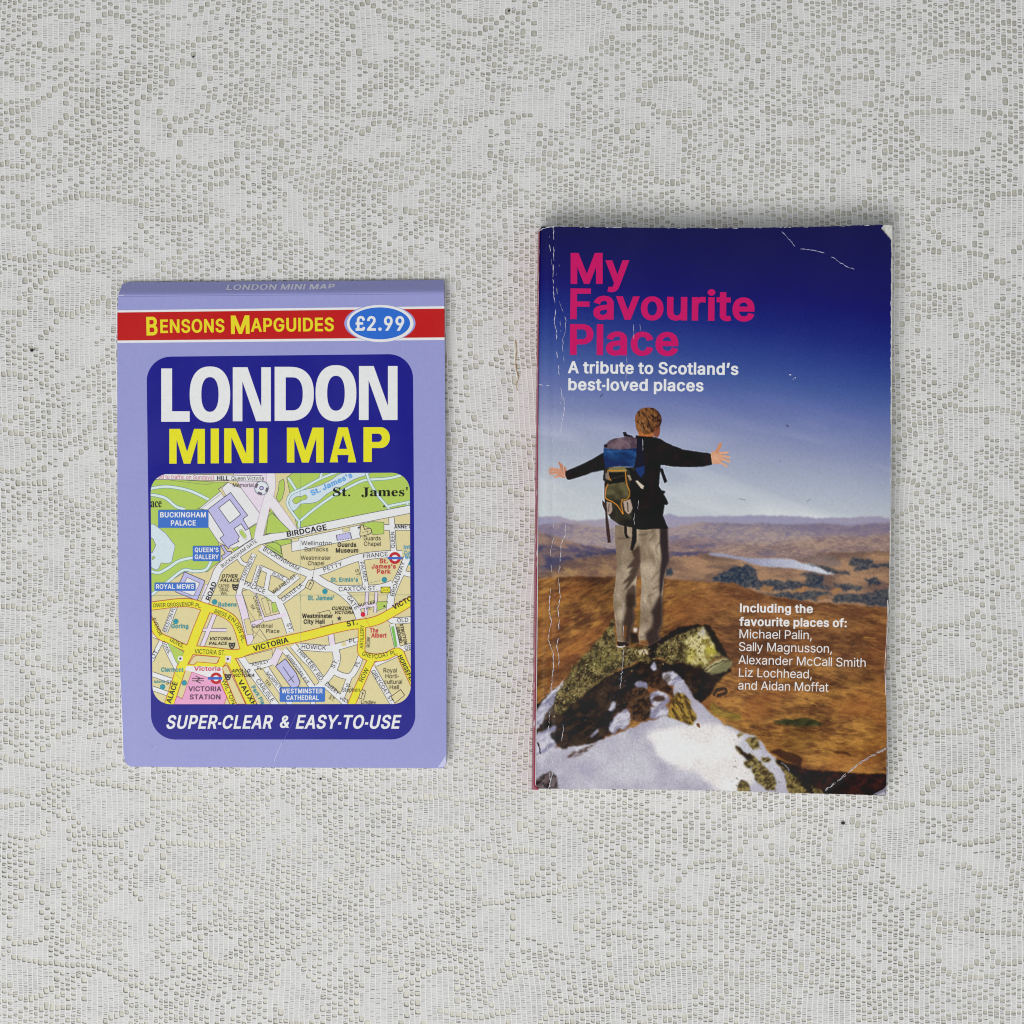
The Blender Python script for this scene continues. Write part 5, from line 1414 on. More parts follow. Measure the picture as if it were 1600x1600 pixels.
# name boxes
BOXW = (226, 228, 238)
for t, b in (('A', (197, 558, 768, 762)), ('A', (590, 968, 905, 1140)), ('A', (155, 1385, 622, 1478)), ('D', (50, 1118, 565, 1285))):
    M(t, [(b[0] + 8, b[1]), (b[2] - 8, b[1]), (b[2], b[1] + 8), (b[2], b[3] - 8), (b[2] - 8, b[3]), (b[0] + 8, b[3]), (b[0], b[3] - 8), (b[0], b[1] + 8)], BLUE)
DK = (40, 36, 40)
GRY = (72, 68, 68)
TEXT = [
    ('A', 'ed to traffic on Sundays)', 200, 203, 830, 214, 46, 'R', (196, 88, 122)), ('A', 'HILL', 866, 222, 998, 223, 50, 'B', DK),
    ('A', 'Queen Victoria', 1030, 221, 1395, 222, 44, 'R', DK), ('A', 'Memorial', 1045, 298, 1280, 298, 44, 'R', DK), ('A', 'ace', 112, 527, 235, 527, 100, 'S', DK),
    ('A', 'BUCKINGHAM', 220, 643, 740, 643, 60, 'B', BOXW), ('A', 'PALACE', 342, 736, 625, 736, 60, 'B', BOXW),
    ('A', "QUEEN'S", 612, 1038, 884, 1038, 52, 'B', BOXW), ('A', 'GALLERY', 612, 1118, 886, 1118, 54, 'B', BOXW), ('A', 'ROYAL MEWS', 172, 1455, 605, 1455, 54, 'B', BOXW),
    ('A', 'BUCKINGHAM GATE', 928, 1216, 1325, 925, 42, 'R', DK), ('A', 'BUCKINGHAM', 1385, 1018, 1782, 1252, 46, 'R', DK),
    ('A', 'STAFFORD PL.', 1165, 1370, 1300, 1075, 38, 'R', DK), ('A', 'CATHERINE', 1306, 1425, 1385, 1205, 38, 'R', DK), ('A', 'PLACE', 1490, 1298, 1615, 1352, 38, 'R', DK),
    ('A', 'OTHER', 917, 1330, 1095, 1330, 40, 'B', DK), ('A', 'PALACE', 902, 1379, 1112, 1379, 40, 'B', DK), ('A', 'CATHE-', 880, 1441, 1015, 1441, 38, 'R', DK),
    ('A', 'DRAL', 897, 1484, 1000, 1484, 38, 'R', DK), ('A', 'WK.', 908, 1525, 985, 1525, 36, 'R', DK), ('A', 'PALACE', 1170, 1412, 1400, 1512, 50, 'R', DK),
    ('A', 'ROAD', 785, 1592, 862, 1390, 56, 'B', DK), ('A', 'WILFRED ST.', 1508, 1520, 1782, 1312, 44, 'R', DK),
    ('B', "St. James's", 418, 400, 882, 185, 62, 'B', (90, 160, 226)), ('B', 'St.', 655, 402, 852, 402, 100, 'S', (22, 22, 26)), ('B', "James'", 980, 402, 1505, 402, 100, 'S', (22, 22, 26)),
    ('B', 'BIRDCAGE', 138, 866, 588, 782, 62, 'B', DK), ('B', 'Wellington', 296, 960, 640, 960, 48, 'R', GRY), ('B', 'Barracks', 335, 1030, 602, 1030, 48, 'R', GRY),
    ('B', 'Guards', 708, 980, 921, 980, 52, 'B', DK), ('B', 'Museum', 688, 1045, 943, 1045, 52, 'B', DK), ('B', 'Guards', 1005, 905, 1198, 905, 48, 'R', DK),
    ('B', 'Chapel', 1008, 968, 1198, 968, 48, 'R', DK), ('B', 'Westminster', 290, 1126, 632, 1126, 46, 'R', DK), ('B', 'Chapel', 370, 1188, 555, 1188, 46, 'R', DK),
    ('B', 'FRANCE', 1000, 1107, 1280, 1083, 48, 'R', DK), ('B', 'PETTY', 556, 1262, 768, 1190, 48, 'R', DK), ('B', 'PALMER', 962, 1155, 1015, 1378, 40, 'R', DK),
    ('B', 'ST.', 908, 1238, 930, 1325, 38, 'R', DK), ('B', 'QUEEN', 1362, 990, 1355, 808, 46, 'R', DK), ('B', "ANNE'S", 1352, 771, 1548, 768, 46, 'B', DK),
    ('B', 'St.', 1185, 1166, 1278, 1166, 50, 'B', RED), ('B', "James's", 1095, 1226, 1370, 1226, 50, 'B', RED), ('B', 'Park', 1155, 1284, 1312, 1284, 50, 'B', RED),
    ('B', "St. Ermin's", 630, 1376, 940, 1376, 48, 'B', TEAL), ('B', 'CAXTON ST.', 722, 1484, 1160, 1470, 50, 'R', DK), ('B', 'BROADWAY', 1348, 1542, 1475, 1155, 48, 'R', DK),
    ('B', 'Int', 1460, 1005, 1532, 1005, 48, 'B', (70, 150, 190)), ('B', 'Co', 1460, 1070, 1532, 1070, 48, 'B', (70, 150, 190)), ('B', 'We', 1472, 1120, 1545, 1120, 48, 'B', (70, 150, 190)),
    ('B', 'CASTLE LA.', 88, 1604, 322, 1415, 42, 'R', DK), ('B', "St. James'", 370, 1586, 668, 1586, 52, 'B', TEAL),
    ('C', 'OWER GROSVENOR', 140, 212, 600, 192, 44, 'R', DK), ('C', 'PL.', 620, 208, 684, 216, 44, 'R', DK), ('C', 'Rubens', 880, 203, 1088, 203, 48, 'B', TEAL), ('C', 'BEESTON PL.', 288, 495, 398, 210, 38, 'R', DK),
    ('C', 'Goring', 345, 450, 540, 450, 50, 'B', TEAL), ('C', 'BRESS', 832, 272, 968, 322, 44, 'R', DK), ('C', 'EN', 985, 335, 1060, 385, 44, 'R', DK), ('C', 'DEN', 1068, 400, 1118, 505, 44, 'R', DK), ('C', 'PL.', 1122, 540, 1155, 612, 44, 'R', DK),
    ('C', 'EVENOR', 128, 345, 208, 538, 40, 'R', DK), ('C', 'GDNS.', 325, 590, 475, 675, 46, 'R', DK), ('C', 'GDNS.', 235, 605, 312, 748, 38, 'R', DK),
    ('C', 'VICTORIA', 775, 585, 1025, 585, 36, 'B', DK), ('C', 'PALACE', 772, 639, 975, 639, 36, 'B', DK), ('C', 'VICTORIA ST.', 610, 735, 960, 754, 52, 'R', DK),
    ('C', 'VICTORIA', 1285, 712, 1682, 608, 62, 'B', DK), ('C', 'Cardinal', 1265, 443, 1495, 443, 44, 'R', DK), ('C', 'Place', 1425, 502, 1575, 502, 44, 'R', DK),
    ('C', 'CARDINAL', 1272, 92, 1345, 328, 40, 'R', DK), ('C', 'WK.', 1240, 190, 1275, 255, 38, 'R', DK), ('C', 'ASHLEY', 1262, 882, 1460, 842, 40, 'R', DK), ('C', 'PL.', 1322, 922, 1390, 918, 38, 'R', DK),
    ('C', 'Clermont', 230, 945, 485, 945, 50, 'B', TEAL), ('C', 'Victoria', 605, 932, 905, 932, 50, 'B', (196, 52, 96)), ('C', 'APOLLO', 1030, 952, 1240, 952, 40, 'B', DK),
    ('C', 'VICTORIA', 1045, 1004, 1290, 1004, 40, 'B', DK), ('C', 'VICTORIA', 540, 1165, 915, 1165, 56, 'B', (88, 62, 88)), ('C', 'STATION', 555, 1257, 905, 1257, 56, 'B', (88, 62, 88)),
    ('C', 'VAUXH', 1100, 1055, 1275, 1345, 56, 'B', DK), ('C', 'WILTON', 918, 1040, 1040, 1315, 44, 'R', DK), ('C', 'CARLISLE', 1305, 1048, 1480, 1292, 50, 'R', DK),
    ('C', 'MORPETH', 1420, 962, 1590, 1168, 38, 'R', DK), ('C', 'TER.', 1402, 1050, 1460, 1122, 36, 'R', DK), ('C', 'Park Pla', 1252, 1120, 1372, 1320, 48, 'B', TEAL),
    ('C', 'ALACE', 342, 1305, 420, 1068, 60, 'B', DK), ('C', 'ST', 288, 1086, 348, 1092, 46, 'R', DK), ('C', 'OT.', 150, 800, 208, 700, 44, 'R', DK), ('C', 'ictoria', 150, 1072, 275, 1068, 30, 'B', TEAL),
    ('D', 'CURZON', 640, 241, 865, 241, 38, 'B', DK), ('D', 'VICTORIA', 670, 288, 890, 288, 38, 'B', DK), ('D', 'Westminster', 305, 334, 655, 334, 50, 'B', DK), ('D', 'City Hall', 322, 399, 560, 399, 50, 'B', DK),
    ('D', 'GATE', 812, 98, 910, 242, 46, 'R', DK), ('D', 'BUTLER', 950, 210, 1140, 168, 38, 'R', DK), ('D', 'PL.', 1035, 242, 1100, 232, 36, 'R', DK), ('D', 'ST.', 820, 432, 940, 405, 62, 'B', DK),
    ('D', 'VICTO', 1350, 240, 1562, 128, 58, 'B', DK), ('D', 'ARTILLERY', 1000, 680, 1010, 415, 42, 'R', DK), ('D', 'ROW', 1075, 666, 1080, 550, 40, 'R', DK), ('D', 'The', 1075, 499, 1170, 499, 50, 'B', (196, 52, 66)),
    ('D', 'Albert', 1090, 556, 1265, 556, 50, 'B', (196, 52, 66)), ('D', 'HOWICK', 300, 680, 575, 694, 50, 'R', DK), ('D', 'PL.', 845, 620, 940, 605, 50, 'R', DK), ('D', 'OLD', 1388, 383, 1512, 376, 46, 'R', DK),
    ('D', 'STRUTTON', 1412, 405, 1465, 632, 38, 'B', DK), ('D', 'GROUND', 1372, 438, 1412, 618, 38, 'B', DK), ('D', 'THIR', 235, 700, 330, 800, 46, 'R', DK), ('D', 'LEBY RD.', 345, 815, 520, 1062, 48, 'R', DK),
    ('D', 'AMBROSDEN AVE.', 118, 762, 365, 1100, 42, 'R', DK), ('D', 'ST.', 668, 908, 722, 812, 46, 'R', DK), ('D', 'GREY', 985, 758, 1120, 795, 48, 'R', DK), ('D', 'COAT PL.', 1135, 797, 1390, 742, 48, 'R', DK),
    ('D', 'PL.', 938, 890, 970, 818, 42, 'R', DK), ('D', 'ROW', 992, 1062, 1068, 918, 52, 'R', DK), ('D', 'GREYCOAT ST.', 1090, 940, 1318, 1305, 44, 'R', DK), ('D', 'HORSEFER', 1392, 770, 1545, 1080, 50, 'B', DK),
    ('D', 'Royal', 1230, 952, 1380, 952, 48, 'R', DK), ('D', 'Horti-', 1252, 1017, 1405, 1017, 48, 'R', DK), ('D', 'cultural', 1235, 1081, 1440, 1081, 48, 'R', DK), ('D', 'Hall', 1300, 1142, 1405, 1142, 48, 'R', DK),
    ('D', 'St.', 806, 1116, 860, 1116, 40, 'R', DK), ('D', 'Stephen', 760, 1170, 960, 1170, 46, 'R', DK), ('D', 'EMERY', 562, 1092, 705, 1210, 48, 'R', DK), ('D', 'HILL', 732, 1268, 832, 1302, 46, 'R', DK),
    ('D', 'ST.', 603, 1245, 668, 1290, 44, 'R', DK), ('D', 'Lindley', 975, 1307, 1145, 1312, 40, 'R', DK), ('D', 'GE', 1475, 697, 1548, 686, 48, 'R', DK),
    ('D', 'WESTMINSTER', 72, 1188, 540, 1188, 54, 'B', BOXW), ('D', 'CATHEDRAL', 125, 1265, 495, 1265, 54, 'B', BOXW), ('D', 'ST.', 128, 400, 158, 492, 44, 'R', DK),
]
ITALIC = {('A', 'OTHER'), ('C', 'APOLLO'), ('D', 'CURZON')}
for (t, s, x0, y0, x1, y1, cap, st, colr) in TEXT:
    sh = .22 if (cap <= 40 and st == 'B' and s in ('OTHER', 'PALACE', 'APOLLO', 'VICTORIA', 'CURZON')) else 0.0
    mp.text(s, T(t, (x0, y0)), T(t, (x1, y1)), cap / 7.2727, st, colr, shear=sh)
mp.build('street_map', mat_map, front, MB)

# ------------------------------------------------------------------ paperback
mat_cover = print_material('laminated_book_cover', 0.32, 0.035, 0.10, 0.28)
mat_pages = plain_material('book_page_block', (0.76, 0.745, 0.70), 0.85, 700.0, 0.16, stretch=(1, 1, 9))
BOOK_Z = 0.0122
bb = P(np.array(1115.0), np.array(797.0), 0.0)
BB = (float(bb[0]), float(bb[1]), 0.0)
book = thing('paperback_book', 'worn paperback with a hiker cover photo and pink spine, right of the map booklet', 'book', BB)

L_EDGE = np.array([(352, 850), (355, 846), (358, 844), (362, 843), (420, 842.4), (600, 841), (760, 840), (930, 838.6), (1100, 837), (1200, 836), (1226, 835.6), (1231, 838), (1234, 842)])
R_EDGE = np.array([(350, 1391), (376, 1392.6), (420, 1392.7), (500, 1392), (640, 1391.4), (752, 1391.8), (846, 1390.2), (938, 1388.4), (1000, 1386), (1074, 1384.4), (1130, 1385.4), (1208, 1385), (1236, 1385), (1243, 1383.5)])
T_EDGE = np.array([(836, 354.6), (862, 353.8), (960, 355.2), (1060, 356.3), (1110, 356.5), (1180, 355.8), (1260, 354.8), (1330, 352.4), (1378, 350.9), (1393, 351)])
B_EDGE = np.array([(834, 1231.6), (842, 1232.3), (980, 1233), (1140, 1235.2), (1213, 1238.6), (1296, 1240.4), (1350, 1242), (1386, 1243.4)])


def book_relief(x, y):
    x = np.asarray(x, float)
    y = np.asarray(y, float)
    lx = np.interp(y, L_EDGE[:, 0], L_EDGE[:, 1])
    d = x - lx
    z = -0.0016 * np.clip(1 - d / 14, 0, 1) ** 2.0                       # rolls over into the spine
    z = z - 0.00022 * np.exp(-((x - 866 - (y - 360) * -.006) / 4.0) ** 2)     # hinge groove
    z = z - 0.0006 * np.clip(1 - d / 160, 0, 1)
    z = z - 0.0011 * np.clip((x - 1325) / 65, 0, 1) ** 2
    # bottom right corner bent down past its crease
    k = ((x - 1290) * 68 + (y - 1242) * 95) / 117.0 - 0
    z = z - 0.00010 * np.clip(k, 0, 60) * 0.9
    # slight waves of a much-read cover
    z = z + 0.00035 * np.sin((y - 360) / 300.0) * np.clip((x - 900) / 480, 0, 1)
    return z


W0, W1, H0, H1 = 828, 1398, 346, 1248
gx, gy = np.meshgrid(np.arange(W0, W1) + .5, np.arange(H0, H1) + .5)
IMG = np.zeros((H1 - H0, W1 - W0, 3))


EDGE = 1.6                     # how ragged the outlines of the printed patches are


def cover_mask(pts, soft=0):
    p = np.asarray(pts, float)
    x0, y0 = np.floor(p.min(0)).astype(int) - 2 - soft * 2
    x1, y1 = np.ceil(p.max(0)).astype(int) + 3 + soft * 2
    x0, y0, x1, y1 = max(x0, W0), max(y0, H0), min(x1, W1), min(y1, H1)
    if x1 <= x0 or y1 <= y0:
        return None
    S = 3
    X, Y = np.meshgrid(np.arange(x0, x1, 1 / S) + .5 / S, np.arange(y0, y1, 1 / S) + .5 / S)
    h, w = y1 - y0, x1 - x0
    X, Y = X[:h * S, :w * S], Y[:h * S, :w * S]
    if EDGE > 0:
        wx_ = (fbm(X, Y, 7, 3, off=3.1) - .5) * 2.4 * EDGE
        wy_ = (fbm(X, Y, 6, 3, off=13.7) - .5) * 2.4 * EDGE
        X, Y = X + wx_, Y + wy_
    inside = np.zeros(X.shape, bool)
    for i in range(len(p)):
        (ax, ay), (bx, by) = p[i], p[(i + 1) % len(p)]
        if ay == by:
            continue
        cnd = (ay > Y) != (by > Y)
        inside ^= cnd & (X < (bx - ax) * (Y - ay) / (by - ay) + ax)
    m = inside[:h * S, :w * S].reshape(h, S, w, S).mean((1, 3))
    for _ in range(2):
        if soft:
            k = 2 * soft + 1
            q = np.pad(m, soft, mode='edge')
            m = sum(q[i:i + h] for i in range(k)) / k
            m = sum(m[:, i:i + w] for i in range(k)) / k
    return x0, y0, x1, y1, m


def paint(pts, colour, alpha=1.0, soft=0, smooth=0):
    """lay a patch of printed colour; colour is one value or a full-size field"""
    if smooth:
        pts = smooth_loop(pts, smooth)
    r = cover_mask(pts, soft)
    if r is None:
        return
    x0, y0, x1, y1, m = r
    sl = (slice(y0 - H0, y1 - H0), slice(x0 - W0, x1 - W0))
    c = np.asarray(colour, float)
    if c.ndim == 3:
        c = c[sl]
    a = (m * alpha)[..., None]
    IMG[sl] = IMG[sl] * (1 - a) + c * a


def stroke(pts, w, colour, alpha=1.0, n=4, soft=0, taper=False):
    p = smooth_loop(pts, n, closed=False) if len(pts) > 2 else np.asarray(pts, float)
    d = np.gradient(p, axis=0)
    nn = np.stack([-d[:, 1], d[:, 0]], 1)
    nn /= np.maximum(np.linalg.norm(nn, axis=1, keepdims=True), 1e-6)
    hw = np.full((len(p), 1), w / 2.0)
    if taper:
        hw = hw * np.linspace(1, .35, len(p))[:, None]
    paint(np.vstack([p + nn * hw, (p - nn * hw)[::-1]]), colour, alpha, soft)


def field(c0, c1, n, lo=.3, hi=.7):
    t = np.clip((n - lo) / (hi - lo), 0, 1)[..., None]
    return np.asarray(c0, float) * (1 - t) + np.asarray(c1, float) * t


# --- sky
sk = np.array([(346, 18, 12, 74), (400, 20, 17, 87), (450, 23, 25, 101), (500, 31, 43, 121), (540, 46, 64, 136), (580, 67, 88, 151), (620, 94, 108, 164), (660, 122, 131, 173),
               (700, 147, 154, 182), (740, 167, 175, 191), (780, 185, 191, 198), (815, 193, 199, 202)], float)
yy = gy + 38 * np.clip((gx - 1040) / 350, -1, 1) * -1.0 * np.clip((gy - 380) / 120, 0, 1) + (fbm(gx, gy, 140, 3, ang=12, stretch=3) - .5) * 26
for ch in range(3):
    IMG[..., ch] = np.interp(yy, sk[:, 0], sk[:, ch + 1])
cloud = fbm(gx, gy, 60, 4, ang=14, stretch=5, off=4)
IMG += (np.clip((cloud - .5) * 3, 0, 1) * np.clip((gy - 590) / 90, 0, 1) * 26)[..., None] * np.array([1.0, .9, .7])

# --- distant hills
hz = fbm(gx, gy, 26, 4, ang=8, stretch=4, off=2)
hz2 = fbm(gx, gy, 6, 3, ang=-14, stretch=2.4, off=8) * .6 + fbm(gx, gy, 2.6, 2, ang=10, stretch=2.2, off=38) * .4
far = field((150, 146, 172), (160, 150, 164), hz)
ridge = [(W0, 808), (870, 806), (892, 812), (912, 814), (945, 811), (1030, 806), (1048, 803), (1062, 807), (1110, 806.5), (1150, 806), (1180, 805), (1215, 805.5), (1245, 806.5), (1275, 809.5),
         (1310, 809), (1345, 807.5), (1372, 807), (W1, 810)]
paint(ridge + [(W1, 860), (W0, 860)], far, soft=1)
mid = field((126, 116, 136), (160, 142, 140), hz * .45 + hz2 * .55, .38, .62)
r2 = [(W0, 823), (880, 816), (930, 822), (990, 828), (1050, 824), (1100, 816), (1130, 817), (1190, 818), (1240, 819), (1290, 817.5), (1330, 822), (1360, 818), (W1, 816)]
paint(r2 + [(W1, 960), (W0, 960)], mid, soft=1)
warm = field((128, 104, 102), (164, 136, 120), hz * .45 + hz2 * .55, .38, .62)
r3 = [(1030, 852), (1080, 840), (1130, 846), (1200, 850), (1260, 842), (1310, 838), (1350, 838), (W1, 832), (W1, 960), (1030, 960)]
paint(r3, warm, .85, soft=4)
for pts, a in (([(1260, 824), (1300, 820), (1345, 822), (1395, 818), (1395, 832), (1330, 836), (1290, 828)], .5), ([(1060, 846), (1110, 843), (1150, 850), (1100, 856)], .35)):
    paint(pts, (112, 100, 128), a, soft=3, smooth=3)
# left hill with heather and forest
n1 = fbm(gx, gy, 20, 4, ang=18, stretch=2.4, off=15)
left = field((84, 76, 104), (146, 118, 104), n1, .4, .6)
paint([(W0, 829), (850, 833), (880, 842), (905, 850), (930, 853), (960, 858), (1000, 866), (1040, 862), (1110, 862), (1110, 930), (W0, 930)], left, soft=1)
n2 = fbm(gx, gy, 13, 4, ang=12, stretch=2.2, off=33)
paint([(W0, 852), (870, 852), (890, 862), (930, 860), (960, 858), (975, 866), (930, 880), (890, 890), (850, 905), (W0, 905)], field((52, 56, 92), (120, 98, 96), n2, .42, .62), .8, soft=2)
paint([(890, 874), (930, 868), (975, 862), (1000, 872), (1010, 905), (W0, 915), (W0, 896), (850, 895)], field((110, 82, 70), (160, 124, 84), n2, .36, .62), .85, soft=3)
# right middle ground
EDGE = 3.0
rm = field((112, 88, 78), (162, 126, 98), fbm(gx, gy, 16, 4, ang=4, stretch=3, off=11), .34, .66)
paint(T('L', [(-440, 1240), (0, 1195), (200, 1235), (560, 1240), (750, 1250), (900, 1200), (1510, 1170), (1510, 1700), (-440, 1700)]), rm, soft=1)
paint(T('L', [(740, 1255), (860, 1215), (1000, 1215), (1100, 1270), (1060, 1300), (900, 1300), (800, 1280)]), (118, 104, 104), .7, soft=2, smooth=3)
lake = field((150, 150, 174), (204, 208, 218), np.clip((gx - 1150) / 160, 0, 1) * .8 + .1, .2, .8)
EDGE = .8
paint(T('L', [(0, 1195), (100, 1200), (300, 1235), (560, 1240), (690, 1250), (760, 1280), (850, 1290), (950, 1335), (1035, 1372), (960, 1372), (820, 1345), (640, 1318), (470, 1308), (330, 1280), (200, 1240), (0, 1215)]),
      lake, soft=1, smooth=3)
paint(T('L', [(370, 1190), (480, 1160), (560, 1190), (540, 1215), (420, 1215)]), (98, 92, 114), .5, soft=1)
EDGE = 3.6
FOR = field((34, 46, 66), (74, 78, 84), fbm(gx, gy, 4, 3, off=19), .3, .7)
for pts in ([(800, 1290), (960, 1300), (1110, 1340), (1180, 1370), (1040, 1372), (930, 1330)], [(1150, 1300), (1180, 1240), (1330, 1245), (1370, 1285), (1280, 1320)], [(1200, 1320), (1380, 1290), (1510, 1290), (1510, 1312), (1330, 1320), (1290, 1345), (1190, 1345)],
            [(20, 1430), (70, 1370), (130, 1340), (200, 1320), (290, 1312), (325, 1370), (325, 1425), (250, 1450), (120, 1435)], [(330, 1430), (560, 1420), (770, 1440), (880, 1440), (1010, 1470), (980, 1490), (760, 1490), (560, 1510), (430, 1505), (340, 1470)],
            [(730, 1362), (880, 1372), (965, 1385), (950, 1420), (900, 1480), (870, 1470), (800, 1440), (795, 1400)], [(470, 1530), (700, 1515), (1000, 1510), (1020, 1545), (900, 1590), (660, 1590)], [(1000, 1450), (1200, 1460), (1280, 1480), (1250, 1505), (1120, 1510)],
            [(1270, 1410), (1400, 1405), (1440, 1440), (1330, 1465)], [(1040, 1540), (1300, 1530), (1510, 1490), (1510, 1640), (1000, 1600)]):
    paint(T('L', pts), FOR, .82, soft=1)
paint(T('P', [(1370, 1440), (1420, 1390), (1600, 1320), (1700, 1340), (1700, 1480), (1500, 1460)]), FOR, .9, soft=1, smooth=3)
paint(T('P', [(990, 1350), (1060, 1345), (1050, 1380), (1000, 1410)]), FOR, .9, soft=1)
paint(T('P', [(1110, 1165), (1380, 1150), (1380, 1180), (1200, 1185)]), (92, 88, 116), .6, soft=1)
for pts in ([(420, 1490), (450, 1465), (520, 1490), (500, 1520), (430, 1515)], [(660, 1520), (760, 1485), (860, 1490), (700, 1530)], [(860, 1575), (960, 1540), (1010, 1545), (930, 1590)], [(1000, 1520), (1060, 1480), (1100, 1500), (1030, 1540)]):
    paint(T('L', pts), (166, 118, 74), .8, soft=1)

# --- moor
EDGE = 1.6
a1 = fbm(gx, gy, 20, 5, ang=-24, stretch=2.2, off=5)
a2 = fbm(gx, gy, 7, 4, ang=-20, stretch=2.5, off=25)
b1 = fbm(gx, gy, 24, 5, ang=9, stretch=3.0, off=45)
b2 = fbm(gx, gy, 7, 4, ang=6, stretch=2.6, off=65)
side = np.clip((gx - 1040) / 80, 0, 1)
a3 = fbm(gx, gy, 3.2, 2, ang=-22, stretch=3.0, off=28)
b3 = fbm(gx, gy, 3.0, 2, ang=6, stretch=3.0, off=68)
mx = (a1 * .45 + a2 * .33 + a3 * .22) * (1 - side) + (b1 * .45 + b2 * .33 + b3 * .22) * side
moor = field((88, 54, 34), (174, 122, 60), mx, .36, .64)
moor = moor * (1 - .25 * np.clip((fbm(gx, gy, 50, 3, off=77) - .5) * 4, 0, 1))[..., None]
red = np.clip((fbm(gx, gy, 36, 3, ang=-15, stretch=2, off=91) - .48) * 5, 0, 1)[..., None] * .45
moor = moor * (1 - red) + np.array([140, 80, 42]) * red
# darker purple-brown towards the upper right, brighter gold lower down
up = (np.clip((1110 - gy) / 130, 0, 1) * side)[..., None] * .55
moor = moor * (1 - up) + field((92, 58, 40), (146, 100, 64), mx, .34, .66) * up
gold = (np.exp(-((gy - 1165) / 28) ** 2) * side)[..., None] * .32
moor = moor * (1 - gold) + field((150, 96, 34), (200, 150, 62), mx, .34, .66) * gold
moorline = [(W0, 905), (860, 903), (900, 900), (940, 902), (990, 900), (1040, 904), (1110, 910), (1148, 911), (1168, 920), (1200, 931), (1262, 940), (1330, 945), (1395, 950)]
paint(moorline + [(W1, H1), (W0, H1)], moor, soft=1)
rng6 = np.random.default_rng(12)
for k in range(170):
    x, y = rng6.uniform(840, 1390), rng6.uniform(915, 1225)
    if x > 1040 and y < 935:
        continue
    a = math.radians(-26 if x < 1020 else rng6.uniform(-4, 12)) + rng6.normal(0, .15)
    l = rng6.uniform(5, 20)
    dark = rng6.random() < .6
    stroke([(x, y), (x + l * .5 * math.cos(a), y + l * .5 * math.sin(a) + rng6.normal(0, .8)), (x + l * math.cos(a), y + l * math.sin(a))], rng6.uniform(.7, 2.0),
           (64, 40, 26) if dark else (206, 156, 72), rng6.uniform(.2, .5), taper=True)
paint(T('F', [(0, 800), (60, 850), (160, 890), (230, 905), (240, 950), (150, 945), (60, 920), (0, 900)]), field((112, 96, 40), (150, 124, 56), a2), .8, soft=2)
stroke(T('F', [(10, 800), (60, 855), (140, 890), (200, 895)]), .8, (60, 50, 28), .7)
stroke(T('F', [(20, 760), (60, 715), (120, 715), (100, 750), (50, 762)]), 5, (46, 34, 32), .85)
stroke(T('F', [(1060, 330), (1090, 360), (1065, 390)]), 2.2, (70, 46, 34), .6)
paint(T('F', [(480, 958), (560, 940), (640, 938), (750, 930), (800, 950), (848, 972), (840, 990), (700, 992), (560, 985), (490, 975)]), field((36, 40, 24), (72, 70, 40), a2), .95, soft=1)
stroke(T('F', [(840, 100), (1000, 130), (1200, 130), (1340, 135)]), 5, (96, 56, 40), .5, soft=2)
stroke(T('F', [(880, 410), (960, 400), (1080, 440), (1100, 470)]), 6, (92, 58, 36), .45, soft=2)
stroke(T('F', [(1000, 180), (1150, 300), (1000, 560), (1180, 640)]), 4, (110, 72, 46), .35, soft=3)
# dark slab in the near right corner
paint(T('F', [(440, 1185), (520, 1165), (640, 1200), (700, 1240), (680, 1310), (560, 1250)]), (50, 28, 16), .85, soft=1)
paint(T('F', [(860, 1165), (950, 1180), (1040, 1190), (1070, 1215), (960, 1200)]), (60, 32, 18), .8, soft=1)
slab = field((26, 13, 12), (60, 32, 18), fbm(gx, gy, 9, 4, off=52), .35, .8)
paint(T('F', [(500, 1245), (640, 1290), (760, 1320), (980, 1338), (1160, 1350), (1400, 1350), (1400, 1560), (860, 1560), (640, 1420)]), slab, .97, soft=1)

# --- boulder, turf and snow
EDGE = 2.4
snow = field((166, 161, 177), (190, 187, 197), fbm(gx, gy, 40, 3, off=7), .3, .7)
lit = field((220, 214, 212), (236, 231, 228), fbm(gx, gy, 30, 3, off=17), .3, .7)
rockd = field((18, 12, 12), (58, 42, 30), fbm(gx, gy, 8, 4, ang=-35, stretch=1.6, off=61), .36, .7)
moss_n = fbm(gx, gy, 7, 4, off=71)
moss_m = fbm(gx, gy, 3.0, 2, ang=-40, stretch=2, off=72)
moss = field((50, 42, 26), (126, 112, 66), moss_n * .65 + moss_m * .35, .36, .66)
pale = np.clip((fbm(gx, gy, 4.5, 3, off=83) - .56) * 7, 0, 1)[..., None]
moss = moss * (1 - pale * .35) + np.array([180, 164, 110]) * pale * .35
dkm = np.clip((.42 - fbm(gx, gy, 3.2, 2, off=88)) * 8, 0, 1)[..., None]
moss = moss * (1 - dkm * .7) + np.array([44, 32, 16]) * dkm * .7
# snow field
paint(T('R', [(60, 1180), (200, 1200), (460, 1160), (620, 1120), (760, 1070), (960, 980), (1100, 940), (1200, 900), (1150, 760), (1180, 640), (1240, 640), (1330, 790), (1450, 930), (1540, 975)]) .tolist()
      + T('F', [(100, 985), (180, 1010), (270, 1050), (330, 1060), (400, 1120), (420, 1170), (490, 1235), (560, 1330), (590, 1400), (600, 1520), (-200, 1540)]).tolist() + T('R', [(60, 1540)]).tolist(), snow, soft=1)
paint(T('R', [(955, 1085), (1010, 1060), (1100, 1040), (1250, 1020), (1400, 1000), (1560, 1010)]).tolist() + T('F', [(120, 1010), (250, 1060), (200, 1140), (240, 1210), (320, 1330), (340, 1400), (300, 1440), (210, 1500), (60, 1480), (-40, 1400), (-120, 1330)]).tolist()
      + T('R', [(1200, 1350), (1100, 1300), (1035, 1240), (1000, 1160)]).tolist(), lit, soft=4, smooth=2)
stroke(T('R', [(420, 1330), (480, 1370), (530, 1330), (500, 1420)]), 5, (166, 160, 190), .35, soft=3)
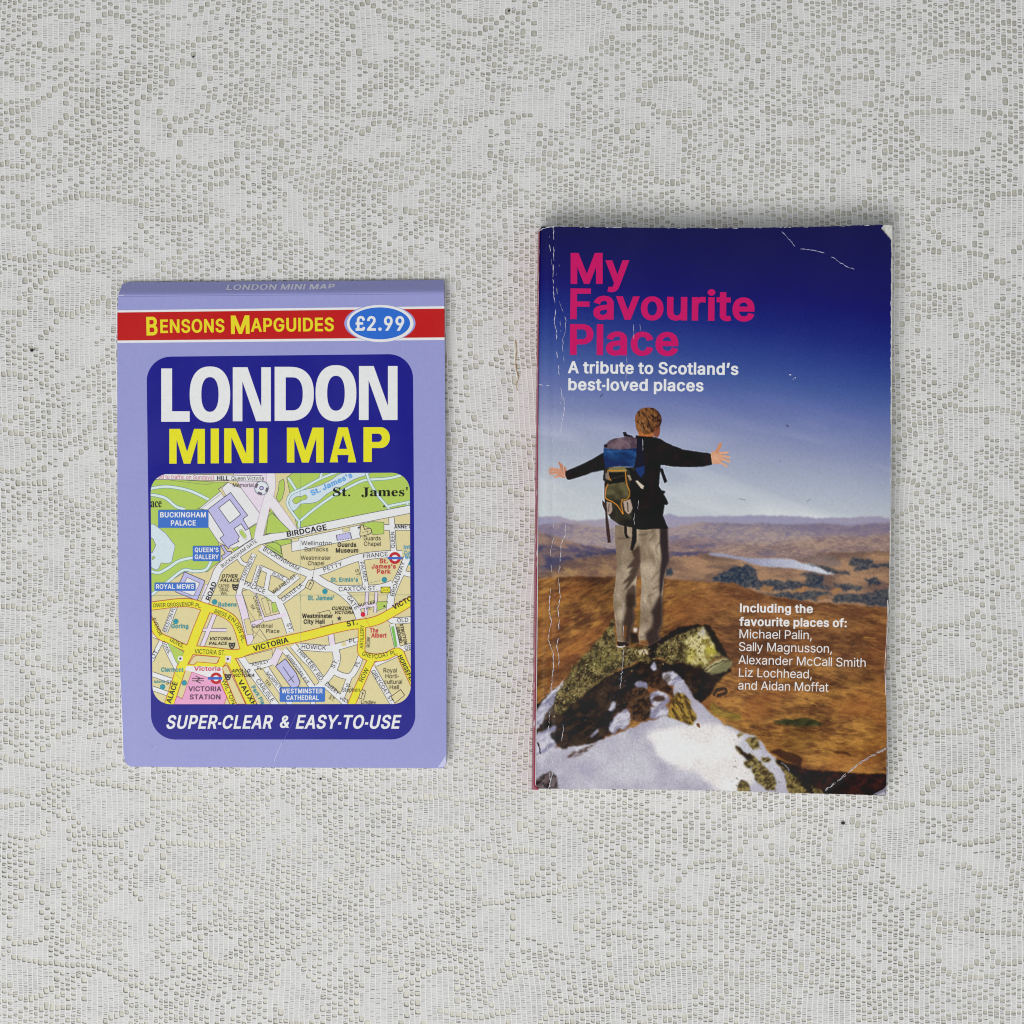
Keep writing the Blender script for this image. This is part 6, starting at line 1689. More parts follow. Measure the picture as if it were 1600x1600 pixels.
# boulder in shade
paint(T('R', [(60, 860), (95, 850), (160, 790), (230, 740), (440, 790), (620, 640), (760, 580), (900, 520), (1000, 500), (1180, 520), (1310, 545), (1400, 570), (1560, 490), (1600, 480), (1610, 590), (1500, 680), (1440, 790), (1385, 845), (1320, 790), (1240, 660),
              (1160, 640), (1000, 690), (830, 800), (790, 890), (700, 930), (690, 1070), (560, 1150), (460, 1170), (280, 1205), (230, 1150), (60, 1110)]), rockd, soft=1)
for pts in ([(60, 960), (160, 800), (290, 680), (312, 676), (290, 740), (235, 800), (215, 900), (180, 950), (110, 1040), (60, 1050)], [(60, 1110), (160, 1050), (240, 1010), (240, 1060), (190, 1090), (240, 1150), (240, 1200), (130, 1240), (60, 1230)],
            [(665, 1010), (690, 960), (740, 920), (800, 893), (832, 960), (800, 1040), (740, 1050), (700, 1085), (660, 1060)], [(690, 830), (712, 845), (690, 905), (655, 895), (672, 860)], [(510, 1100), (570, 1040), (560, 1080), (520, 1115)],
            [(960, 790), (1040, 742), (1110, 768), (1122, 830), (1070, 868), (985, 850)], [(860, 680), (930, 675), (962, 700), (940, 745), (880, 730)], [(1070, 610), (1150, 600), (1200, 620), (1240, 680), (1180, 700), (1090, 690)], [(1005, 520), (1032, 575), (980, 580)],
            [(960, 880), (1100, 860), (1120, 930), (1000, 960), (940, 930)]):
    paint(T('R', pts), field((132, 130, 156), (196, 194, 208), fbm(gx, gy, 8, 3, ang=-40, stretch=2.5, off=29), .36, .6), .95, soft=1, smooth=3)
paint(T('R', [(110, 1020), (180, 900), (230, 840), (240, 900), (190, 990), (130, 1080)]), rockd, .8, soft=1)
paint(T('R', [(1000, 815), (1040, 785), (1085, 790), (1080, 825), (1030, 830)]), (58, 36, 26), .9, soft=1, smooth=3)
paint(T('R', [(1080, 620), (1120, 615), (1150, 650), (1110, 690), (1085, 670)]), (70, 56, 46), .6, soft=1, smooth=3)
paint(T('R', [(780, 800), (860, 720), (960, 740), (985, 850), (970, 950), (900, 995), (830, 960), (830, 880)]), field((34, 22, 16), (84, 58, 38), moss_m), .95, soft=1, smooth=3)
paint(T('R', [(950, 640), (1060, 640), (1140, 720), (1160, 800), (1110, 760), (1000, 720), (950, 690)]), field((34, 22, 16), (70, 48, 36), moss_m), .9, soft=1, smooth=3)
paint(T('R', [(1150, 800), (1180, 760), (1255, 770), (1300, 860), (1345, 960), (1320, 1015), (1240, 1000), (1170, 965), (1105, 940), (1140, 880)]), field((72, 52, 20), (156, 124, 48), fbm(gx, gy, 4, 3, ang=60, stretch=2.2, off=3), .36, .64), .97, soft=1)
paint(T('R', [(320, 1270), (360, 1230), (480, 1190), (570, 1150), (470, 1230), (400, 1260)]), field((70, 52, 44), (140, 124, 130), moss_m), .9, soft=1)
paint(T('R', [(80, 1450), (130, 1400), (210, 1380), (250, 1420), (275, 1540), (80, 1540)]), field((30, 18, 18), (90, 74, 74), moss_m), .9, soft=1)
stroke(T('R', [(100, 1150), (120, 1200), (130, 1245)]), 2.2, (40, 30, 36), .8)
paint(T('R', [(1345, 1005), (1375, 1005), (1370, 1030), (1350, 1025)]), (110, 66, 36), .9)
# lichened top
paint(T('R', [(690, 180), (650, 250), (560, 375), (450, 480), (345, 615), (300, 690), (240, 780), (225, 880), (235, 945), (290, 920), (380, 850), (450, 790), (545, 695), (630, 640), (745, 575), (830, 540), (880, 520), (960, 540), (990, 500), (1060, 490), (1130, 540), (1200, 520), (1300, 560),
              (1400, 575), (1470, 500), (1560, 470), (1500, 340), (1420, 238), (1330, 240), (1200, 270), (1060, 350), (960, 400), (840, 410), (720, 400), (705, 300)]), moss, soft=1)
paint(T('R', [(1230, 360), (1320, 300), (1400, 280), (1470, 360), (1510, 430), (1480, 480), (1420, 555), (1330, 545), (1250, 520), (1300, 440)]), field((150, 136, 66), (216, 206, 150), moss_n, .4, .62), .85, soft=2)
paint(T('R', [(1270, 420), (1310, 400), (1330, 460), (1310, 530), (1260, 510)]), (184, 170, 70), .5, soft=2)
paint(T('R', [(1420, 400), (1480, 395), (1515, 430), (1460, 475), (1420, 455)]), (196, 184, 62), .6, soft=2)
paint(T('R', [(1345, 290), (1400, 250), (1420, 300), (1400, 330), (1360, 320)]), (196, 188, 176), .8, soft=1)
paint(T('R', [(560, 450), (640, 410), (720, 430), (760, 470), (640, 560), (540, 600), (500, 560)]), (136, 128, 66), .45, soft=3)
paint(T('R', [(880, 440), (930, 420), (975, 430), (960, 460), (900, 465)]), (214, 196, 164), .85, soft=1)
paint(T('R', [(960, 400), (1080, 330), (1200, 245), (1330, 232), (1400, 236), (1330, 262), (1200, 300), (1120, 350), (1050, 400), (1000, 520), (970, 500)]), (26, 18, 16), .95, soft=1)
paint(T('R', [(1395, 232), (1445, 236), (1520, 350), (1600, 500), (1570, 480), (1500, 440), (1470, 360)]), (30, 26, 22), .95, soft=1)
paint(T('R', [(1395, 595), (1420, 560), (1490, 510), (1575, 485), (1600, 500), (1520, 545), (1470, 590), (1420, 605)]), (176, 166, 118), .9, soft=1)
stroke(T('R', [(1420, 590), (1500, 535), (1580, 505)]), 1.6, (50, 44, 30), .8)
paint(T('F', [(60, 520), (160, 500), (165, 530), (110, 580), (50, 600), (0, 610), (0, 570)]), (128, 124, 86), .9, soft=1)
paint(T('R', [(1150, 520), (1250, 540), (1390, 570), (1430, 620), (1500, 620), (1440, 690), (1300, 620), (1180, 570)]), (34, 24, 18), .8, soft=2)
rng7 = np.random.default_rng(5)
for k in range(620):
    t = rng7.random()
    x = np.interp(t, [0, .5, 1], [250, 620, 1400]) + rng7.normal(0, 45)
    y = np.interp(x, [230, 450, 700, 960, 1200, 1400], [840, 620, 430, 450, 400, 400]) + rng7.normal(0, 55)
    a = rng7.normal(-.8, .5)
    q = T('R', [(x, y), (x + 16 * math.cos(a), y + 16 * math.sin(a))])
    stroke([q[0], q[1]], rng7.uniform(.7, 1.6), [(30, 20, 12), (30, 20, 12), (196, 182, 126), (112, 80, 38)][rng7.integers(0, 4)], rng7.uniform(.3, .8))
for k in range(230):                     # grain of the shaded rock face, running down to the left
    x, y = rng7.uniform(240, 1350), rng7.uniform(640, 1180)
    if y < 1500 - 1.35 * x or y > 1240 - .25 * x or (x > 900 and y > 880):
        continue
    q = T('R', [(x, y), (x - rng7.uniform(8, 26), y + rng7.uniform(6, 20))])
    stroke([q[0], q[1]], rng7.uniform(.6, 1.3), [(10, 7, 8), (92, 68, 48), (128, 120, 128)][rng7.integers(0, 3)], rng7.uniform(.2, .6))
for k in range(60):                      # specks of rock showing at the snow margins
    x, y = T('F', (rng7.uniform(150, 560), rng7.uniform(1020, 1480)))
    stroke([(x, y), (x + rng7.uniform(1, 3.5), y + rng7.uniform(1, 4))], rng7.uniform(.6, 1.5), (60, 46, 28), rng7.uniform(.2, .7))
# stones at the snow edge (right)
stones = field((58, 46, 24), (138, 120, 66), moss_n * .5 + moss_m * .5, .36, .62)
paint(T('F', [(185, 1140), (215, 1145), (250, 1190), (330, 1215), (390, 1280), (470, 1350), (498, 1420), (490, 1470), (430, 1480), (340, 1400), (310, 1340), (325, 1290), (260, 1225), (205, 1180)]), stones, .96, soft=1)
paint(T('F', [(190, 1140), (215, 1145), (260, 1190), (330, 1230), (320, 1260), (250, 1215)]), (36, 24, 18), .9, soft=1)
for pts in ([(250, 1265), (290, 1250), (322, 1275), (310, 1310), (265, 1300)], [(262, 1090), (310, 1075), (365, 1085), (375, 1130), (350, 1165), (300, 1160), (280, 1120)], [(205, 1490), (215, 1420), (245, 1395), (290, 1430), (310, 1530), (200, 1530)], [(375, 1235), (440, 1225), (462, 1250), (410, 1268)],
            [(205, 1048), (240, 1040), (250, 1065), (215, 1072)]):
    paint(T('F', pts), stones, .95, soft=1, smooth=3)
paint(T('F', [(485, 1250), (520, 1290), (560, 1350), (600, 1530), (900, 1530), (820, 1470), (720, 1420), (650, 1340), (560, 1270)]), stones, .97, soft=1)
paint(T('F', [(485, 1245), (560, 1270), (640, 1320), (760, 1410), (790, 1510), (740, 1500), (660, 1400), (580, 1320), (530, 1290)]), (26, 22, 18), .9, soft=1)
stroke(T('F', [(545, 1275), (580, 1300), (600, 1325)]), 2.0, (140, 136, 150), .7)

# --- hiker seen from behind
EDGE = 0.35
SK = (206, 152, 122)
BLK = field((16, 8, 14), (34, 22, 28), fbm(gx, gy, 12, 3, off=8), .3, .75)


def pp(pts, c, a=1.0, soft=0, smooth=0, tile='P'):
    paint(T(tile, pts), c, a, soft, smooth)


def fingers(root_tip_w, shade):
    for (x0, y0, x1, y1, w) in root_tip_w:
        m = ((x0 + x1) / 2, (y0 + y1) / 2 - 3)
        stroke(T('P', [(x0, y0), m, (x1, y1)]), w / 5.0, shade, 1.0, taper=False)


# hands first, sleeves over the wrists
pp([(222, 572), (228, 600), (218, 634), (185, 630), (152, 612), (150, 590), (165, 565), (195, 556)], (198, 142, 114), smooth=2)
pp([(160, 508), (176, 512), (205, 540), (226, 560), (222, 580), (190, 572), (172, 540)], (188, 128, 100), smooth=2)
fingers([(170, 570, 92, 560, 17), (160, 584, 84, 580, 17), (158, 600, 88, 604, 17), (170, 620, 128, 634, 15)], (204, 150, 124))
for a in ([(160, 575), (90, 570)], [(155, 592), (90, 592)], [(160, 612), (110, 620)]):
    stroke(T('P', a), .7, (150, 96, 80), .6)
pp([(1345, 450), (1375, 425), (1400, 418), (1430, 430), (1448, 460), (1446, 495), (1420, 525), (1385, 525), (1350, 515)], (208, 154, 122), smooth=2)
pp([(1385, 430), (1400, 400), (1418, 365), (1432, 357), (1441, 368), (1434, 395), (1418, 425), (1408, 445)], (196, 138, 106), smooth=2)
fingers([(1425, 440, 1492, 438, 18), (1430, 460, 1504, 478, 18), (1428, 480, 1506, 510, 17), (1410, 500, 1482, 549, 16)], (212, 160, 130))
for a in ([(1440, 450), (1492, 456)], [(1440, 472), (1500, 494)], [(1425, 498), (1490, 528)]):
    stroke(T('P', a), .7, (150, 98, 78), .6)
pp([(1360, 470), (1400, 450), (1420, 480), (1390, 510)], (222, 170, 138), .6, soft=1)
# sleeves
pp([(216, 582), (260, 562), (330, 535), (420, 490), (520, 432), (540, 470), (530, 572), (430, 590), (335, 625), (250, 650), (228, 645), (216, 612)], BLK)
pp([(915, 318), (960, 330), (1000, 355), (1060, 382), (1115, 402), (1135, 412), (1220, 425), (1335, 440), (1352, 446), (1363, 530), (1290, 546), (1190, 551), (1060, 546), (960, 532), (915, 480)], BLK)
stroke(T('P', [(980, 370), (1080, 420), (1200, 450), (1330, 465)]), 3, (44, 32, 34), .5, soft=2)
# head and neck
pp([(785, 270), (900, 270), (905, 318), (790, 312)], (170, 96, 56))
hair = field((56, 34, 22), (136, 88, 50), fbm(gx, gy, 3.2, 3, ang=70, stretch=2, off=13) * .75 + .25 * (1 - np.clip((gx - 995) / 35, 0, 1)), .34, .62)
pp([(764, 215), (760, 165), (772, 130), (800, 100), (840, 84), (880, 84), (925, 96), (955, 130), (968, 170), (962, 215), (945, 245), (925, 262), (890, 290), (850, 298), (805, 292), (780, 268), (770, 245)], hair, soft=0, smooth=2)
pp([(925, 240), (955, 225), (955, 285), (935, 318), (905, 300), (905, 270)], (128, 66, 42), .9, smooth=2)
pp([(930, 120), (962, 150), (968, 190), (950, 245), (925, 240), (940, 190)], (58, 36, 30), .6, soft=1)
stroke(T('P', [(790, 280), (850, 300), (900, 285)]), 2.5, (206, 124, 60), .7, soft=1)
for k in range(60):
    x, y = rng7.uniform(775, 950), rng7.uniform(95, 270)
    if ((x - 862) / 98) ** 2 + ((y - 190) / 102) ** 2 > .95:
        continue
    q = T('P', [(x, y), (x + rng7.normal(0, 6), y + 18)])
    stroke([q[0], q[1]], .8, [(60, 34, 20), (206, 156, 96)][rng7.integers(0, 2)], .5)
for k in range(16):
    a = math.radians(rng7.uniform(195, 345))
    c, s = math.cos(a), math.sin(a)
    q = T('P', [(862 + 98 * c, 185 + 100 * s), (862 + 110 * c, 185 + 110 * s)])
    stroke([q[0], q[1]], .6, (88, 58, 40), .7)
# body, trousers
KH = field((130, 112, 92), (178, 160, 137), fbm(gx, gy, 16, 3, ang=80, stretch=2, off=37), .3, .7)
SH = (62, 46, 38)
pp([(605, 1000), (800, 1030), (795, 1190), (802, 1290), (775, 1400), (768, 1540), (770, 1640), (592, 1640), (600, 1500), (622, 1300), (604, 1100)], KH)
pp([(770, 1100), (800, 1020), (990, 1020), (1018, 1100), (1020, 1290), (988, 1420), (972, 1640), (808, 1640), (810, 1440), (800, 1290)], KH)
for dy in (0,):
    paint(T('R', [(692, -10), (860, -10), (850, 140), (862, 180), (832, 262), (820, 372), (790, 382), (726, 368), (708, 220), (695, 100)]), KH)
    paint(T('R', [(905, -10), (1072, -10), (1072, 225), (1042, 300), (1060, 345), (965, 398), (895, 385), (888, 330), (900, 160)]), KH)
pp([(955, 1000), (1015, 1020), (1026, 1280), (990, 1390), (970, 1520), (955, 1560), (950, 1440), (968, 1260), (955, 1130)], (40, 30, 34), .95, soft=1)
pp([(735, 1210), (795, 1160), (805, 1290), (775, 1400), (720, 1480), (668, 1520), (715, 1440), (655, 1470), (735, 1370), (700, 1390), (745, 1330), (695, 1340), (755, 1260)], SH, .9, soft=1)
pp([(700, 1510), (745, 1470), (765, 1480), (768, 1640), (745, 1640), (690, 1640)], SH, .85, soft=1)
for l in ([(985, 1335), (930, 1380), (880, 1440)], [(975, 1400), (930, 1450)], [(625, 1105), (700, 1105), (770, 1100)], [(790, 1080), (860, 1070), (930, 1030)], [(870, 1130), (920, 1070)], [(960, 1130), (925, 1180), (940, 1240)], [(690, 1060), (680, 1100)], [(900, 1500), (950, 1480)], [(860, 1560), (930, 1530)]):
    stroke(T('P', l), 2.6, SH, .5, soft=1, taper=True)
paint(T('R', [(792, -10), (862, -10), (850, 140), (866, 185), (835, 262), (822, 375), (785, 380), (770, 300), (762, 210), (790, 120)]), (48, 34, 28), .92, soft=2)
paint(T('R', [(1050, 0), (1075, 0), (1076, 230), (1045, 300), (1068, 350), (975, 405), (948, 380), (940, 300), (990, 250), (1002, 170), (985, 130)]), (44, 31, 30), .92, soft=2)
for l in ([(705, 200), (740, 230), (770, 215)], [(935, 300), (980, 270), (1010, 255)], [(930, 180), (985, 220)], [(900, 330), (950, 320)], [(716, 330), (770, 320)]):
    stroke(T('R', l), 2.2, (92, 70, 54), .5, soft=1, taper=True)
paint(T('R', [(770, 225), (800, 240), (790, 340), (765, 330)]), (124, 76, 36), .7, soft=1)
paint(T('R', [(895, 355), (960, 350), (965, 395), (900, 390)]), (120, 76, 40), .9, soft=1)
paint(T('R', [(718, 362), (790, 366), (818, 385), (800, 402), (740, 402), (722, 385)]), (46, 32, 26), 1, soft=0)
stroke(T('R', [(718, 398), (750, 405), (785, 396)]), 1.8, (206, 200, 196), .9)
paint(T('R', [(848, 256), (882, 256), (872, 290), (850, 292)]), (222, 214, 212), .95, soft=1)
paint(T('R', [(880, 120), (905, 110), (898, 250), (880, 250)]), (116, 90, 40), .8, soft=1)
paint(T('R', [(822, 290), (880, 300), (890, 370), (830, 380)]), (30, 22, 18), .9, soft=1)
# jacket back
pp([(765, 300), (800, 306), (915, 314), (960, 330), (985, 420), (962, 540), (948, 700), (985, 750), (992, 860), (980, 930), (1022, 1030), (900, 1032), (830, 1040), (745, 1030), (735, 700), (755, 400)], BLK)
pp([(780, 800), (900, 780), (960, 800), (900, 870), (800, 880)], (36, 26, 22), .6, soft=3)
pp([(952, 560), (978, 560), (1014, 662), (990, 676)], (22, 18, 30))
pp([(930, 725), (1000, 735), (992, 758), (940, 760)], (20, 18, 28))
pp([(960, 765), (990, 765), (1008, 800), (1022, 832), (1008, 848), (980, 840), (960, 860)], (18, 16, 24))
# rucksack
pp([(664, 276), (690, 272), (700, 292), (742, 306), (740, 318), (675, 312)], (34, 30, 40))
pp([(520, 395), (530, 372), (556, 345), (600, 326), (660, 316), (740, 312), (774, 325), (776, 405), (690, 415), (600, 410), (528, 408)], field((76, 60, 72), (118, 96, 104), fbm(gx, gy, 10, 3, off=5), .3, .7), smooth=1)
pp([(520, 372), (545, 372), (545, 395), (518, 398)], (24, 22, 32))
pp([(514, 402), (560, 405), (640, 412), (720, 406), (776, 400), (772, 470), (755, 550), (690, 545), (640, 542), (560, 552), (528, 560), (516, 480)], field((18, 42, 84), (40, 78, 130), fbm(gx, gy, 12, 3, ang=15, stretch=2, off=9), .3, .7))
stroke(T('P', [(530, 520), (620, 510), (740, 480)]), 2.2, (20, 46, 96), .8)
stroke(T('P', [(545, 430), (650, 425), (750, 425)]), 2.0, (72, 124, 186), .5, soft=1)
pp([(776, 330), (820, 330), (830, 420), (835, 540), (800, 560), (756, 550), (772, 470)], (14, 16, 40))
pp([(760, 560), (836, 536), (834, 590), (808, 632), (785, 610)], (30, 52, 106), .95, smooth=1)
low = field((30, 27, 23), (54, 50, 39), fbm(gx, gy, 12, 3, off=23), .3, .7)
pp([(522, 556), (640, 546), (756, 552), (775, 640), (760, 900), (748, 1024), (640, 1002), (572, 952), (532, 885), (520, 760), (522, 640)], low, smooth=1)
pp([(720, 560), (780, 600), (790, 800), (760, 1020), (740, 1010), (735, 800), (725, 700)], (18, 16, 16), .9, soft=1)
pp([(545, 575), (560, 558), (610, 548), (680, 550), (702, 575), (690, 588), (565, 592)], (124, 114, 74))
pp([(552, 588), (690, 588), (704, 640), (650, 678), (590, 682), (566, 655)], (24, 20, 17))
stroke(T('P', [(575, 640), (640, 625), (690, 610)]), 2, (58, 52, 40), .7)
pp([(545, 690), (600, 676), (690, 668), (712, 720), (712, 780), (680, 800), (610, 812), (560, 800), (530, 785), (532, 730)], field((58, 55, 38), (94, 88, 60), fbm(gx, gy, 14, 2, off=43), .3, .7), smooth=1)
OR = (212, 132, 40)
for l in ([(548, 578), (552, 610), (562, 640), (576, 655)], [(688, 585), (690, 640), (700, 690), (718, 735), (714, 778), (690, 803), (652, 806)], [(552, 682), (536, 715), (530, 760), (536, 795), (590, 822), (628, 855), (666, 918)], [(664, 808), (654, 838), (668, 915)], [(556, 576), (610, 578), (690, 576)]):
    stroke(T('P', l), 1.5, OR, .95)
stroke(T('P', [(528, 700), (526, 780)]), 1.4, (150, 110, 90), .8)
pp([(538, 818), (580, 828), (584, 890), (568, 916), (545, 920)], (160, 140, 126))
stroke(T('P', [(560, 835), (552, 900)]), 1.2, (60, 48, 42), .8)
pp([(668, 818), (724, 800), (740, 870), (728, 905), (708, 918), (682, 890)], (170, 150, 134))
stroke(T('P', [(700, 820), (708, 900)]), 1.6, (36, 30, 28), .9)
pp([(764, 658), (782, 655), (832, 698), (822, 720), (805, 712)], (196, 184, 166))
pp([(700, 612), (722, 612), (736, 650), (720, 655)], (150, 134, 112))
pp([(530, 600), (552, 585), (560, 655), (532, 640)], (128, 112, 100))
pp([(505, 805), (530, 830), (552, 960), (566, 1060), (572, 1138), (548, 1142), (536, 1040), (528, 900), (508, 850)], (58, 40, 38))
pp([(518, 560), (528, 560), (528, 655), (510, 652)], (40, 36, 40))
pp([(676, 1010), (698, 1012), (698, 1075), (720, 1105), (690, 1104), (675, 1060)], (24, 18, 18))
pp([(740, 1010), (776, 1020), (772, 1130), (742, 1205), (722, 1195), (735, 1120)], (22, 17, 18))

# printed grain
IMG *= 1 + (fbm(gx, gy, 1.8, 2, off=99) - .5)[..., None] * .16 * np.clip((gy - 800) / 60, 0, 1)[..., None]
IMG += (np.random.default_rng(2).normal(0, 2.2, IMG.shape[:2]))[..., None]
pad = np.pad(IMG, ((1, 1), (1, 1), (0, 0)), mode='edge')
soft_ = sum(pad[i:i + IMG.shape[0], j:j + IMG.shape[1]] for i in range(3) for j in range(3)) / 9.0
IMG = np.clip(IMG + 0.9 * (IMG - soft_), 3, 250)


def sample(px, py):
    xi = np.clip(px - W0 - .5, 0, W1 - W0 - 1.001)
    yi = np.clip(py - H0 - .5, 0, H1 - H0 - 1.001)
    x0, y0 = xi.astype(int), yi.astype(int)
    fx, fy = (xi - x0)[..., None], (yi - y0)[..., None]
    x1, y1 = np.minimum(x0 + 1, W1 - W0 - 1), np.minimum(y0 + 1, H1 - H0 - 1)
    return (IMG[y0, x0] * (1 - fx) + IMG[y0, x1] * fx) * (1 - fy) + (IMG[y1, x0] * (1 - fx) + IMG[y1, x1] * fx) * fy


# --- creases, rubbed edges and highlights painted along two cover edges
wear_and_glint = Sheet(BOOK_Z + 0.00012, book_relief)
rw = np.random.default_rng(77)


def crease(tile, pts, w, colour=(206, 206, 214), gap=.3, jitter=.5, alpha_w=True):
    p = T(tile, pts)
    out = []
    for i in range(len(p) - 1):
        L = np.linalg.norm(p[i + 1] - p[i])
        n = max(1, int(L / 2.6))
        for k in range(n):
            out.append(p[i] + (p[i + 1] - p[i]) * k / n)
    out.append(p[-1])
    out = np.array(out)
    d = p[-1] - p[0]
    d = d / max(np.linalg.norm(d), 1e-6)
    nn = np.array([-d[1], d[0]])
    out = out + nn * (rw.normal(0, jitter, len(out)))[:, None] * .8
    ww = .95 * w * np.clip(.55 + .6 * rw.random(len(out)), .2, 1.3)
    i = 0
    while i < len(out) - 1:
        m = int(rw.integers(1, 5))
        if rw.random() > gap:
            seg = out[i:i + m + 1]
            if len(seg) >= 2:
                wv = ww[i:i + m + 1].copy()
                wv[0] *= .35
                wv[-1] *= .35
                wear_and_glint.line(seg, w, colour, widths=wv)
        i += m


crease('u1', [(240, 72), (240, 200), (240, 360), (235, 470), (240, 640), (258, 780), (245, 880), (268, 960), (262, 1100), (280, 1200), (288, 1340), (310, 1480), (330, 1600)], 1.0, gap=.12)
crease('u1', [(212, 80), (205, 180), (212, 300), (225, 360), (238, 470)], .8, gap=.35)
crease('u1', [(290, 375), (285, 440), (265, 480), (268, 640), (310, 770), (345, 850), (335, 960), (315, 1020), (325, 1200), (322, 1330)], .7, gap=.45)
crease('u1', [(285, 800), (300, 950)], .5, gap=.4)
crease('u1', [(295, 1500), (300, 1560)], .8, gap=.2)
for l in ([(905, 890), (910, 1000), (905, 1100)], [(960, 890), (965, 940)], [(850, 1160), (850, 1250), (843, 1350)]):
    crease('u1', l, .6, gap=.35)
crease('u2', [(595, 115), (660, 185), (705, 240), (735, 258), (850, 270), (935, 290), (990, 322), (1045, 345), (1085, 380), (1140, 412), (1200, 430)], 1.1, (176, 176, 206), gap=.2)
crease('P', [(205, 0), (208, 120), (190, 200), (182, 270), (160, 340)], 1.0, gap=.25)
crease('P', [(110, 110), (115, 330), (130, 460), (120, 600), (110, 740), (105, 900), (128, 1000), (125, 1100), (100, 1200), (110, 1400), (95, 1590)], .75, gap=.5)
crease('P', [(215, 390), (205, 560), (225, 700), (225, 850), (215, 1080), (185, 1150), (170, 1330), (165, 1430), (180, 1590)], .9, gap=.35)
for l in ([(810, 200), (815, 260)], [(820, 330), (825, 420)], [(785, 780), (785, 880)], [(755, 910), (755, 1000)], [(735, 1170), (740, 1110)], [(800, 900), (790, 960)]):
    crease('P', l, .7, gap=.3)
crease('R', [(278, 0), (260, 100), (268, 200), (262, 320), (250, 400), (265, 480), (265, 560)], 1.0, gap=.2)
crease('R', [(195, 0), (190, 130), (210, 200), (180, 340), (220, 450), (225, 560), (205, 720), (208, 860), (190, 960), (185, 1100), (190, 1300), (200, 1500)], 1.1, gap=.18)
crease('R', [(300, 900), (300, 1050), (280, 1180)], .9, gap=.3)
crease('R', [(185, 1180), (140, 1330), (95, 1375)], 1.0, gap=.15)
crease('R', [(215, 1260), (215, 1400), (185, 1510)], 1.2, gap=.15)
crease('R', [(285, 1260), (260, 1400), (262, 1500)], .9, gap=.3)
crease('R', [(770, 60), (770, 330)], .7, gap=.45)
crease('R', [(775, 420), (750, 680), (740, 760)], .7, gap=.35)
for o in (0, 5, -6):
    crease('F', [(1335, 1160 + o), (1230, 1215 + o), (1120, 1280 + o), (1040, 1350 + o), (960, 1410 + o), (870, 1480 + o)], 1.0, (190, 184, 186), gap=.3, jitter=.6)
ey = np.linspace(938, 1086, 60)
ex = np.interp(ey, [938, 992, 1040, 1086], [1386.9, 1385.6, 1382.6, 1384.0])
wear_and_glint.line(np.stack([ex, ey], 1), 1, (228, 216, 218), widths=.35 + .9 * vnoise(ey * .12, ey * 0 + 3.3))  # highlight on the curled right edge, painted as a pale line
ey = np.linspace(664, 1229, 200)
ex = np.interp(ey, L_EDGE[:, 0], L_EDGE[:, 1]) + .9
wear_and_glint.line(np.stack([ex, ey], 1), 1, (230, 224, 232), widths=np.clip((ey - 664) / 200, .3, 1) * (.9 + .9 * vnoise(ey * .07, ey * 0 + 7.7)))  # glossy reflection along the left edge, painted in as a white line
crease('u1', [(122, 110), (150, 92), (185, 82), (250, 76)], 1.6, (214, 212, 216), gap=.1, jitter=.3)
for k in range(26):
    x = rw.uniform(862, 1374)
    y = np.interp(x, T_EDGE[:, 0], T_EDGE[:, 1])
    l, h = rw.uniform(2, 13), rw.uniform(.3, 1.1)
    wear_and_glint.poly([(x, y + .1), (x + l, y + .1), (x + l * .7, y + h), (x + l * .3, y + h * .7)], (212, 210, 214))
for k in range(14):
    y = rw.uniform(385, 940)
    x = np.interp(y, R_EDGE[:, 0], R_EDGE[:, 1])
    l, h = rw.uniform(3, 12), rw.uniform(.3, 1.0)
    wear_and_glint.poly([(x - .1, y), (x - h, y + l * .3), (x - h * .7, y + l * .7), (x - .1, y + l)], (206, 212, 220))
wear_and_glint.poly(T('F', [(1335, 1440), (1332, 1515), (1230, 1510), (1270, 1490), (1310, 1470)]), (120, 118, 132))
wear_and_glint.poly(T('F', [(1334, 1470), (1332, 1516), (1260, 1512), (1300, 1496)]), (170, 168, 178))
for t, x, y, r in (('u2', 665, 1310, 1.2), ('u2', 708, 1335, .9), ('u2', 690, 1345, .7)):
    wear_and_glint.ellipse(*T(t, (x, y)), r * 1.5, r * .8, (206, 210, 226), 8)
wear_and_glint.line(T('u1', [(625, 1500), (640, 1480), (650, 1472)]), .9, (60, 66, 100))
wear_and_glint.line(T('L', [(632, 132), (652, 142)]), 1.3, (70, 70, 90))
wear_and_glint.ellipse(*T('L', (576, 432)), 1.0, .8, (120, 124, 150), 8)
wear_and_glint.line(T('L', [(240, 745), (290, 755)]), .8, (160, 162, 172))
wear_and_glint.line(T('L', [(800, 770), (835, 748)]), 1.0, (158, 160, 172))
wear_and_glint.line(T('u1', [(118, 1392), (150, 1396)]), 1.0, (210, 212, 224))
wear_and_glint.line(T('u1', [(180, 1400), (205, 1400)]), .9, (200, 204, 220))


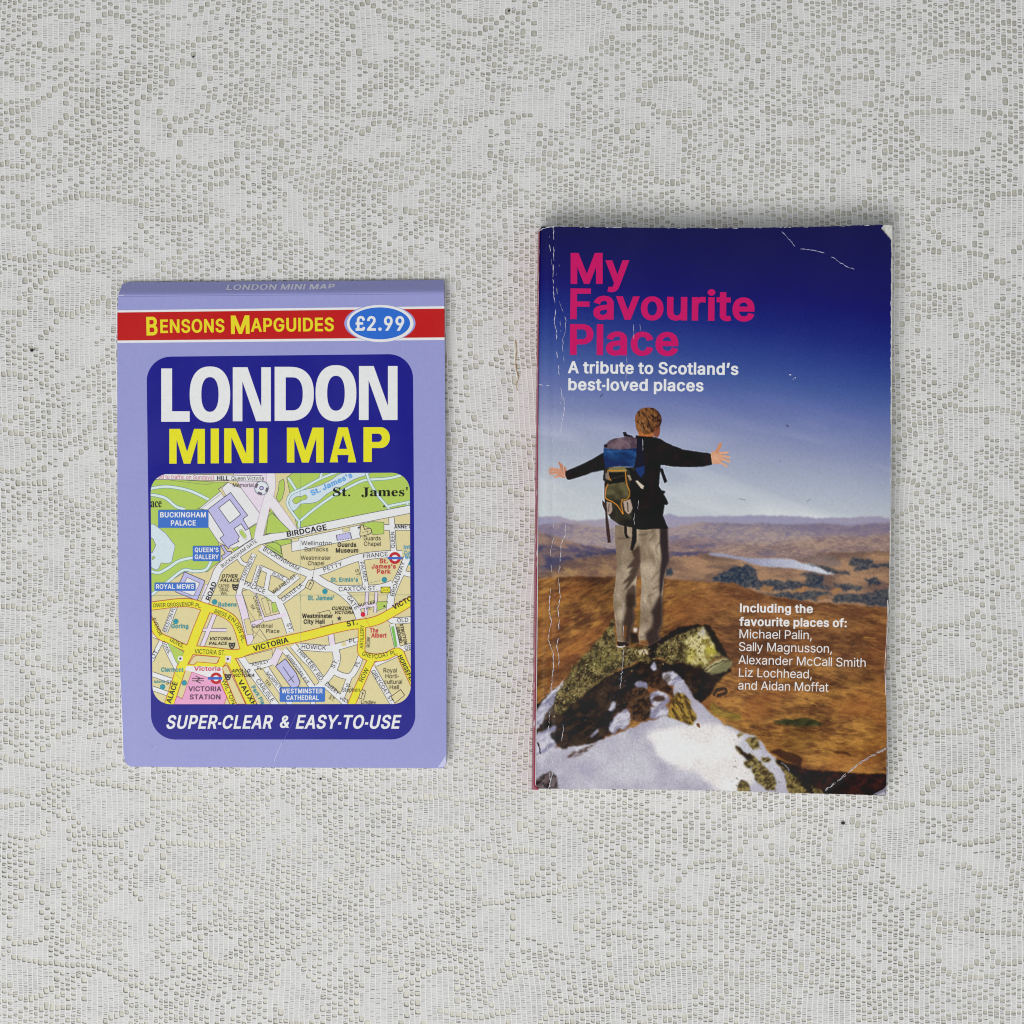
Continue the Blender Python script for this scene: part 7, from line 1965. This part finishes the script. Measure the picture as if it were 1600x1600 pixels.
def build_cover():
    nu, nv = 560, 892
    u = np.linspace(0, 1, nu)
    v = np.linspace(0, 1, nv)
    U, V = np.meshgrid(u, v)
    X = 838 + U * 552
    Y = 354 + V * 884
    for _ in range(4):
        xl = np.interp(Y, L_EDGE[:, 0], L_EDGE[:, 1])
        xr = np.interp(Y, R_EDGE[:, 0], R_EDGE[:, 1])
        yt = np.interp(X, T_EDGE[:, 0], T_EDGE[:, 1])
        yb = np.interp(X, B_EDGE[:, 0], B_EDGE[:, 1])
        X = xl + U * (xr - xl)
        Y = yt + V * (yb - yt)
    # nibbled edges
    nib = lambda t, o: (vnoise(t * .11, t * 0 + o) - .5) * 1.0 + (vnoise(t * .45, t * 0 + o + 3) - .5) * .8
    X = X + (U > .995) * nib(Y, 2.2) * .8
    Y = Y + (V < .002) * nib(X, 5.2) * .7
    Z = BOOK_Z + book_relief(X, Y)
    vert = P(X, Y, Z).reshape(-1, 3)
    colr = ink(sample(X, Y)).reshape(-1, 3)
    idx = np.arange(nu * nv).reshape(nv, nu)
    q = np.stack([idx[:-1, :-1], idx[1:, :-1], idx[1:, 1:], idx[:-1, 1:]], -1).reshape(-1, 4)
    # torn top right corner
    cx = (X[:-1, :-1] + X[1:, 1:]).ravel() / 2
    cy = (Y[:-1, :-1] + Y[1:, 1:]).ravel() / 2
    lx = np.interp(cy, [346, 350, 352.5, 357, 364, 372, 377], [1384, 1380.5, 1380, 1376.6, 1383, 1389.5, 1394])
    torn = (cy < 377) & (cx > lx)
    # worn round lower left and upper left corners keep the outline of the edges
    q = q[~torn]
    # cut edge of the card
    ring = np.concatenate([idx[:, 0], idx[-1, 1:], idx[-2::-1, -1], idx[0, -2:0:-1]])
    top = vert[ring]
    low = top.copy()
    low[:, 2] -= .00035
    n = len(ring)
    b = len(vert)
    k = np.arange(n)
    k2 = (k + 1) % n
    e = np.stack([b + k, b + n + k, b + n + k2, b + k2], -1)
    rx = X.ravel()[ring]
    ry = Y.ravel()[ring]
    e = e[~((rx > 1374) & (ry < 378))]
    allv = np.vstack([vert, top, low])
    allc = np.vstack([colr, np.tile(ink((214, 212, 214)), (2 * n, 1))])
    f = np.vstack([q, e])
    wf = np.vstack(wear_and_glint.f) + len(allv)
    allv = np.vstack([allv] + wear_and_glint.v)
    allc = np.vstack([allc] + wear_and_glint.c)
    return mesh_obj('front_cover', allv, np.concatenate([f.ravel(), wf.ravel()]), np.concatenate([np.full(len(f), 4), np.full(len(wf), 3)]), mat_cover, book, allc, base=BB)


cover = build_cover()


def build_spine():
    """leaning, slightly rounded spine: pink, showing a sliver at the left of the cover"""
    n = 120
    ys = np.linspace(356, 1234, n)
    rows = []
    prof = [(0.0, 0.0), (.10, -.0002), (.25, -.0009), (.45, -.0024), (.7, -.0060), (.9, -.0094), (1.0, -.0108)]
    for k, (s, dz) in enumerate(prof):
        xl = np.interp(ys, L_EDGE[:, 0], L_EDGE[:, 1])
        # px of the foot of the spine as it leans out
        foot = np.interp(ys, [356, 362, 600, 930, 1100, 1234], [843.5, 840.4, 838.0, 834.0, 832.2, 830.6])
        px = xl + (foot - xl) * (s ** .8)
        z = BOOK_Z - .0016 + dz + .00015 * math.sin(s * 3)
        yy_ = ys + (ys < 362) * s * 2.0
        rows.append(P(px, yy_, z))
    G = np.array(rows)
    m = len(prof)
    idx = np.arange(m * n).reshape(m, n)
    q = np.stack([idx[:-1, :-1], idx[1:, :-1], idx[1:, 1:], idx[:-1, 1:]], -1).reshape(-1, 4)
    v = G.reshape(-1, 3)
    c = np.tile(ink((146, 36, 70)), (len(v), 1))
    worn = fbm(np.tile(ys, m), np.repeat(np.arange(m) * 9.0, n), 14, 3, off=4)
    c[worn > .76] = ink((222, 216, 220))
    return mesh_obj('spine', v, q.ravel(), np.full(len(q), 4), mat_cover, book, c, smooth=True, base=BB)


build_spine()


def build_pages():
    loop_t = np.array([(846, 357), (1000, 356.6), (1180, 356.2), (1330, 353.4), (1376, 351.6), (1391, 351.4), (1394.2, 354), (1394.4, 420), (1393.8, 560), (1393.0, 700), (1392.2, 840), (1390, 930), (1386.4, 1010),
                       (1383.6, 1080), (1383.8, 1180), (1383.2, 1236), (1380, 1240.5), (1296, 1238.5), (1213, 1236.6), (1140, 1233.4), (980, 1231.2), (842, 1230.4), (838, 1100), (840, 930), (842.4, 600)])[::-1]
    loop_t = dense_loop(loop_t, 10)
    rel = lambda x, y: book_relief(x, y) - .0005
    zt = BOOK_Z + rel(loop_t[:, 0], loop_t[:, 1])
    layers = []
    for s in np.linspace(0, 1, 7):
        z = zt * (1 - s) + .0008 * s
        q = P(loop_t[:, 0] - s * 1.5, loop_t[:, 1] * 1.0, z)
        layers.append(q)
    n = len(loop_t)
    # the top page follows the cover
    cen = loop_t.mean(0)
    rings = [loop_t] + [cen + (loop_t - cen) * s for s in (.985, .96, .9, .75, .5, .25)]
    V = [P(r[:, 0], r[:, 1], BOOK_Z + rel(r[:, 0], r[:, 1]) - (.0004 if i > 2 else 0)) for i, r in enumerate(rings)]
    F, cnt = [], []
    for k in range(len(rings) - 1):
        for i in range(n):
            j = (i + 1) % n
            F += [k * n + i, k * n + j, (k + 1) * n + j, (k + 1) * n + i]
            cnt.append(4)
    off = len(rings) * n
    V += layers
    for k in range(6):
        for i in range(n):
            j = (i + 1) % n
            F += [off + k * n + i, off + (k + 1) * n + i, off + (k + 1) * n + j, off + k * n + j]
            cnt.append(4)
    F += list(range(off + 6 * n, off + 7 * n))[::-1]
    cnt.append(n)
    return mesh_obj('page_block', np.vstack(V), F, cnt, mat_pages, book, base=BB)


build_pages()
bk = dense_loop(np.array([(842, 358), (1391, 352), (1391, 600), (1389, 900), (1383, 1100), (1383, 1241), (832, 1233), (836, 930), (839, 600)])[::-1], 12)
bk = bk.mean(0) + (bk - bk.mean(0)) * .995
card(0.0007, bk, 0.0005, (196, 194, 198), (200, 198, 200), 'back_cover', mat_cover, book, BB)

# --- lettering on the cover
mag = (192, 26, 98)
ttl = Sheet(BOOK_Z + 0.00003, book_relief)
ttl.text('My', T('u1', (382, 553)), T('u1', (872, 553)), 48.6, 'B', mag, track=-14)
ttl.text('Favourite', T('u1', (378, 846)), T('u2', (366, 864)), 48.2, 'B', mag, track=-14)
ttl.text('Place', T('u1', (375, 1144)), T('u1', (1278, 1152)), 48.4, 'B', mag, track=-14)
ttl.build('title_lettering', mat_cover, cover, BB)
WT = (224, 224, 232)
sub = Sheet(BOOK_Z + 0.00003, book_relief)
sub.text('A tribute to Scotland\u2019s', T('u1', (358, 1297)), T('u2', (233, 1312)), 19.0, 'B', WT, track=-10)
sub.text('best-loved places', T('u1', (362, 1439)), T('u1', (1489, 1449)), 19.0, 'B', WT, track=-10)
sub.build('subtitle_lettering', mat_cover, cover, BB)
lst = Sheet(BOOK_Z + 0.00003, book_relief)
for s, a, b, cap, st in (('Including the', (224, 129), (776, 136), 66, 'B'), ('favourite places of:', (219, 232), (1033, 243), 66, 'B'), ('Michael Palin,', (220, 325), (768, 334), 66, 'R'), ('Sally Magnusson,', (216, 421), (921, 437), 66, 'R'),
                         ('Alexander McCall Smith', (212, 521), (1176, 544), 66, 'R'), ('Liz Lochhead,', (216, 617), (768, 631), 66, 'R'), ('and Aidan Moffat', (211, 714), (894, 731), 66, 'R')):
    lst.text(s, T('F', a), T('F', b), cap / 4.85, st, (226, 222, 224), track=-10)
lst.build('contributor_list', mat_cover, cover, BB)
